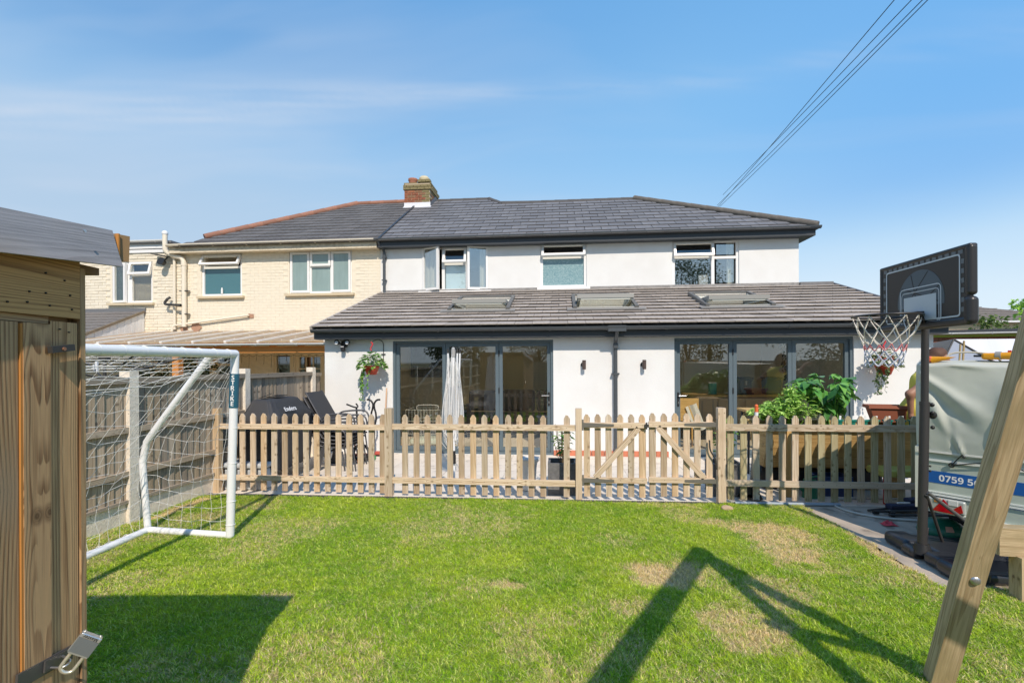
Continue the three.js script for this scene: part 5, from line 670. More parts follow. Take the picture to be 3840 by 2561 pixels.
// ---------------------------------------------------------------- small things on and beside the path
{
  const b = thing('green_ball', 'deflated green patterned ball under the back of the trailer', 'ball', [3.44, 0, -4.82]); put(b, 'ball', new THREE.SphereGeometry(0.16, 28, 18).scale(1.15, 0.72, 1).translate(0, 0.115, 0), std([0.01, 0.14, 0.085], 0.35)); put(b, 'patch', [new THREE.SphereGeometry(0.162, 12, 6, 1.2, 0.35, 0.9, 0.4).scale(1.15, 0.72, 1).translate(0, 0.115, 0), new THREE.SphereGeometry(0.162, 14, 8, 0.0, 0.5, 1.2, 0.6).scale(1.15, 0.72, 1).translate(0, 0.115, 0)], std([0.5, 0.3, 0.22], 0.5));
  const R = rng(3), r = thing('red_rag', 'crumpled pink red rag lying on the path', 'rag', [3.28, 0.012, -5.28]); const g = new THREE.PlaneGeometry(0.14, 0.10, 18, 14); const p = g.attributes.position; for (let i = 0; i < p.count; i++) { const x = p.getX(i), y = p.getY(i), e = ss(0.075, 0.03, Math.hypot(x, y * 1.3)); p.setXYZ(i, x * (0.8 + 0.3 * fbm(x * 30, y * 30, 2, 5)), 0.05 * e * fbm(x * 40 + 3, y * 40, 2, 9) + 0.003, y); } g.computeVertexNormals(); put(r, 'cloth', g, phys({ color: new THREE.Color().setRGB(0.62, 0.07, 0.09), roughness: 0.9, side: THREE.DoubleSide }));
  const st = thing('stone', 'smooth tan stone on the lawn edge below the gate post', 'stone', [1.84, 0, -5.66]); { const q = new THREE.IcosahedronGeometry(0.06, 4), pp = q.attributes.position; for (let i = 0; i < pp.count; i++) { const v = V(pp.getX(i), pp.getY(i), pp.getZ(i)), k = 1 + 0.15 * (vn(v.x * 25 + 9, v.y * 25 + v.z * 20, 7) - 0.5); pp.setXYZ(i, v.x * k * 1.1, v.y * k * 0.62 + 0.028, v.z * k * 0.8); } q.computeVertexNormals(); put(st, 'stone', q, grain([0.50, 0.37, 0.24], [0.36, 0.25, 0.16], 10, 380, [0.2, 0.2])); }
  const hz = thing('garden_hose', 'loose pale garden hose looping across the path by the fence', 'hose', [3.1, 0, -5.8]); put(hz, 'hose', tube([[1.2, 0.02, -0.42], [0.7, 0.02, -0.45], [0.25, 0.02, -0.40], [0.02, 0.02, -0.22], [0.0, 0.02, 0.02], [0.1, 0.02, 0.22], [0.35, 0.02, 0.36], [0.8, 0.02, 0.42]], 0.012, 10, true, 60), std([0.55, 0.55, 0.50], 0.5));
  const ch = thing('folded_chair', 'folded navy camping chair lying on the path beside the trailer', 'folded chair', [3.55, 0, -5.6]); const nav = std([0.02, 0.025, 0.06], 0.7); put(ch, 'fabric', [new RoundedBoxGeometry(0.62, 0.06, 0.10, 3, 0.02).rotateY(0.12).translate(0.28, 0.08, -0.12), new RoundedBoxGeometry(0.30, 0.05, 0.09, 3, 0.02).rotateY(0.2).translate(0.36, 0.13, -0.2)], nav); put(ch, 'frame_tube', [rod([-0.2, 0.05, 0.0], [0.6, 0.06, -0.05], 0.013), rod([-0.22, 0.03, -0.1], [0.6, 0.10, -0.2], 0.013), rod([-0.1, 0.03, 0.05], [0.6, 0.04, 0.06], 0.012)], M.iron); put(ch, 'foot', [new RoundedBoxGeometry(0.06, 0.04, 0.04, 2, 0.01).translate(-0.2, 0.04, 0.0), new RoundedBoxGeometry(0.05, 0.05, 0.05, 2, 0.01).translate(-0.05, 0.035, 0.02)], M.black); put(ch, 'webbing', bx(0.14, 0.012, 0.02, 0.14, 0.12, -0.1, [0, 0.15, 0]), M.cord);
  const pp = thing('grey_pipe', 'thin grey pipe lying along the foot of the right fence', 'pipe', [2.6, 0.02, -5.90]); put(pp, 'pipe', rod([-0.6, 0.01, 0.02], [0.55, 0.01, 0.0], 0.018), std([0.30, 0.36, 0.42], 0.5));
}
// ---------------------------------------------------------------- patio: covered barbecue, storage box, chairs, scooters
{
  const c = thing('barbecue', 'gas barbecue under a fitted charcoal cover', 'barbecue', [-4.05, 0, -6.75]); // long side along z, front to +x
  const cov = std([0.045, 0.044, 0.045], 0.62, { bumpMap: noiseBump, bumpScale: 0.002 }); const rings = [[0.20, 0.255, 0.53, 0], [0.55, 0.262, 0.54, 0], [0.86, 0.268, 0.55, 0], [0.92, 0.27, 0.55, 0.02], [1.00, 0.22, 0.48, 0.0], [1.10, 0.165, 0.41, -0.02], [1.145, 0.14, 0.385, -0.03], [1.16, 0.10, 0.34, -0.03], [1.165, 0.0, 0.0, -0.03]]; const N = 64, pos = [], idx = [], uv = [];
  rings.forEach(([y, hx, hz, ox], k) => { for (let i = 0; i <= N; i++) { const a = i / N * 6.2832, e = 0.25, cx = Math.sign(Math.cos(a)) * Math.abs(Math.cos(a)) ** e, cz = Math.sign(Math.sin(a)) * Math.abs(Math.sin(a)) ** e; const wr = k < 7 ? (fbm(a * 4, y * 3, 3, 41) - 0.5) * 0.045 * (1.1 - y * 0.7) + 0.012 * Math.sin(a * 11 + y * 5) * (k < 4 ? 1 : 0.3) : 0; pos.push(cx * (hx + wr) + ox, y, cz * (hz + wr)); uv.push(a, y); } }); for (let k = 0; k + 1 < rings.length; k++) for (let i = 0; i < N; i++) { const a = k * (N + 1) + i, b = a + N + 1; idx.push(a, b, a + 1, a + 1, b, b + 1); }
  const g = new THREE.BufferGeometry(); g.setAttribute('position', new THREE.BufferAttribute(new Float32Array(pos), 3)); g.setAttribute('uv', new THREE.BufferAttribute(new Float32Array(uv), 2)); g.setIndex(idx); g.computeVertexNormals(); cov.side = THREE.DoubleSide; const cv = put(c, 'cover', g, cov);
  const t = text('Enders', 0.06, 0.002); put(cv, 'lettering', t, M.whitePlastic, [0.262, 1.02, 0.12]); cv.children.at(-1).rotation.set(-0.5, 1.5, 0, 'YXZ');
  put(cv, 'vent_flap', [bx(0.16, 0.012, 0.20, 0.0, 1.185, 0.05, [0, 0, 0.1]), bx(0.10, 0.008, 0.18, -0.06, 1.20, 0.2, [0.15, 0, 0.35]), bx(0.14, 0.01, 0.10, 0.02, 1.195, -0.05)], M.black);
  put(c, 'leg', [-0.2, 0.2].flatMap(x => [-0.46, 0.46].map(z => rod([x, 0.0, z], [x, 0.3, z], 0.018))), M.iron); put(c, 'caster', [-0.2, 0.2].flatMap(x => [-0.46, 0.46].map(z => new THREE.CylinderGeometry(0.03, 0.03, 0.025, 14).rotateZ(1.57).translate(x, 0.03, z))), M.black); put(c, 'tie_strap', tube([[0.26, 0.5, -0.3], [0.29, 0.3, -0.28], [0.27, 0.12, -0.31]], 0.008, 6), M.black);
  const b = thing('storage_box', 'translucent grey plastic storage box behind the left picket fence', 'storage box', [-4.12, 0, -6.22]); const pl = phys({ color: new THREE.Color().setRGB(0.60, 0.64, 0.67), roughness: 0.35, transmission: 0.15, thickness: 0 }); put(b, 'box', new RoundedBoxGeometry(0.56, 0.28, 0.30, 4, 0.03).translate(0, 0.14, 0), pl); put(b, 'lid', new RoundedBoxGeometry(0.62, 0.07, 0.36, 4, 0.03).translate(0, 0.32, 0), pl); put(b, 'rib', [-0.18, -0.06, 0.06, 0.18].map(x => bx(0.02, 0.24, 0.012, x, 0.14, 0.152)), pl);
  // stacked reclining garden chairs, each its own thing
  const chair = thing('garden_chair', 'topmost black mesh garden chair of the stack against the white wall', 'garden chair', [-3.45, 0, -7.55], 0, 'stacked black garden chairs'); const tubeM = std([0.10, 0.10, 0.105], 0.4, { metalness: 0.3 }), sling = std([0.055, 0.055, 0.058], 0.7);
  // local: facing +x
  const back = bar([-0.12, 0.62, 0], [-0.46, 1.20, 0], 0.02, 0.50, [0.86, 0.5, 0]); put(chair, 'backrest', back, sling); put(chair, 'seat', bx(0.46, 0.02, 0.50, 0.10, 0.60, 0), sling);
  for (const z of [-0.26, 0.26]) { put(chair, 'side_frame', tube([[-0.47, 1.21, z], [-0.13, 0.63, z], [0.0, 0.60, z], [0.34, 0.60, z]], 0.013, 8, false, 12), tubeM); put(chair, 'armrest', tube([[-0.20, 0.80, z * 1.08], [-0.10, 0.86, z * 1.1], [0.20, 0.88, z * 1.1], [0.30, 0.84, z * 1.1], [0.33, 0.72, z * 1.08], [0.28, 0.58, z * 1.05]], 0.014, 8, true, 30), tubeM); put(chair, 'leg', rod([0.26, 0.6, z], [0.34, 0.0, z * 1.05], 0.012), tubeM); put(chair, 'leg', rod([-0.10, 0.6, z], [-0.24, 0.0, z * 1.05], 0.012), tubeM); }
  const place = ['second', 'third', 'fourth', 'lowest']; for (let k = 0; k < 4; k++) { const q = chair.clone(); q.name = numbered('garden_chair'); q.userData = { label: `${place[k]} black mesh garden chair from the top of the stack by the wall`, category: 'garden chair', group: 'stacked black garden chairs' }; q.position.set(-3.45 - 0.035 * (k + 1), -0.055 * (k + 1) - 0.02, -7.55); q.children.forEach(m => { if (m.name === 'leg') m.scale.y = 0.9; }); scene.add(q); }
  // scooter with a Y shaped handlebar, child's bike handlebar, broom
  const s = thing('kick_scooter', 'black kick scooter with Y shaped handlebar parked by the white wall', 'scooter', [-3.28, 0, -8.45]); put(s, 'handlebar', [tube([[-0.12, 1.01, 0], [-0.06, 1.0, 0], [-0.015, 0.94, 0], [-0.015, 0.86, 0], [-0.042, 0.76, 0], [-0.042, 0.64, 0], [-0.012, 0.56, 0]], 0.017, 8, true, 30), tube([[0.12, 1.01, 0], [0.06, 1.0, 0], [0.015, 0.94, 0], [0.015, 0.86, 0], [0.042, 0.76, 0], [0.042, 0.64, 0], [0.012, 0.56, 0]], 0.017, 8, true, 30)], M.black); put(s, 'stem', [rod([0, 0.56, 0], [0, 0.12, 0.05], 0.024), rod([0.0, 0.5, 0], [0, 0.25, 0.02], 0.03)], M.iron); put(s, 'deck', new RoundedBoxGeometry(0.12, 0.03, 0.5, 3, 0.01).translate(0, 0.08, 0.33), M.black); for (const z of [0.06, 0.62]) put(s, 'wheel', new THREE.CylinderGeometry(0.055, 0.055, 0.03, 18).rotateZ(1.5708).translate(0, 0.055, z), std([0.45, 0.05, 0.04], 0.5));
  const br = thing('broom', 'broom with pale wooden handle leaning on the wall by the left doors', 'broom', [-3.13, 0, -8.55]); put(br, 'handle', rod([0.01, 0.05, 0.05], [-0.01, 1.20, -0.18], 0.013), std([0.62, 0.40, 0.25], 0.6)); put(br, 'head', new RoundedBoxGeometry(0.28, 0.06, 0.07, 2, 0.015).translate(0, 0.06, 0.05), std([0.5, 0.1, 0.07], 0.6)); put(br, 'bristles', bx(0.26, 0.05, 0.05, 0, 0.025, 0.05), M.black);
  const bk = thing('balance_bike', 'small dark balance bike beside the stacked chairs', 'bike', [-3.42, 0, -7.95]); put(bk, 'handlebar', [tube([[-0.08, 0.98, 0.12], [0.02, 0.92, 0.02], [0.02, 0.92, -0.1], [-0.05, 0.96, -0.2]], 0.013, 8), rod([0.02, 0.92, -0.04], [0.06, 0.3, -0.04], 0.016)], M.black); for (const x of [0.10, -0.42]) put(bk, 'wheel', new THREE.TorusGeometry(0.13, 0.025, 8, 24).translate(x, 0.155, -0.04), M.black); put(bk, 'frame', [rod([0.05, 0.45, -0.04], [-0.42, 0.18, -0.04], 0.018), rod([-0.25, 0.28, -0.04], [-0.30, 0.5, -0.04], 0.014), new RoundedBoxGeometry(0.18, 0.04, 0.1, 2, 0.015).translate(-0.3, 0.52, -0.04)], std([0.05, 0.05, 0.06], 0.4));
  const sc = thing('toy_scooter', 'small red and green toy scooter lying at the foot of the wall', 'toy scooter', [-3.35, 0, -8.15]); put(sc, 'deck', new RoundedBoxGeometry(0.42, 0.04, 0.10, 2, 0.01).rotateY(0.2).translate(0, 0.09, 0), std([0.5, 0.06, 0.04], 0.45)); put(sc, 'handle', [rod([-0.16, 0.1, 0], [-0.12, 0.45, 0.03], 0.012), rod([-0.12, 0.45, -0.06], [-0.12, 0.45, 0.12], 0.014)], std([0.5, 0.06, 0.04], 0.45)); for (const x of [-0.18, 0.18]) put(sc, 'wheel', new THREE.CylinderGeometry(0.05, 0.05, 0.03, 16).rotateX(1.5708).translate(x, 0.05, 0.02), std([0.05, 0.35, 0.12], 0.5));
  // folded rotary washing line
  const w = thing('rotary_washing_line', 'folded rotary washing line with white cords in front of the left doors', 'washing line', [-1.51, 0, -6.93]); put(w, 'pole', rod([0, 0.0, 0], [0, 1.80, 0], 0.021, 12), M.whitePlastic); put(w, 'ground_socket', [rod([0, 0.26, 0], [0, 0.40, 0], 0.026), bx(0.04, 0.12, 0.05, 0.012, 0.28, 0.02)], M.black); const R = rng(8), arms = [[-0.075, 0.012], [0.065, 0.03], [-0.02, -0.07], [0.085, -0.05]]; for (const [x, z] of arms) put(w, 'arm', [rod([x * 0.5, 0.55, z], [x * 1.0, 1.79, z], 0.013, 8)], M.whitePlastic); put(w, 'hub', [new THREE.CylinderGeometry(0.035, 0.03, 0.10, 12).translate(0, 1.79, 0), new THREE.SphereGeometry(0.026, 10, 8).translate(0, 1.85, 0)], std([0.40, 0.40, 0.40], 0.5)); put(w, 'arm_tip', arms.map(([x, z]) => new THREE.CylinderGeometry(0.014, 0.014, 0.06, 8).translate(x, 1.82, z)), M.iron);
  const cords = []; for (let k = 0; k < 66; k++) { const a = R() * 6.28, r0 = 0.05 + R() * 0.05, r1 = 0.09 + R() * 0.085, y0 = 1.35 + R() * 0.42, y1 = 0.42 + R() * 0.35; cords.push(tube([[Math.cos(a) * r0, y0, Math.sin(a) * r0 * 0.8], [Math.cos(a + 0.1) * r1 * 0.9, (y0 + y1) / 2 + 0.05, Math.sin(a + 0.1) * r1 * 0.8], [Math.cos(a + 0.2) * r1, y1 + 0.12, Math.sin(a + 0.2) * r1 * 0.8], [Math.cos(a + 0.3) * r1 * 0.6, y1, Math.sin(a + 0.3) * r1 * 0.6]], 0.0036, 4, true, 10)); } put(w, 'cord', cords, M.cord).userData.kind = 'stuff';
}
// ---------------------------------------------------------------- wall lights, floodlight
{
  const lamp = thing('wall_light', 'brown up and down cylinder wall light to the left of the grey downpipe', 'wall light', [0.43, 1.61, -8.80], 0, 'brown cylinder wall lights'); put(lamp, 'body', new THREE.CylinderGeometry(0.033, 0.033, 0.16, 20).translate(0, 0, 0.075), std([0.085, 0.06, 0.05], 0.4)); put(lamp, 'mount', [new THREE.CylinderGeometry(0.045, 0.045, 0.02, 20).rotateX(1.5708).translate(-0.012, 0, 0.01), rod([0, 0, 0.01], [0, 0, 0.05], 0.014)], std([0.07, 0.06, 0.055], 0.4)); put(lamp, 'lens', [new THREE.CylinderGeometry(0.026, 0.026, 0.004, 16).translate(0, 0.081, 0.075), new THREE.CylinderGeometry(0.026, 0.026, 0.004, 16).translate(0, -0.081, 0.075)], std([0.5, 0.5, 0.48], 0.1));
  const l2 = lamp.clone(); l2.name = numbered('wall_light'); l2.position.x = 1.465; l2.userData = { label: 'brown up and down cylinder wall light to the right of the grey downpipe', category: 'wall light', group: 'brown cylinder wall lights' }; scene.add(l2);
  const f = thing('security_light', 'black twin spot security light with camera under the left extension eaves', 'security light', [-3.955, 1.97, -8.80]); put(f, 'base', [new RoundedBoxGeometry(0.11, 0.12, 0.05, 3, 0.02).translate(0, 0.04, 0.03), rod([-0.03, 0.03, 0.05], [-0.09, 0.06, 0.09], 0.014), rod([0.03, 0.03, 0.05], [0.09, 0.06, 0.09], 0.014)], M.black); for (const sx of [-1, 1]) { const h = put(f, 'spot_head', new THREE.CylinderGeometry(0.045, 0.03, 0.07, 18).rotateX(1.35).translate(sx * 0.10, 0.07, 0.11), M.black); put(h, 'lens', new THREE.CylinderGeometry(0.033, 0.033, 0.006, 18).rotateX(1.35).translate(sx * 0.10, 0.062, 0.148), std([0.75, 0.76, 0.76], 0.1)); } put(f, 'camera_head', [new RoundedBoxGeometry(0.075, 0.11, 0.075, 4, 0.02).translate(0, -0.05, 0.09)], M.black); put(f, 'bezel', bx(0.055, 0.012, 0.004, 0, -0.012, 0.129), M.whitePlastic);
}
// ---------------------------------------------------------------- planters, pots
{
  const pot = (label, x, z, seed) => { const p = thing('grey_planter', label, 'planter', [x, 0, z]); put(p, 'pot', [bb(-0.18, 0.18, 0, 0.40, -0.18, -0.15), bb(-0.18, 0.18, 0, 0.40, 0.15, 0.18), bb(-0.18, -0.15, 0, 0.40, -0.15, 0.15), bb(0.15, 0.18, 0, 0.40, -0.15, 0.15), bb(-0.15, 0.15, 0, 0.03, -0.15, 0.15)], M.potGrey ??= grain([0.17, 0.175, 0.18], [0.11, 0.11, 0.115], 16, 390, [0.5, 0.5], 0.9, { bumpMap: noiseBump, bumpScale: 0.004 })); put(p, 'soil', bb(-0.15, 0.15, 0.33, 0.35, -0.15, 0.15), std([0.05, 0.035, 0.025], 1)); return p; };
  pot('rough grey square planter left of the double gate', 0.03, -6.32, 1); pot('rough grey square planter right of the gate post', 2.05, -6.42, 2);
  const wu = thing('white_urn', 'white fluted urn shaped pot behind the middle picket fence', 'urn', [-0.40, 0, -6.38]); put(wu, 'pot', new THREE.LatheGeometry([[0.0, 0], [0.085, 0], [0.09, 0.03], [0.085, 0.1], [0.10, 0.3], [0.11, 0.36], [0.135, 0.39], [0.14, 0.42], [0.11, 0.42], [0.09, 0.3], [0, 0.28]].map(p => new THREE.Vector2(...p)), 12), std([0.78, 0.78, 0.76], 0.5));
  // raised timber trough: sloping boards on splayed legs
  const t = thing('timber_trough', 'raised V shaped timber planting trough behind the right picket fence', 'planter', [3.55, 0, -6.62]); const W = 2.0, top = 0.84, bot = 0.34; const zT = 0.34, zB = 0.12;
  for (const s of [1, -1]) for (let k = 0; k < 4; k++) { const a = k / 4, b = (k + 0.965) / 4; put(t, 'board', bar([0, lerp(bot, top, a), s * lerp(zB, zT, a)], [0, lerp(bot, top, b), s * lerp(zB, zT, b)], W, 0.022, [1, 0, 0]), M.trug[k % 3]); }
  for (const x of [-W / 2 + 0.03, W / 2 - 0.03]) for (let k = 0; k < 4; k++) { const y0 = lerp(bot, top, k / 4), y1 = lerp(bot, top, (k + 0.965) / 4), z = lerp(zB, zT, k / 4) - 0.012; put(t, 'end_board', slab([[-z, y0], [z, y0], [z + 0.05, y1], [-z - 0.05, y1]], [], 0.022).rotateY(Math.PI / 2).translate(x + (x < 0 ? 0 : 0), 0, 0), M.trug[(k + 1) % 3]); }
  for (const x of [-0.77, 0.40, 0.9]) for (const s of [1, -1]) put(t, 'leg', bar([x, 0, s * (zT - 0.02)], [x, top, s * (zT + 0.025)], 0.10, 0.04, [1, 0, 0]), M.trug[2]);
  put(t, 'rim', [bb(-W / 2 - 0.02, W / 2 + 0.02, top, top + 0.03, zT - 0.03, zT + 0.06), bb(-W / 2 - 0.02, W / 2 + 0.02, top, top + 0.03, -zT - 0.06, -zT + 0.03)], M.trug[0]); put(t, 'base_board', bb(-W / 2 + 0.02, W / 2 - 0.02, bot - 0.02, bot, -zB, zB), M.trug[1]); put(t, 'soil', bb(-W / 2 + 0.06, W / 2 - 0.06, 0.76, 0.79, -0.28, 0.28), std([0.05, 0.035, 0.025], 1));
  const teal = std([0.005, 0.19, 0.155], 0.4); const first = thing('seedling_pot', 'small teal seedling pot with white label, leftmost on the trough rim', 'plant pot', [3.35, 0.872, -6.30], 0, 'teal seedling pots on the trough rim'); put(first, 'pot', [new THREE.CylinderGeometry(0.048, 0.036, 0.075, 4, 1, true).rotateY(Math.PI / 4).translate(0, 0.037, 0), bx(0.082, 0.018, 0.082, 0, 0.068, 0)], teal); first.children[0].material.side = THREE.DoubleSide; put(first, 'plant_label', bx(0.022, 0.055, 0.002, 0.02, 0.095, 0, [0, 0, -0.1]), M.whitePlastic);
  const words = ['second', 'third', 'fourth', 'fifth', 'sixth', 'last']; [3.50, 3.635, 3.76, 3.905, 4.05, 4.19].forEach((x, i) => { const q = first.clone(); q.name = numbered('seedling_pot'); q.position.set(x, 0.872, -6.30); q.userData = { label: `${words[i]} small teal seedling pot from the left on the trough rim`, category: 'plant pot', group: 'teal seedling pots on the trough rim' }; scene.add(q); });
  const tc = thing('terracotta_trough', 'long terracotta plastic trough behind the teal seedling pots', 'planter', [4.0, 0.87, -6.84], -0.22); const terra = std([0.27, 0.085, 0.045], 0.6); const pr = (x0, x1, y0, y1, i) => tri([[x0 + i, y0, -0.07], [x1 - i, y0, -0.07], [x1 - i, y0, 0.07], [x0 + i, y0, 0.07], [x0, y1, -0.10], [x1, y1, -0.10], [x1, y1, 0.10], [x0, y1, 0.10]], [[3, 2, 6, 7], [1, 0, 4, 5], [0, 3, 7, 4], [2, 1, 5, 6], [0, 1, 2, 3]]); put(tc, 'body', pr(0, 1.25, 0, 0.18, 0.05), terra); put(tc, 'rim', [bb(-0.025, 1.275, 0.175, 0.215, 0.095, 0.12), bb(-0.025, 1.275, 0.175, 0.215, -0.12, -0.095), bb(-0.025, 0.0, 0.175, 0.215, -0.095, 0.095), bb(1.25, 1.275, 0.175, 0.215, -0.095, 0.095)], std([0.34, 0.115, 0.065], 0.55)); terra.side = THREE.DoubleSide;
  const wt = thing('water_table', 'yellow topped toy water table with red legs behind the right fence', 'toy table', [3.95, 0, -6.18]); put(wt, 'basin', [new RoundedBoxGeometry(0.55, 0.09, 0.32, 4, 0.03).translate(0, 0.36, 0)], std([0.60, 0.60, 0.16], 0.4)); put(wt, 'leg', [-0.2, 0.2].map(x => rod([x, 0, 0.1], [x, 0.32, 0.1], 0.03)), std([0.55, 0.03, 0.02], 0.4));
  const bags = [['black compost sack slumped in the left end under the timber trough', 2.95, 3], ['black compost sack slumped in the right end under the timber trough', 3.75, 4]]; for (const [l, x, sd] of bags) { const g = thing('compost_sack', l, 'sack', [x, 0, -6.78], 0, 'black sacks under the trough'), q = new RoundedBoxGeometry(0.74, 0.30, 0.26, 8, 0.09), pp = q.attributes.position; for (let i = 0; i < pp.count; i++) { const v = V(pp.getX(i), pp.getY(i), pp.getZ(i)), k = 1 + 0.22 * (fbm(v.x * 9 + sd, v.y * 9 + v.z * 7, 3, 61) - 0.5); pp.setXYZ(i, v.x * k, v.y * k + 0.155, v.z * k); } q.computeVertexNormals(); put(g, 'sack', q, std([0.02, 0.02, 0.022], 0.5)); put(g, 'tied_end', new THREE.ConeGeometry(0.05, 0.12, 8).rotateZ(1.4).translate(-0.4, 0.2, 0), std([0.02, 0.02, 0.022], 0.5)); }
  const cr = thing('blue_crate', 'blue plastic crate in the shade under the timber trough', 'crate', [3.35, 0, -6.5]); put(cr, 'body', [bb(-0.2, 0.2, 0, 0.24, 0.12, 0.14), bb(-0.2, 0.2, 0, 0.24, -0.14, -0.12), bb(-0.2, -0.18, 0, 0.24, -0.12, 0.12), bb(0.18, 0.2, 0, 0.24, -0.12, 0.12), bb(-0.2, 0.2, 0, 0.02, -0.12, 0.12)], std([0.03, 0.06, 0.16], 0.5));
  const wc = thing('watering_can', 'green plastic watering can standing under the timber trough', 'watering can', [3.02, 0, -6.3]); put(wc, 'body', new THREE.CylinderGeometry(0.07, 0.09, 0.22, 18).translate(0, 0.11, 0), std([0.03, 0.22, 0.12], 0.45)); put(wc, 'handle', tube([[0.07, 0.05, 0], [0.15, 0.14, 0], [0.10, 0.25, 0], [0, 0.24, 0]], 0.012, 8), std([0.03, 0.22, 0.12], 0.45)); put(wc, 'spout', rod([-0.07, 0.06, 0], [-0.2, 0.24, 0], 0.014), std([0.03, 0.22, 0.12], 0.45));
  const sr = thing('strimmer', 'grass strimmer with orange grip leaning behind the right fence', 'strimmer', [2.28, 0, -6.14]); put(sr, 'shaft', [rod([-0.02, 0.1, 0.02], [0.055, 1.05, 0], 0.013), rod([0.06, 0.6, 0.0], [0.06, 1.0, 0.0], 0.02)], M.black); put(sr, 'lower_tube', rod([-0.03, 0.1, 0.03], [0.03, 0.62, 0.02], 0.014), M.steel); put(sr, 'grip', [new THREE.CylinderGeometry(0.02, 0.022, 0.06, 12).translate(0.06, 1.08, 0), new THREE.SphereGeometry(0.022, 10, 8).translate(0.06, 1.12, 0)], std([0.75, 0.15, 0.04], 0.5)); put(sr, 'collar', new THREE.CylinderGeometry(0.021, 0.021, 0.05, 12).translate(0.06, 1.03, 0), M.whitePlastic); put(sr, 'guard', [new THREE.CylinderGeometry(0.09, 0.14, 0.09, 18, 1, false, 0.4, 4.2).translate(-0.03, 0.08, 0.03), new THREE.CylinderGeometry(0.04, 0.05, 0.14, 12).translate(-0.03, 0.15, 0.03)], M.black); put(sr, 'trigger', bx(0.07, 0.03, 0.03, 0.02, 0.18, 0.05, [0, 0, -0.5]), std([0.6, 0.04, 0.03], 0.4));
  const tb = thing('cafe_table', 'small wooden topped table in front of the right doors', 'table', [2.92, 0, -7.7]); put(tb, 'top', bx(0.40, 0.03, 0.4, 0, 0.93, 0), M.trug[0]); for (const [x, z] of [[-0.16, -0.15], [0.16, -0.15], [-0.16, 0.15], [0.16, 0.15]]) put(tb, 'leg', rod([x, 0, z], [x * 0.9, 0.89, z * 0.9], 0.016), M.iron);
}
// ---------------------------------------------------------------- leaves
// a folded, pointed leaf lying along +z from its stalk, unit length
function leafGeo(w = 0.5, droop = 0.25, fold = 0.12, n = 4) {
  const pos = [], uv = [], idx = []; for (let i = 0; i <= n; i++) { const t = i / n, h = w * Math.pow(Math.sin(Math.PI * Math.pow(t, 0.8)), 0.9) * 0.5, y = -droop * t * t; pos.push(-h, y + fold * h * 2, t, 0, y, t, h, y + fold * h * 2, t); uv.push(0, t, 0.5, t, 1, t); }
  for (let i = 0; i < n; i++) { const a = i * 3; idx.push(a, a + 3, a + 1, a + 1, a + 3, a + 4, a + 1, a + 4, a + 2, a + 2, a + 4, a + 5); }
  const g = new THREE.BufferGeometry(); g.setAttribute('position', new THREE.BufferAttribute(new Float32Array(pos), 3)); g.setAttribute('uv', new THREE.BufferAttribute(new Float32Array(uv), 2)); g.setIndex(idx); g.computeVertexNormals(); return g;
}
const leafMat = (c, rough = 0.5, tr = 0.35) => phys({ color: new THREE.Color().setRGB(...c), roughness: 0.95, transmission: tr, thickness: 0, ior: 1.4, clearcoat: rough < 0.5 ? 0.6 : 0.2, clearcoatRoughness: 0.4, side: THREE.DoubleSide });
const leafM = { big: [[0.085, 0.30, 0.035], [0.055, 0.21, 0.03], [0.17, 0.42, 0.06]].map(c => leafMat(c, 0.38, 0.22)), bush: [[0.36, 0.62, 0.09], [0.24, 0.48, 0.06], [0.52, 0.74, 0.18]].map(c => leafMat(c, 0.5, 0.2)), basket: [[0.10, 0.30, 0.035], [0.17, 0.39, 0.05], [0.30, 0.46, 0.09]].map(c => leafMat(c, 0.5)), dull: [[0.10, 0.18, 0.045], [0.17, 0.24, 0.07], [0.07, 0.13, 0.035]].map(c => leafMat(c, 0.55)) };
const aim = (m, p, dir, len, roll = 0) => { m.position.copy(p); const z = dir.clone().normalize(), up = Math.abs(z.y) > 0.95 ? V(1, 0, 0) : V(0, 1, 0), x = up.clone().cross(z).normalize(), y = z.clone().cross(x); m.quaternion.setFromRotationMatrix(new THREE.Matrix4().makeBasis(x, y, z)); m.rotateZ(roll); m.scale.setScalar(len); return m; };
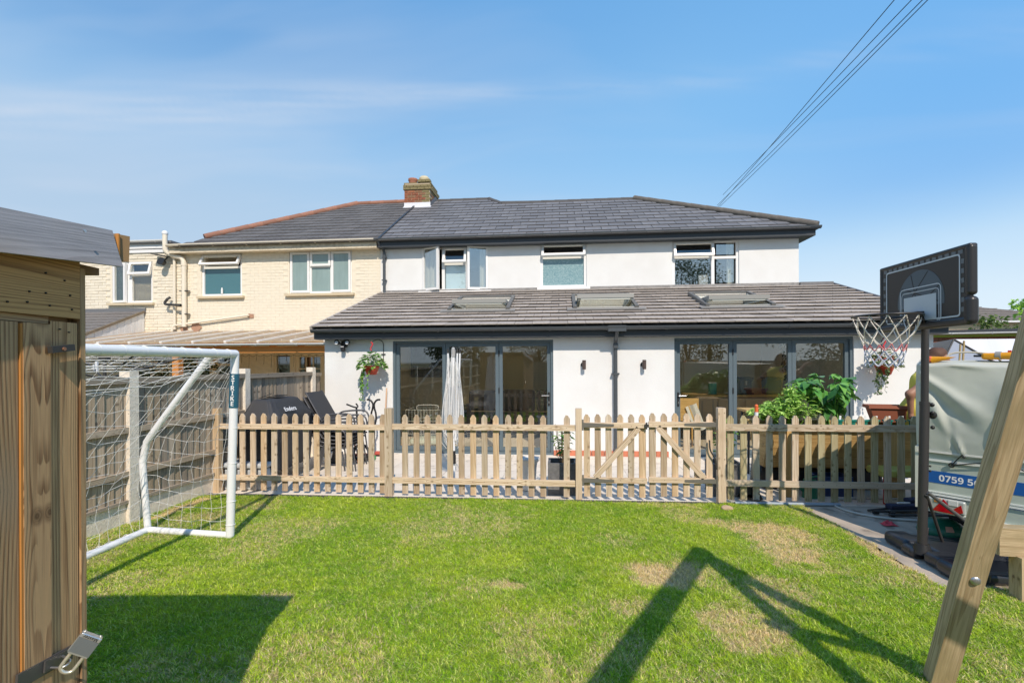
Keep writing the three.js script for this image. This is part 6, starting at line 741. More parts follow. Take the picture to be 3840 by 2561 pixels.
// scatter leaves: the first 'most' as parts, the others joined
function foliage(plant, leaves, geos, mats, most = 220) {
  const rest = []; leaves.forEach(([p, d, len, roll, gi, mi], i) => {
    if (i < most) { const m = put(plant, 'leaf', geos[gi % geos.length], mats[mi % mats.length]); aim(m, p, d, len, roll); }
    else { const o = aim(new THREE.Object3D(), p, d, len, roll); o.updateMatrix(); const g = geos[gi % geos.length].clone(); g.applyMatrix4(o.matrix); rest.push([g, mi % mats.length]); }
  });
  mats.forEach((m, k) => { const l = rest.filter(r => r[1] === k).map(r => r[0]); if (l.length) put(plant, 'foliage', l, m).userData.kind = 'stuff'; });
}
{
  // large leaved plant on upright stems in the trough
  const p = thing('large_leaf_plant', 'dark green plant with large pointed drooping leaves in the timber trough', 'plant', [3.47, 0.79, -6.66]), R = rng(21), leaves = [], stems = []; const G = [leafGeo(0.62, 0.30, 0.10, 5), leafGeo(0.55, 0.5, 0.14, 5), leafGeo(0.68, 0.2, 0.08, 5)];
  for (let k = 0; k < 17; k++) { const a = R() * 6.28, r = R() * 0.12, tipx = Math.cos(a) * (0.14 + R() * 0.33), tipz = Math.sin(a) * (0.1 + R() * 0.24), h = 0.46 + R() * 0.34 - Math.abs(tipx) * 0.42; const b = V(Math.cos(a) * r, 0, Math.sin(a) * r), m = V(tipx * 0.4, h * 0.6, tipz * 0.4), t = V(tipx, h, tipz); const c = new THREE.CatmullRomCurve3([b, m, t]); stems.push(new THREE.TubeGeometry(c, 8, 0.006, 6)); for (let i = 0; i < 15; i++) { const u = i < 6 ? 0.92 + 0.08 * R() : 0.35 + 0.65 * R(), q = c.getPoint(u), la = R() * 6.283, d = V(Math.cos(la), i < 6 ? 0.15 - R() * 0.5 : -0.2 - R() * 0.7, Math.sin(la)), out = V(q.x, 0, q.z).multiplyScalar(1.4); d.add(out); leaves.push([q, d, 0.085 + R() * 0.085, (R() - 0.5) * 0.7, Math.floor(R() * 3), Math.floor(R() * 3)]); } }
  put(p, 'stem', stems, leafM.big[2]); foliage(p, leaves, G, leafM.big, 225);
  // small leaved bush beside it
  const b = thing('small_leaf_bush', 'bright green bush of small narrow leaves left of the large leaved plant', 'bush', [2.90, 0.79, -6.62]), R2 = rng(22), lv = [], st = []; const G2 = [leafGeo(0.30, 0.25, 0.1, 3), leafGeo(0.36, 0.4, 0.12, 3)];
  for (let k = 0; k < 120; k++) { const a = R2() * 6.28, e = R2(), rx = 0.46 * Math.sqrt(e), t = V(Math.cos(a) * rx - 0.04, 0.16 + (0.36 + 0.16 * Math.cos(a)) * (1 - e * 0.75) * (0.6 + 0.4 * R2()), Math.sin(a) * 0.26 * Math.sqrt(e)), c = new THREE.CatmullRomCurve3([V(t.x * 0.3, 0, t.z * 0.3), V(t.x * 0.6, t.y * 0.65, t.z * 0.6), t]); st.push(new THREE.TubeGeometry(c, 5, 0.003, 4)); for (let i = 0; i < 16; i++) { const q = c.getPoint(0.4 + 0.6 * R2()), la = R2() * 6.283; lv.push([q, V(Math.cos(la), 0.4 - R2() * 0.8, Math.sin(la)).add(V(t.x, 0.2, t.z)), 0.045 + R2() * 0.05, (R2() - 0.5), Math.floor(R2() * 2), Math.floor(R2() * 3)]); } }
  put(b, 'stem', st, leafM.bush[1]); foliage(b, lv, G2, leafM.bush, 280);
  // leaning shrubs in the two grey planters
  for (const [label, x, z, h, seed, n] of [['sparse green shrub in the planter left of the double gate', 0.03, -6.32, 0.52, 31, 150], ['leafy green shrub in the planter right of the gate post', 2.05, -6.42, 0.62, 33, 170]]) { const s = thing('shrub', label, 'shrub', [x, 0.35, z]), R3 = rng(seed), l = [], t3 = []; for (let k = 0; k < 12; k++) { const a = R3() * 6.28, r = 0.17 * R3(), t = V(Math.cos(a) * r, h * (0.55 + 0.45 * R3()), Math.sin(a) * r), c = new THREE.CatmullRomCurve3([V(t.x * 0.2, 0, t.z * 0.2), V(t.x * 0.6, t.y * 0.5, t.z * 0.5), t]); t3.push(new THREE.TubeGeometry(c, 5, 0.004, 4)); for (let i = 0; i < n / 12; i++) { const la = R3() * 6.28; l.push([c.getPoint(0.25 + 0.75 * R3()), V(Math.cos(la), 0.3 - R3() * 0.7, Math.sin(la)), 0.05 + 0.04 * R3(), R3(), 0, Math.floor(R3() * 3)]); } } put(s, 'stem', t3, std([0.12, 0.09, 0.05], 0.9)); foliage(s, l, G2, leafM.basket, 200); }
  // hanging baskets on wall brackets
  const basket = (label, x, y, full, seed, mats, cascade) => {
    const w = thing('hanging_basket', label, 'hanging basket', [x, y, -8.52]), R4 = rng(seed), l = [];
    put(w, 'bracket', [tube([[0.12, 0.10, -0.27], [0.12, 0.40, -0.27], [0.115, 0.47, -0.22], [0.08, 0.50, -0.12], [0.02, 0.47, -0.02], [0, 0.42, 0]], 0.007, 6), bx(0.08, 0.012, 0.02, 0.12, 0.24, -0.265)], M.black); const hk = put(w, 'hook', tube([[-0.01, 0.45, 0.01], [0.02, 0.42, 0], [0.0, 0.37, 0], [-0.02, 0.33, 0], [0, 0.30, 0]], 0.012, 8), std([0.62, 0.05, 0.06], 0.4)); put(w, 'hanger_wire', [0, 2.1, 4.2].map(a => rod([0, 0.30, 0], [Math.cos(a) * 0.13, 0.02, Math.sin(a) * 0.13], 0.003, 4)), M.iron);
    put(w, 'pot', new THREE.LatheGeometry([[0, -0.13], [0.085, -0.13], [0.14, 0.02], [0.145, 0.03], [0.125, 0.03], [0.08, -0.11]].map(p => new THREE.Vector2(...p)), 22), std([0.50, 0.055, 0.02], 0.5));
    for (let k = 0; k < full; k++) { const a = R4() * 6.283, e = Math.sqrt(R4()), hh = (1 - e * e) * 0.24; const q = V(Math.cos(a) * e * 0.23, 0.02 + hh * (0.5 + 0.6 * R4()) - e * e * 0.07 * R4(), Math.sin(a) * e * 0.19); l.push([q, V(Math.cos(a) + R4() - 0.5, 0.5 - R4() * 1.2 * e, Math.sin(a) + R4() - 0.5), 0.055 + 0.04 * R4(), (R4() - 0.5), Math.floor(R4() * 2), Math.floor(R4() * 3)]); }
    const vines = []; for (let k = 0; k < cascade; k++) { const a = 2.4 + R4() * 2.6, x0 = Math.cos(a) * 0.15, z0 = Math.abs(Math.sin(a)) * 0.1, len = 0.2 + R4() * 0.4, dx = -0.1 + R4() * 0.12; const c = new THREE.CatmullRomCurve3([V(x0, 0.0, z0), V(x0 + dx * 0.6, -len * 0.4, z0 + 0.03), V(x0 + dx, -len, z0)]); vines.push(new THREE.TubeGeometry(c, 8, 0.0028, 4)); for (let i = 0; i < 16 * len / 0.4; i++) l.push([c.getPoint(0.1 + 0.9 * R4()), V(R4() - 0.5, -0.6 * R4(), R4() - 0.2), 0.03 + 0.035 * R4(), R4() - 0.5, 1, Math.floor(R4() * 3)]); }
    put(w, 'vine', vines, mats[1]); foliage(w, l, [leafGeo(0.62, 0.3, 0.1, 3), leafGeo(0.75, 0.2, 0.1, 3)], mats, 290); return [w, R4];
  };
  basket('lush hanging basket in a red pot left of the left doors', -3.34, 1.58, 330, 51, leafM.basket, 6);
  const [w2, R5] = basket('hanging basket of mixed red flowers trailing beside the basketball hoop', 5.24, 1.56, 230, 52, leafM.dull, 9);
  const fl = []; for (let k = 0; k < 26; k++) { const a = R5() * 6.28, e = Math.sqrt(R5()); fl.push(new THREE.SphereGeometry(0.018 + R5() * 0.012, 6, 5).scale(1, 0.6, 1).translate(Math.cos(a) * e * 0.2, 0.10 + 0.14 * (1 - e * e) * R5(), Math.abs(Math.sin(a)) * e * 0.18)); } put(w2, 'flowers', fl, std([0.42, 0.09, 0.06], 0.7)).userData.kind = 'stuff';
}
// ---------------------------------------------------------------- trees and hedges, each a trunk with limbs and a crown of many leaves
function tree(name, label, category, x, z, h, r, o = {}) {
  const t = thing(name, label, category, [x, 0, z], 0, o.group), R = rng(o.seed || 1), limbs = [rod([0, 0, 0], [0.1, h * 0.45, 0], 0.05 * r, 8, 0.03 * r)], cl = [];
  const y0 = o.y0 ?? h * 0.3; for (let k = 0; k < (o.clumps || 26); k++) { const a = R() * 6.283, e = Math.sqrt(R()), yy = lerp(y0, h, Math.pow(R(), 0.8)), f = Math.sqrt(Math.max(0.08, 1 - ((yy - (y0 + h) / 2) / ((h - y0) / 2)) ** 2)); const p = V(Math.cos(a) * e * r * f, yy, Math.sin(a) * e * r * f); cl.push([p, (0.28 + 0.3 * R()) * r * 0.75]); limbs.push(rod([0.05, h * 0.3, 0], [p.x * 0.9, p.y, p.z * 0.9], 0.014 * r, 5, 0.005 * r)); }
  put(t, 'trunk', limbs, std([0.10, 0.075, 0.05], 0.95));
  const n = o.leaves || 3500, im = new THREE.InstancedMesh(leafGeo(0.6, 0.2, 0.1, 2), o.mat || leafM.treeM, n); im.name = 'crown'; im.userData.kind = 'stuff'; const ob = new THREE.Object3D();
  for (let i = 0; i < n; i++) { const [c, cr] = cl[i % cl.length], d = V(R() - 0.5, R() - 0.5, R() - 0.5).normalize(); aim(ob, c.clone().addScaledVector(d, cr * Math.pow(R(), 0.5)), V(d.x + R() - 0.5, d.y * 0.5 - 0.3, d.z + R() - 0.5), (o.leaf || 0.16) * (0.7 + 0.6 * R()), R() * 3); ob.updateMatrix(); im.setMatrixAt(i, ob.matrix); }
  im.castShadow = im.receiveShadow = true; t.add(im); return t;
}
leafM.treeM = leafMat([0.045, 0.085, 0.02], 0.6, 0.3); leafM.light = leafMat([0.12, 0.20, 0.03], 0.6, 0.35);
// behind the viewer: what the panes mirror
tree('garden_tree', 'tall green tree behind the lawn, mirrored in the left upper window', 'tree', -6.2, 17.5, 10.8, 2.6, { seed: 101, leaves: 5000 });
tree('garden_tree', 'broad green tree behind the lawn, mirrored in the right upper window', 'tree', 10.0, 16.5, 9.6, 3.2, { seed: 102, leaves: 6500 });
tree('garden_tree', 'round green tree behind the lawn, mirrored in the left doors', 'tree', -1.5, 16.0, 5.0, 2.4, { seed: 103, leaves: 5000, y0: 0.8 });
tree('garden_tree', 'bushy green tree behind the lawn, mirrored between the doors', 'tree', 3.6, 16.5, 5.4, 2.6, { seed: 104, leaves: 5000, y0: 0.8 });
tree('garden_tree', 'low green tree behind the lawn, mirrored in the right doors', 'tree', 8.0, 14.0, 4.6, 2.2, { seed: 105, leaves: 4500, y0: 0.6 });
tree('garden_tree', 'spreading green tree over the right garden boundary behind the viewer', 'tree', 15.5, 11.0, 6.2, 3.2, { seed: 107, leaves: 6000, y0: 0.4 });
tree('garden_tree', 'dense green tree beside the right garden boundary behind the viewer', 'tree', 17.5, 4.5, 5.4, 3.0, { seed: 109, leaves: 6000, y0: 0.3 });
tree('garden_tree', 'leafy green tree at the far left end of the garden', 'tree', -6.5, 13.0, 4.8, 2.2, { seed: 106, leaves: 4500, y0: 0.6 });
{ const f = thing('end_fence', 'brown boarded fence across the far end of the garden', 'fence', [0, 0, 12.8]); const R = rng(9), g = [0, 1].map(() => bx(0.14, 1.7, 0.02, 0, 0.85, 0)); for (let i = 0; i < 190; i++) put(f, 'board', g[i % 2], M.fence[Math.floor(R() * 5)], [-8 + i * 0.15, 0, (i % 2) * 0.012]); put(f, 'rail', [bx(28.4, 0.08, 0.04, 6.2, 0.4, -0.03), bx(28.4, 0.08, 0.04, 6.2, 1.3, -0.03)], M.fence[2]); }
// dark hedge glimpsed under the neighbour's canopy
tree('hedge', 'dark green hedge under the canopy behind the left fence', 'hedge', -9.05, -10.7, 1.95, 0.85, { seed: 108, leaves: 3600, y0: 0.3, leaf: 0.09, clumps: 34 });
// ---------------------------------------------------------------- neighbour's rotary airer behind the left fence
{
  const a = thing('rotary_airer', 'open grey rotary airer with pegs and lines behind the left fence', 'washing line', [-6.52, 0, -6.5]); put(a, 'pole', rod([0, 0, 0], [0, 1.74, 0], 0.022), M.iron); put(a, 'hub', new THREE.CylinderGeometry(0.07, 0.07, 0.03, 14).translate(0, 1.74, 0), M.iron); const ln = [];
  for (let k = 0; k < 4; k++) { const t = 0.5 + k * 1.5708, c = Math.cos(t), s = Math.sin(t); put(a, 'arm', rod([0, 1.44, 0], [c * 1.15, 1.80, s * 1.15], 0.013), M.iron); put(a, 'strut', rod([0, 1.74, 0], [c * 0.45, 1.58, s * 0.45], 0.009), M.iron); const c2 = Math.cos(t + 1.5708), s2 = Math.sin(t + 1.5708); for (let i = 0; i < 7; i++) { const r = 0.35 + i * 0.13, y = 1.44 + 0.36 * r / 1.15; ln.push(rod([c * r, y, s * r], [c2 * r, y, s2 * r], 0.003, 4)); } } put(a, 'line', ln, M.cord); const R = rng(6), pg = []; for (let i = 0; i < 14; i++) pg.push(bx(0.012, 0.07, 0.02, (R() - 0.5) * 1.3, 1.56 + R() * 0.1, 0.3 + R() * 0.4)); put(a, 'pegs', pg, M.whitePlastic).userData.kind = 'stuff';
}
// ---------------------------------------------------------------- beyond the right side: brick outbuilding, gazebo, far house, shoots
{
  const o = thing('brick_outbuilding', 'low red brick outbuilding with flat roof and lime edged gutter', 'outbuilding', [10.5, 0, -15.1], -0.22); put(o, 'wall', bb(-1.6, 6, 0, 2.30, -3.2, -0.03), std([0.36, 0.27, 0.22], 1)); const R = rng(17), gg = {}; for (let r = 18; r < 31; r++) for (let i = 0; i < 17; i++) { const x = -1.5 + i * 0.225 + (r % 2) * 0.11; put(o, 'brick', gg.a ??= bx(0.213, 0.065, 0.05), M.brick[Math.floor(R() * 2)], [x, 0.04 + r * 0.0745, -0.008]); }
  put(o, 'roof', [bb(-1.75, 6.1, 2.40, 2.50, -3.3, 0.12)], grain([0.30, 0.30, 0.29], [0.2, 0.2, 0.195], 8, 395, [1.5, 1.5])); put(o, 'edge_trim', bb(-1.76, 6.1, 2.44, 2.515, 0.12, 0.15), M.anthracite); put(o, 'fascia', bb(-1.72, 6.1, 2.31, 2.385, 0.06, 0.09), std([0.30, 0.33, 0.03], 0.6)); gutter(o, -1.74, 6.1, 2.43, 0.17, 0.05, M.whitePlastic, 0.9);
  const f = thing('far_house', 'distant house with brown grey hipped roof and pale wall', 'house', [27, 0, -33]); put(f, 'wall', bb(-4, 6, 0, 4.1, -6, -0.2), std([0.72, 0.56, 0.40], 0.9)); const rf = put(f, 'roof', tri([[-4.3, 4.05, 0.1], [6.3, 4.05, 0.1], [6.3, 4.05, -6.3], [-4.3, 4.05, -6.3], [-3.2, 5.35, -3.1], [0.4, 5.35, -3.1]], [[0, 1, 5, 4], [1, 2, 5], [2, 3, 4, 5], [3, 0, 4]]), grain([0.23, 0.20, 0.175], [0.14, 0.125, 0.11], 14, 397, [2, 0.5])); put(f, 'gutter', bb(-4.4, 6.4, 3.98, 4.08, 0.08, 0.18), M.leadWhite); const fr = []; for (let r = 0; r < 9; r++) { const k = r / 9; fr.push(bb(lerp(-4.3, -3.2, k), lerp(6.3, 0.4, k), 4.06 + 1.3 * k, 4.085 + 1.3 * k, 0.1 - 3.2 * k, 0.14 - 3.2 * k)); } put(rf, 'tile_courses', fr, std([0.17, 0.15, 0.135], 0.9)).userData.kind = 'stuff';
  tree('shoot_bush', 'pale green leafy shoots rising above the outbuilding roof edge', 'bush', 13.25, -16.6, 3.05, 0.42, { seed: 111, leaves: 420, y0: 2.2, leaf: 0.11, clumps: 12, mat: leafM.light }); tree('shoot_bush', 'green leafy branch at the right edge above the outbuilding', 'bush', 14.6, -16.6, 3.75, 0.5, { seed: 112, leaves: 520, y0: 2.9, leaf: 0.12, clumps: 12, mat: leafM.bush[0] }); tree('shoot_bush', 'thin yellow green weeds along the outbuilding roof at right', 'bush', 14.1, -16.4, 2.72, 0.45, { seed: 113, leaves: 260, y0: 2.3, leaf: 0.09, clumps: 14, mat: leafM.light });
  const g = thing('white_gazebo', 'white fabric gazebo with blue grey shade beyond the trailer', 'gazebo', [7.9, 0, -9.8]); const cloth = phys({ color: new THREE.Color().setRGB(0.74, 0.76, 0.84), roughness: 0.8, transmission: 0.15, thickness: 0, side: THREE.DoubleSide, map: blotch([1, 1, 1], [0.84, 0.87, 0.95], 5, 0.7, 398, [1.2, 1.2]) }); put(g, 'roof', tri([[-0.10, 1.62, 0.2], [3, 1.62, 0.2], [3, 2.05, -0.2], [-0.62, 2.05, -0.1], [3, 1.72, -2.6], [-1.2, 1.72, -2.6]], [[0, 1, 2, 3], [5, 3, 2, 4]]), cloth); put(g, 'gable', tri([[-1.0, 1.5, 0.12], [-0.12, 1.60, 0.19], [-0.62, 2.03, -0.08], [-1.0, 0.1, 0.12], [-0.12, 0.1, 0.19]], [[0, 1, 2], [0, 3, 4, 1]]), phys({ color: new THREE.Color().setRGB(0.30, 0.34, 0.42), roughness: 0.8, side: THREE.DoubleSide })); put(g, 'frame', [rod([-0.62, 2.05, -0.08], [-1.05, 1.45, 0.14], 0.014), rod([-0.62, 2.05, -0.08], [-0.12, 1.6, 0.21], 0.014), rod([-1.0, 0, 0.1], [-1.0, 1.5, 0.1], 0.02), rod([3, 0, 0.1], [3, 1.8, 0.1], 0.02)], M.iron); put(g, 'side_cloth', tri([[-0.1, 0.2, 0.16], [3, 0.2, 0.16], [3, 1.62, 0.16], [-0.1, 1.62, 0.16]], [[0, 1, 2, 3]]), cloth);
  const tw = thing('olive_sprig', 'dark leafy sprig in front of the white gazebo roof', 'sprig', [5.9, 1.55, -7.1]); const R2 = rng(44), lv = [], st = []; for (let k = 0; k < 4; k++) { const b = V(-0.05 + k * 0.10, 0, 0), t = V(0.08 + k * 0.11 + R2() * 0.1, 0.12 + 0.14 * R2(), 0); st.push(rod(b.toArray(), t.toArray(), 0.003, 4)); for (let i = 0; i < 7; i++) { const a = R2() * 6.28; lv.push([b.clone().lerp(t, 0.3 + 0.7 * R2()), V(Math.cos(a), R2() - 0.3, Math.sin(a)), 0.05, R2(), 0, 0]); } } put(tw, 'stem', st.concat([rod([0.1, -0.55, 0], [0.15, 0, 0], 0.006, 5), rod([-0.05, 0, 0], [0.35, 0.0, 0], 0.004, 4)]), M.iron); foliage(tw, lv, [leafGeo(0.4, 0.2, 0.1, 3)], [leafMat([0.03, 0.045, 0.03])]);
}
// ---------------------------------------------------------------- overhead cables
const CABLES = [[[9.703, 12.119, -14.999], [10.783, 12.154, -35.196]], [[10.215, 12.117, -15.048], [11.282, 13.163, -35.244]], [[10.532, 12.115, -15.079], [10.876, 12.429, -35.204]], [[10.682, 12.115, -15.093], [11.058, 12.337, -35.222]]];
['leftmost of the four overhead cables crossing the right sky', 'second overhead cable from the left crossing the right sky', 'third overhead cable from the left crossing the right sky', 'rightmost of the four overhead cables crossing the right sky'].forEach((l, i) => { const B = CABLES[i], c = thing('overhead_cable', l, 'cable', B[0], 0, 'overhead cables'); put(c, 'cable', tube([V(0, 0, 0), V(...B[1]).sub(c.position).multiplyScalar(0.5).add(V(0, -0.05, 0)), V(...B[1]).sub(c.position)], 0.013, 6, true, 24), M.black); });
// ---------------------------------------------------------------- the person behind the trailer: one continuous body, dress and hair over it
{
  const p = thing('person', 'person in a yellow dress bending over the trailer cover behind the hoop pole', 'person', [4.57, 0, -6.74], -0.25);
  // local: facing +x, leaning forward; joints [x, y, z, radius]
  const field = (bones, cell, pad, k, poly = 120000) => {
    const lo = V(9, 9, 9), hi = V(-9, -9, -9); for (const [a, b] of bones) for (const q of [a, b]) { lo.min(V(q[0] - q[3], q[1] - q[3], q[2] - q[3])); hi.max(V(q[0] + q[3], q[1] + q[3], q[2] + q[3])); } lo.subScalar(pad); hi.addScalar(pad);
    const size = Math.max(hi.x - lo.x, hi.y - lo.y, hi.z - lo.z), n = Math.min(150, Math.ceil(size / cell)), mc = new MarchingCubes(n, new THREE.MeshBasicMaterial(), false, false, poly), c = lo.clone().add(hi).multiplyScalar(0.5), half = size / 2; mc.isolation = 0;
    const sd = (x, y, z, [a, b]) => { const dx = b[0] - a[0], dy = b[1] - a[1], dz = b[2] - a[2], L = dx * dx + dy * dy + dz * dz, t = clamp(((x - a[0]) * dx + (y - a[1]) * dy + (z - a[2]) * dz) / (L || 1)); return Math.hypot(x - a[0] - dx * t, y - a[1] - dy * t, (z - a[2] - dz * t)) - lerp(a[3], b[3], t); };
    for (let z = 0; z < n; z++) for (let y = 0; y < n; y++) for (let x = 0; x < n; x++) { const X = c.x + (x / (n / 2) - 1) * half, Y = c.y + (y / (n / 2) - 1) * half, Z = c.z + (z / (n / 2) - 1) * half; let d = 9; for (const b of bones) { const e = sd(X, Y, Z, b); if (d > 8) d = e; else { const h = clamp(0.5 + 0.5 * (e - d) / k); d = lerp(e, d, h) - k * h * (1 - h); } } mc.field[z * n * n + y * n + x] = -d; }
    mc.update(); const N = mc.count, g = new THREE.BufferGeometry(), P = new Float32Array(mc.positionArray.slice(0, N * 3)); for (let i = 0; i < N * 3; i += 3) { P[i] = P[i] * half + c.x; P[i + 1] = P[i + 1] * half + c.y; P[i + 2] = P[i + 2] * half + c.z; } g.setAttribute('position', new THREE.BufferAttribute(P, 3)); g.setAttribute('normal', new THREE.BufferAttribute(new Float32Array(mc.normalArray.slice(0, N * 3)), 3)); g.setAttribute('uv', new THREE.BufferAttribute(new Float32Array(N * 2), 2)); return g;
  };
  const sk = std([0.34, 0.17, 0.105], 0.55); const hip = [-0.02, 0.98, 0, 0.14], waist = [0.01, 1.18, 0, 0.12], chest = [0.06, 1.40, 0, 0.135], neck = [0.15, 1.54, 0, 0.05], head = [0.29, 1.70, 0, 0.088], chin = [0.345, 1.645, 0, 0.055];
  const arm = (s, el, wr) => { const sh = [0.07, 1.47, s * 0.18, 0.055]; return [[[0.06, 1.42, s * 0.08, 0.09], sh], [sh, [...el, 0.042]], [[...el, 0.042], [...wr, 0.028]]]; };
  const aL = arm(1, [-0.19, 1.24, 0.24], [-0.17, 1.0, 0.20]), aR = arm(-1, [0.36, 1.42, -0.26], [0.60, 1.60, -0.2]);
  const legs = s => [[hip, [-0.01, 0.90, s * 0.09, 0.105]], [[-0.01, 0.90, s * 0.09, 0.10], [0.02, 0.50, s * 0.10, 0.06]], [[0.02, 0.50, s * 0.10, 0.058], [-0.02, 0.09, s * 0.10, 0.038]], [[-0.03, 0.05, s * 0.10, 0.04], [0.14, 0.03, s * 0.11, 0.03]]];
  const hand = (w, d) => { const b = [], u = V(...d).normalize(), side = V(0, 0, 1); const pm = V(...w).addScaledVector(u, 0.05); b.push([[...w, 0.027], [...pm.toArray(), 0.03]]); for (let f = 0; f < 4; f++) { const r0 = pm.clone().addScaledVector(side, (f - 1.5) * 0.019).addScaledVector(u, 0.02), l = [0.06, 0.072, 0.068, 0.052][f], k1 = r0.clone().addScaledVector(u, l * 0.55).add(V(0, -0.008, 0)), k2 = k1.clone().addScaledVector(u, l * 0.4).add(V(0, -0.022, 0)); b.push([[...r0.toArray(), 0.0095], [...k1.toArray(), 0.009]], [[...k1.toArray(), 0.009], [...k2.toArray(), 0.0075]]); } const th = pm.clone().addScaledVector(side, 0.035).addScaledVector(u, -0.01); b.push([[...th.toArray(), 0.012], [...th.clone().addScaledVector(u, 0.045).add(V(0, -0.012, 0.018)).toArray(), 0.009]]); return b; };
  const headB = [[head, [0.275, 1.735, 0, 0.09]], [head, chin], [neck, [0.255, 1.64, 0, 0.055]], [[0.372, 1.70, 0, 0.014], [0.385, 1.675, 0, 0.016]], [[0.29, 1.69, 0.088, 0.018], [0.28, 1.71, 0.09, 0.016]], [[0.29, 1.69, -0.088, 0.018], [0.28, 1.71, -0.09, 0.016]], [[0.365, 1.648, -0.018, 0.012], [0.365, 1.648, 0.018, 0.012]], [[0.355, 1.722, -0.03, 0.016], [0.355, 1.722, 0.03, 0.016]]];
  const body = put(p, 'body', [field([[hip, waist], [waist, chest], [chest, neck], ...aL, ...aR, ...legs(1), ...legs(-1)], 0.014, 0.05, 0.05), field(headB, 0.006, 0.03, 0.02).translate(-0.09, -0.03, 0), field(hand([-0.17, 1.0, 0.20], [0.1, -1, 0]), 0.004, 0.02, 0.006), field(hand([0.60, 1.60, -0.2], [1, 0.25, 0]), 0.004, 0.02, 0.006)], sk);
  put(p, 'eye', [-0.03, 0.03].map(z => new THREE.SphereGeometry(0.010, 10, 8).translate(0.276, 1.674, z)), std([0.05, 0.03, 0.02], 0.2));
  const dressM = std([0.68, 0.58, 0.09], 0.8); const sl = s => [[0.06, 1.43, s * 0.09, 0.10], [...(s > 0 ? [0.0, 1.38, 0.215] : [0.15, 1.455, -0.21]), 0.062]];
  const dress = put(p, 'dress', field([[[-0.03, 0.86, 0.05, 0.165], [-0.03, 1.0, 0, 0.185]], [[-0.03, 0.86, -0.05, 0.165], [-0.03, 1.0, 0, 0.185]], [[-0.03, 1.0, 0, 0.18], [0.01, 1.18, 0, 0.14]], [[0.01, 1.18, 0, 0.14], [0.06, 1.38, 0, 0.155]], [[0.06, 1.38, 0, 0.155], [0.15, 1.52, 0, 0.07]], sl(1), sl(-1), [[0.02, 1.13, 0.10, 0.06], [0.14, 1.18, 0.07, 0.05]], [[-0.08, 1.04, 0.12, 0.07], [0.1, 1.10, 0.11, 0.045]]], 0.012, 0.04, 0.045), dressM);
  put(p, 'hair', field([[[0.26, 1.745, 0, 0.098], [0.215, 1.68, 0, 0.088]], [[0.215, 1.70, 0, 0.088], [0.19, 1.62, 0, 0.06]], [[0.30, 1.785, 0, 0.06], [0.25, 1.77, 0, 0.08]]], 0.008, 0.03, 0.03).translate(-0.09, -0.03, 0), std([0.10, 0.045, 0.025], 0.7));
  put(p, 'shoe', [-0.10, 0.10].map(z => new RoundedBoxGeometry(0.26, 0.06, 0.09, 4, 0.025).translate(0.05, 0.03, z)), M.black);
}
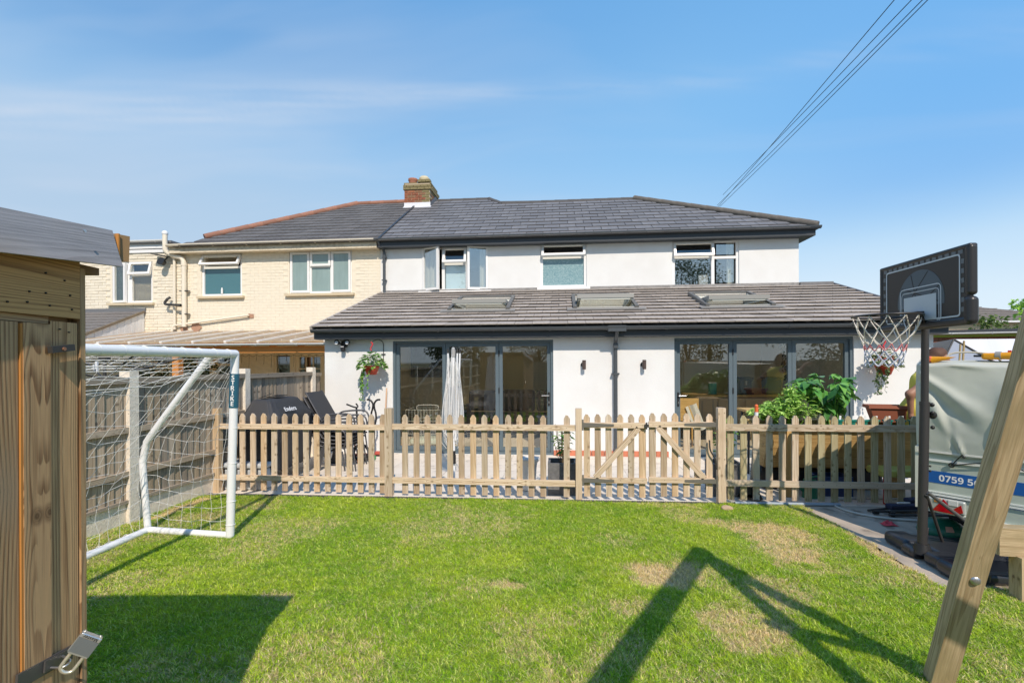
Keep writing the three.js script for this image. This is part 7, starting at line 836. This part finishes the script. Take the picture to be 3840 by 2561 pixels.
// ---------------------------------------------------------------- inside the two rooms
{
  const s = thing('sofa', 'dark navy sofa inside the left doors', 'sofa', [-1.0, 0.02, -11.6]); const nv = std([0.03, 0.033, 0.045], 0.9); put(s, 'base', new RoundedBoxGeometry(2.4, 0.3, 0.9, 4, 0.05).translate(0, 0.28, 0), nv); put(s, 'back_cushion', new RoundedBoxGeometry(0.8, 0.5, 0.22, 4, 0.08).translate(-0.8, 0.72, -0.3), nv); put(s, 'back_cushion', new RoundedBoxGeometry(0.8, 0.52, 0.22, 4, 0.08).translate(0.02, 0.72, -0.3), nv); put(s, 'back_cushion', new RoundedBoxGeometry(0.78, 0.5, 0.22, 4, 0.08).rotateZ(0.06).translate(0.82, 0.73, -0.3), nv); put(s, 'arm', new RoundedBoxGeometry(0.22, 0.55, 0.9, 4, 0.06).translate(1.28, 0.36, 0), nv); put(s, 'arm', new RoundedBoxGeometry(0.22, 0.55, 0.9, 4, 0.06).translate(-1.28, 0.36, 0), nv);
  const c = thing('dog_crate', 'open white wire dog crate inside the left doors', 'crate', [-2.5, 0.02, -9.7]); const wr = []; for (let i = 0; i <= 16; i++) { const x = -0.5 + i * 0.0625; wr.push(rod([x, 0.02, 0.3], [x, 0.72, 0.3], 0.0025, 4), rod([x, 0.02, -0.3], [x, 0.72, -0.3], 0.0025, 4)); } for (const y of [0.02, 0.25, 0.5, 0.72]) for (const z of [-0.3, 0.3]) wr.push(rod([-0.5, y, z], [0.5, y, z], 0.0035, 4)); for (const x of [-0.5, 0.5]) for (const y of [0.02, 0.72]) wr.push(rod([x, y, -0.3], [x, y, 0.3], 0.0035, 4)); put(c, 'wire_panel', wr, std([0.75, 0.75, 0.72], 0.4)); put(c, 'top_frame', tube([[-0.3, 0.72, 0.2], [-0.28, 0.80, 0.2], [0.1, 0.80, 0.2], [0.12, 0.72, 0.2]], 0.008, 6), std([0.6, 0.6, 0.6], 0.4)); put(c, 'bedding', new RoundedBoxGeometry(0.9, 0.12, 0.5, 4, 0.05).translate(0, 0.09, 0), grain([0.6, 0.62, 0.55], [0.2, 0.35, 0.28], 14, 401, [0.5, 0.5]));
  const d = thing('inner_door', 'open timber framed door with leaded panes inside the left room', 'door', [0.2, 0.02, -13.3]); put(d, 'frame', [bb(-0.35, -0.25, 0, 2.05, 0, 0.08), bb(0.45, 0.55, 0, 2.05, 0, 0.08), bb(-0.25, 0.45, 1.95, 2.05, 0, 0.08)], std([0.36, 0.2, 0.07], 0.5)); put(d, 'leaf', bb(-0.25, 0.45, 0, 1.95, -0.04, 0.01), M.dark);
  const st = thing('guitar_stand', 'slim black tripod stand inside the left room', 'stand', [-2.15, 0.02, -10.6]); put(st, 'pole', [rod([0, 0.3, 0], [0, 1.2, 0], 0.012), rod([0, 0.4, 0], [0.2, 0, 0.1], 0.012), rod([0, 0.4, 0], [-0.2, 0, 0.1], 0.012), rod([0, 0.4, 0], [0, 0, -0.2], 0.012)], M.black);
  const pt = thing('dark_picture', 'dark framed picture on the wall inside the left room', 'picture', [-3.45, 1.75, -13.47]); put(pt, 'canvas', bx(1.3, 0.9, 0.02), std([0.03, 0.035, 0.02], 0.4)); put(pt, 'frame', [bx(1.36, 0.04, 0.04, 0, 0.47, 0), bx(1.36, 0.04, 0.04, 0, -0.47, 0), bx(0.04, 0.94, 0.04, 0.68, 0, 0), bx(0.04, 0.94, 0.04, -0.68, 0, 0)], M.black);
  const k = thing('kitchen_counter', 'timber topped kitchen counter inside the right doors', 'counter', [3.5, 0.02, -11.6]); put(k, 'cabinet', bb(-0.6, 1.75, 0, 0.86, -0.3, 0.3), std([0.30, 0.26, 0.22], 0.6)); put(k, 'worktop', bb(-0.65, 1.8, 0.862, 0.90, -0.32, 0.34), M.trug[0]); for (let i = 0; i < 4; i++) put(k, 'door', bb(-0.58 + i * 0.58, -0.03 + i * 0.58, 0.08, 0.82, 0.302, 0.318), std([0.36, 0.32, 0.27], 0.5));
  const cm = thing('coffee_machine', 'dark coffee machine standing on the kitchen counter', 'coffee machine', [4.15, 0.925, -11.55]); put(cm, 'body', [new RoundedBoxGeometry(0.26, 0.3, 0.24, 3, 0.02).translate(0, 0.17, -0.04), new RoundedBoxGeometry(0.28, 0.08, 0.3, 3, 0.02).translate(0, 0.34, 0), new RoundedBoxGeometry(0.28, 0.04, 0.32, 3, 0.01).translate(0, 0.02, 0.02)], M.iron); put(cm, 'group_head', rod([0, 0.3, 0.1], [0, 0.2, 0.1], 0.03), M.steel);
  const jr = thing('storage_jar', 'turquoise storage jar on the kitchen counter', 'jar', [3.45, 0.925, -11.55]); put(jr, 'body', new THREE.CylinderGeometry(0.09, 0.09, 0.24, 20).translate(0, 0.12, 0), std([0.15, 0.45, 0.42], 0.4)); put(jr, 'lid', new THREE.CylinderGeometry(0.092, 0.092, 0.03, 20).translate(0, 0.255, 0), M.whitePlastic);
  const bx2 = thing('blue_bin', 'blue box standing behind the coffee machine', 'box', [4.75, 0.925, -11.6]); put(bx2, 'body', new RoundedBoxGeometry(0.36, 0.34, 0.26, 3, 0.03).translate(0, 0.17, 0), std([0.03, 0.10, 0.22], 0.5)); put(bx2, 'lid', new RoundedBoxGeometry(0.38, 0.04, 0.28, 3, 0.015).translate(0, 0.36, 0), std([0.03, 0.10, 0.22], 0.4));
  const hp = thing('trailing_houseplant', 'dark trailing plant hanging from the ceiling inside the right room', 'houseplant', [4.55, 1.9, -10.4]); const R = rng(91), l = []; for (let i = 0; i < 160; i++) { const t = R(); l.push([V((R() - 0.5) * 0.26 * (1 - t * 0.5), 0.35 - t * 0.95, (R() - 0.5) * 0.2), V(R() - 0.5, -0.5, R() - 0.5), 0.06, R(), 0, 0]); } put(hp, 'pot', new THREE.CylinderGeometry(0.12, 0.09, 0.16, 16).translate(0, 0.38, 0), M.black); put(hp, 'hanger_wire', rod([0, 0.46, 0], [0, 0.66, 0], 0.004, 5), M.black); foliage(hp, l, [leafGeo(0.6, 0.3, 0.1, 2)], [leafMat([0.03, 0.06, 0.015])], 160);
  const ch = thing('high_chair', 'pale wooden chair with a cloth over it inside the right doors', 'chair', [2.35, 0.02, -9.6]); put(ch, 'seat', bx(0.42, 0.03, 0.42, 0, 0.5, 0), M.trug[2]); put(ch, 'backrest', bx(0.42, 0.42, 0.03, 0, 0.75, 0.19), M.trug[2]); for (const [x, z] of [[-0.19, -0.19], [0.19, -0.19], [-0.19, 0.19], [0.19, 0.19]]) put(ch, 'leg', rod([x, 0, z], [x, 0.5, z], 0.018), M.trug[2]);
  const tw = thing('tea_towel', 'white cloth draped over the wooden chair', 'cloth', [2.5, 0.62, -9.38]); { const g = new THREE.PlaneGeometry(0.22, 0.5, 14, 20), p = g.attributes.position; for (let i = 0; i < p.count; i++) p.setZ(i, 0.02 * Math.sin(p.getX(i) * 40) + 0.01 * p.getY(i)); g.rotateZ(0.35); g.computeVertexNormals(); put(tw, 'cloth', g, phys({ color: new THREE.Color().setRGB(0.66, 0.66, 0.64), roughness: 1, side: THREE.DoubleSide })); }
}
renderer.render(scene, camera);
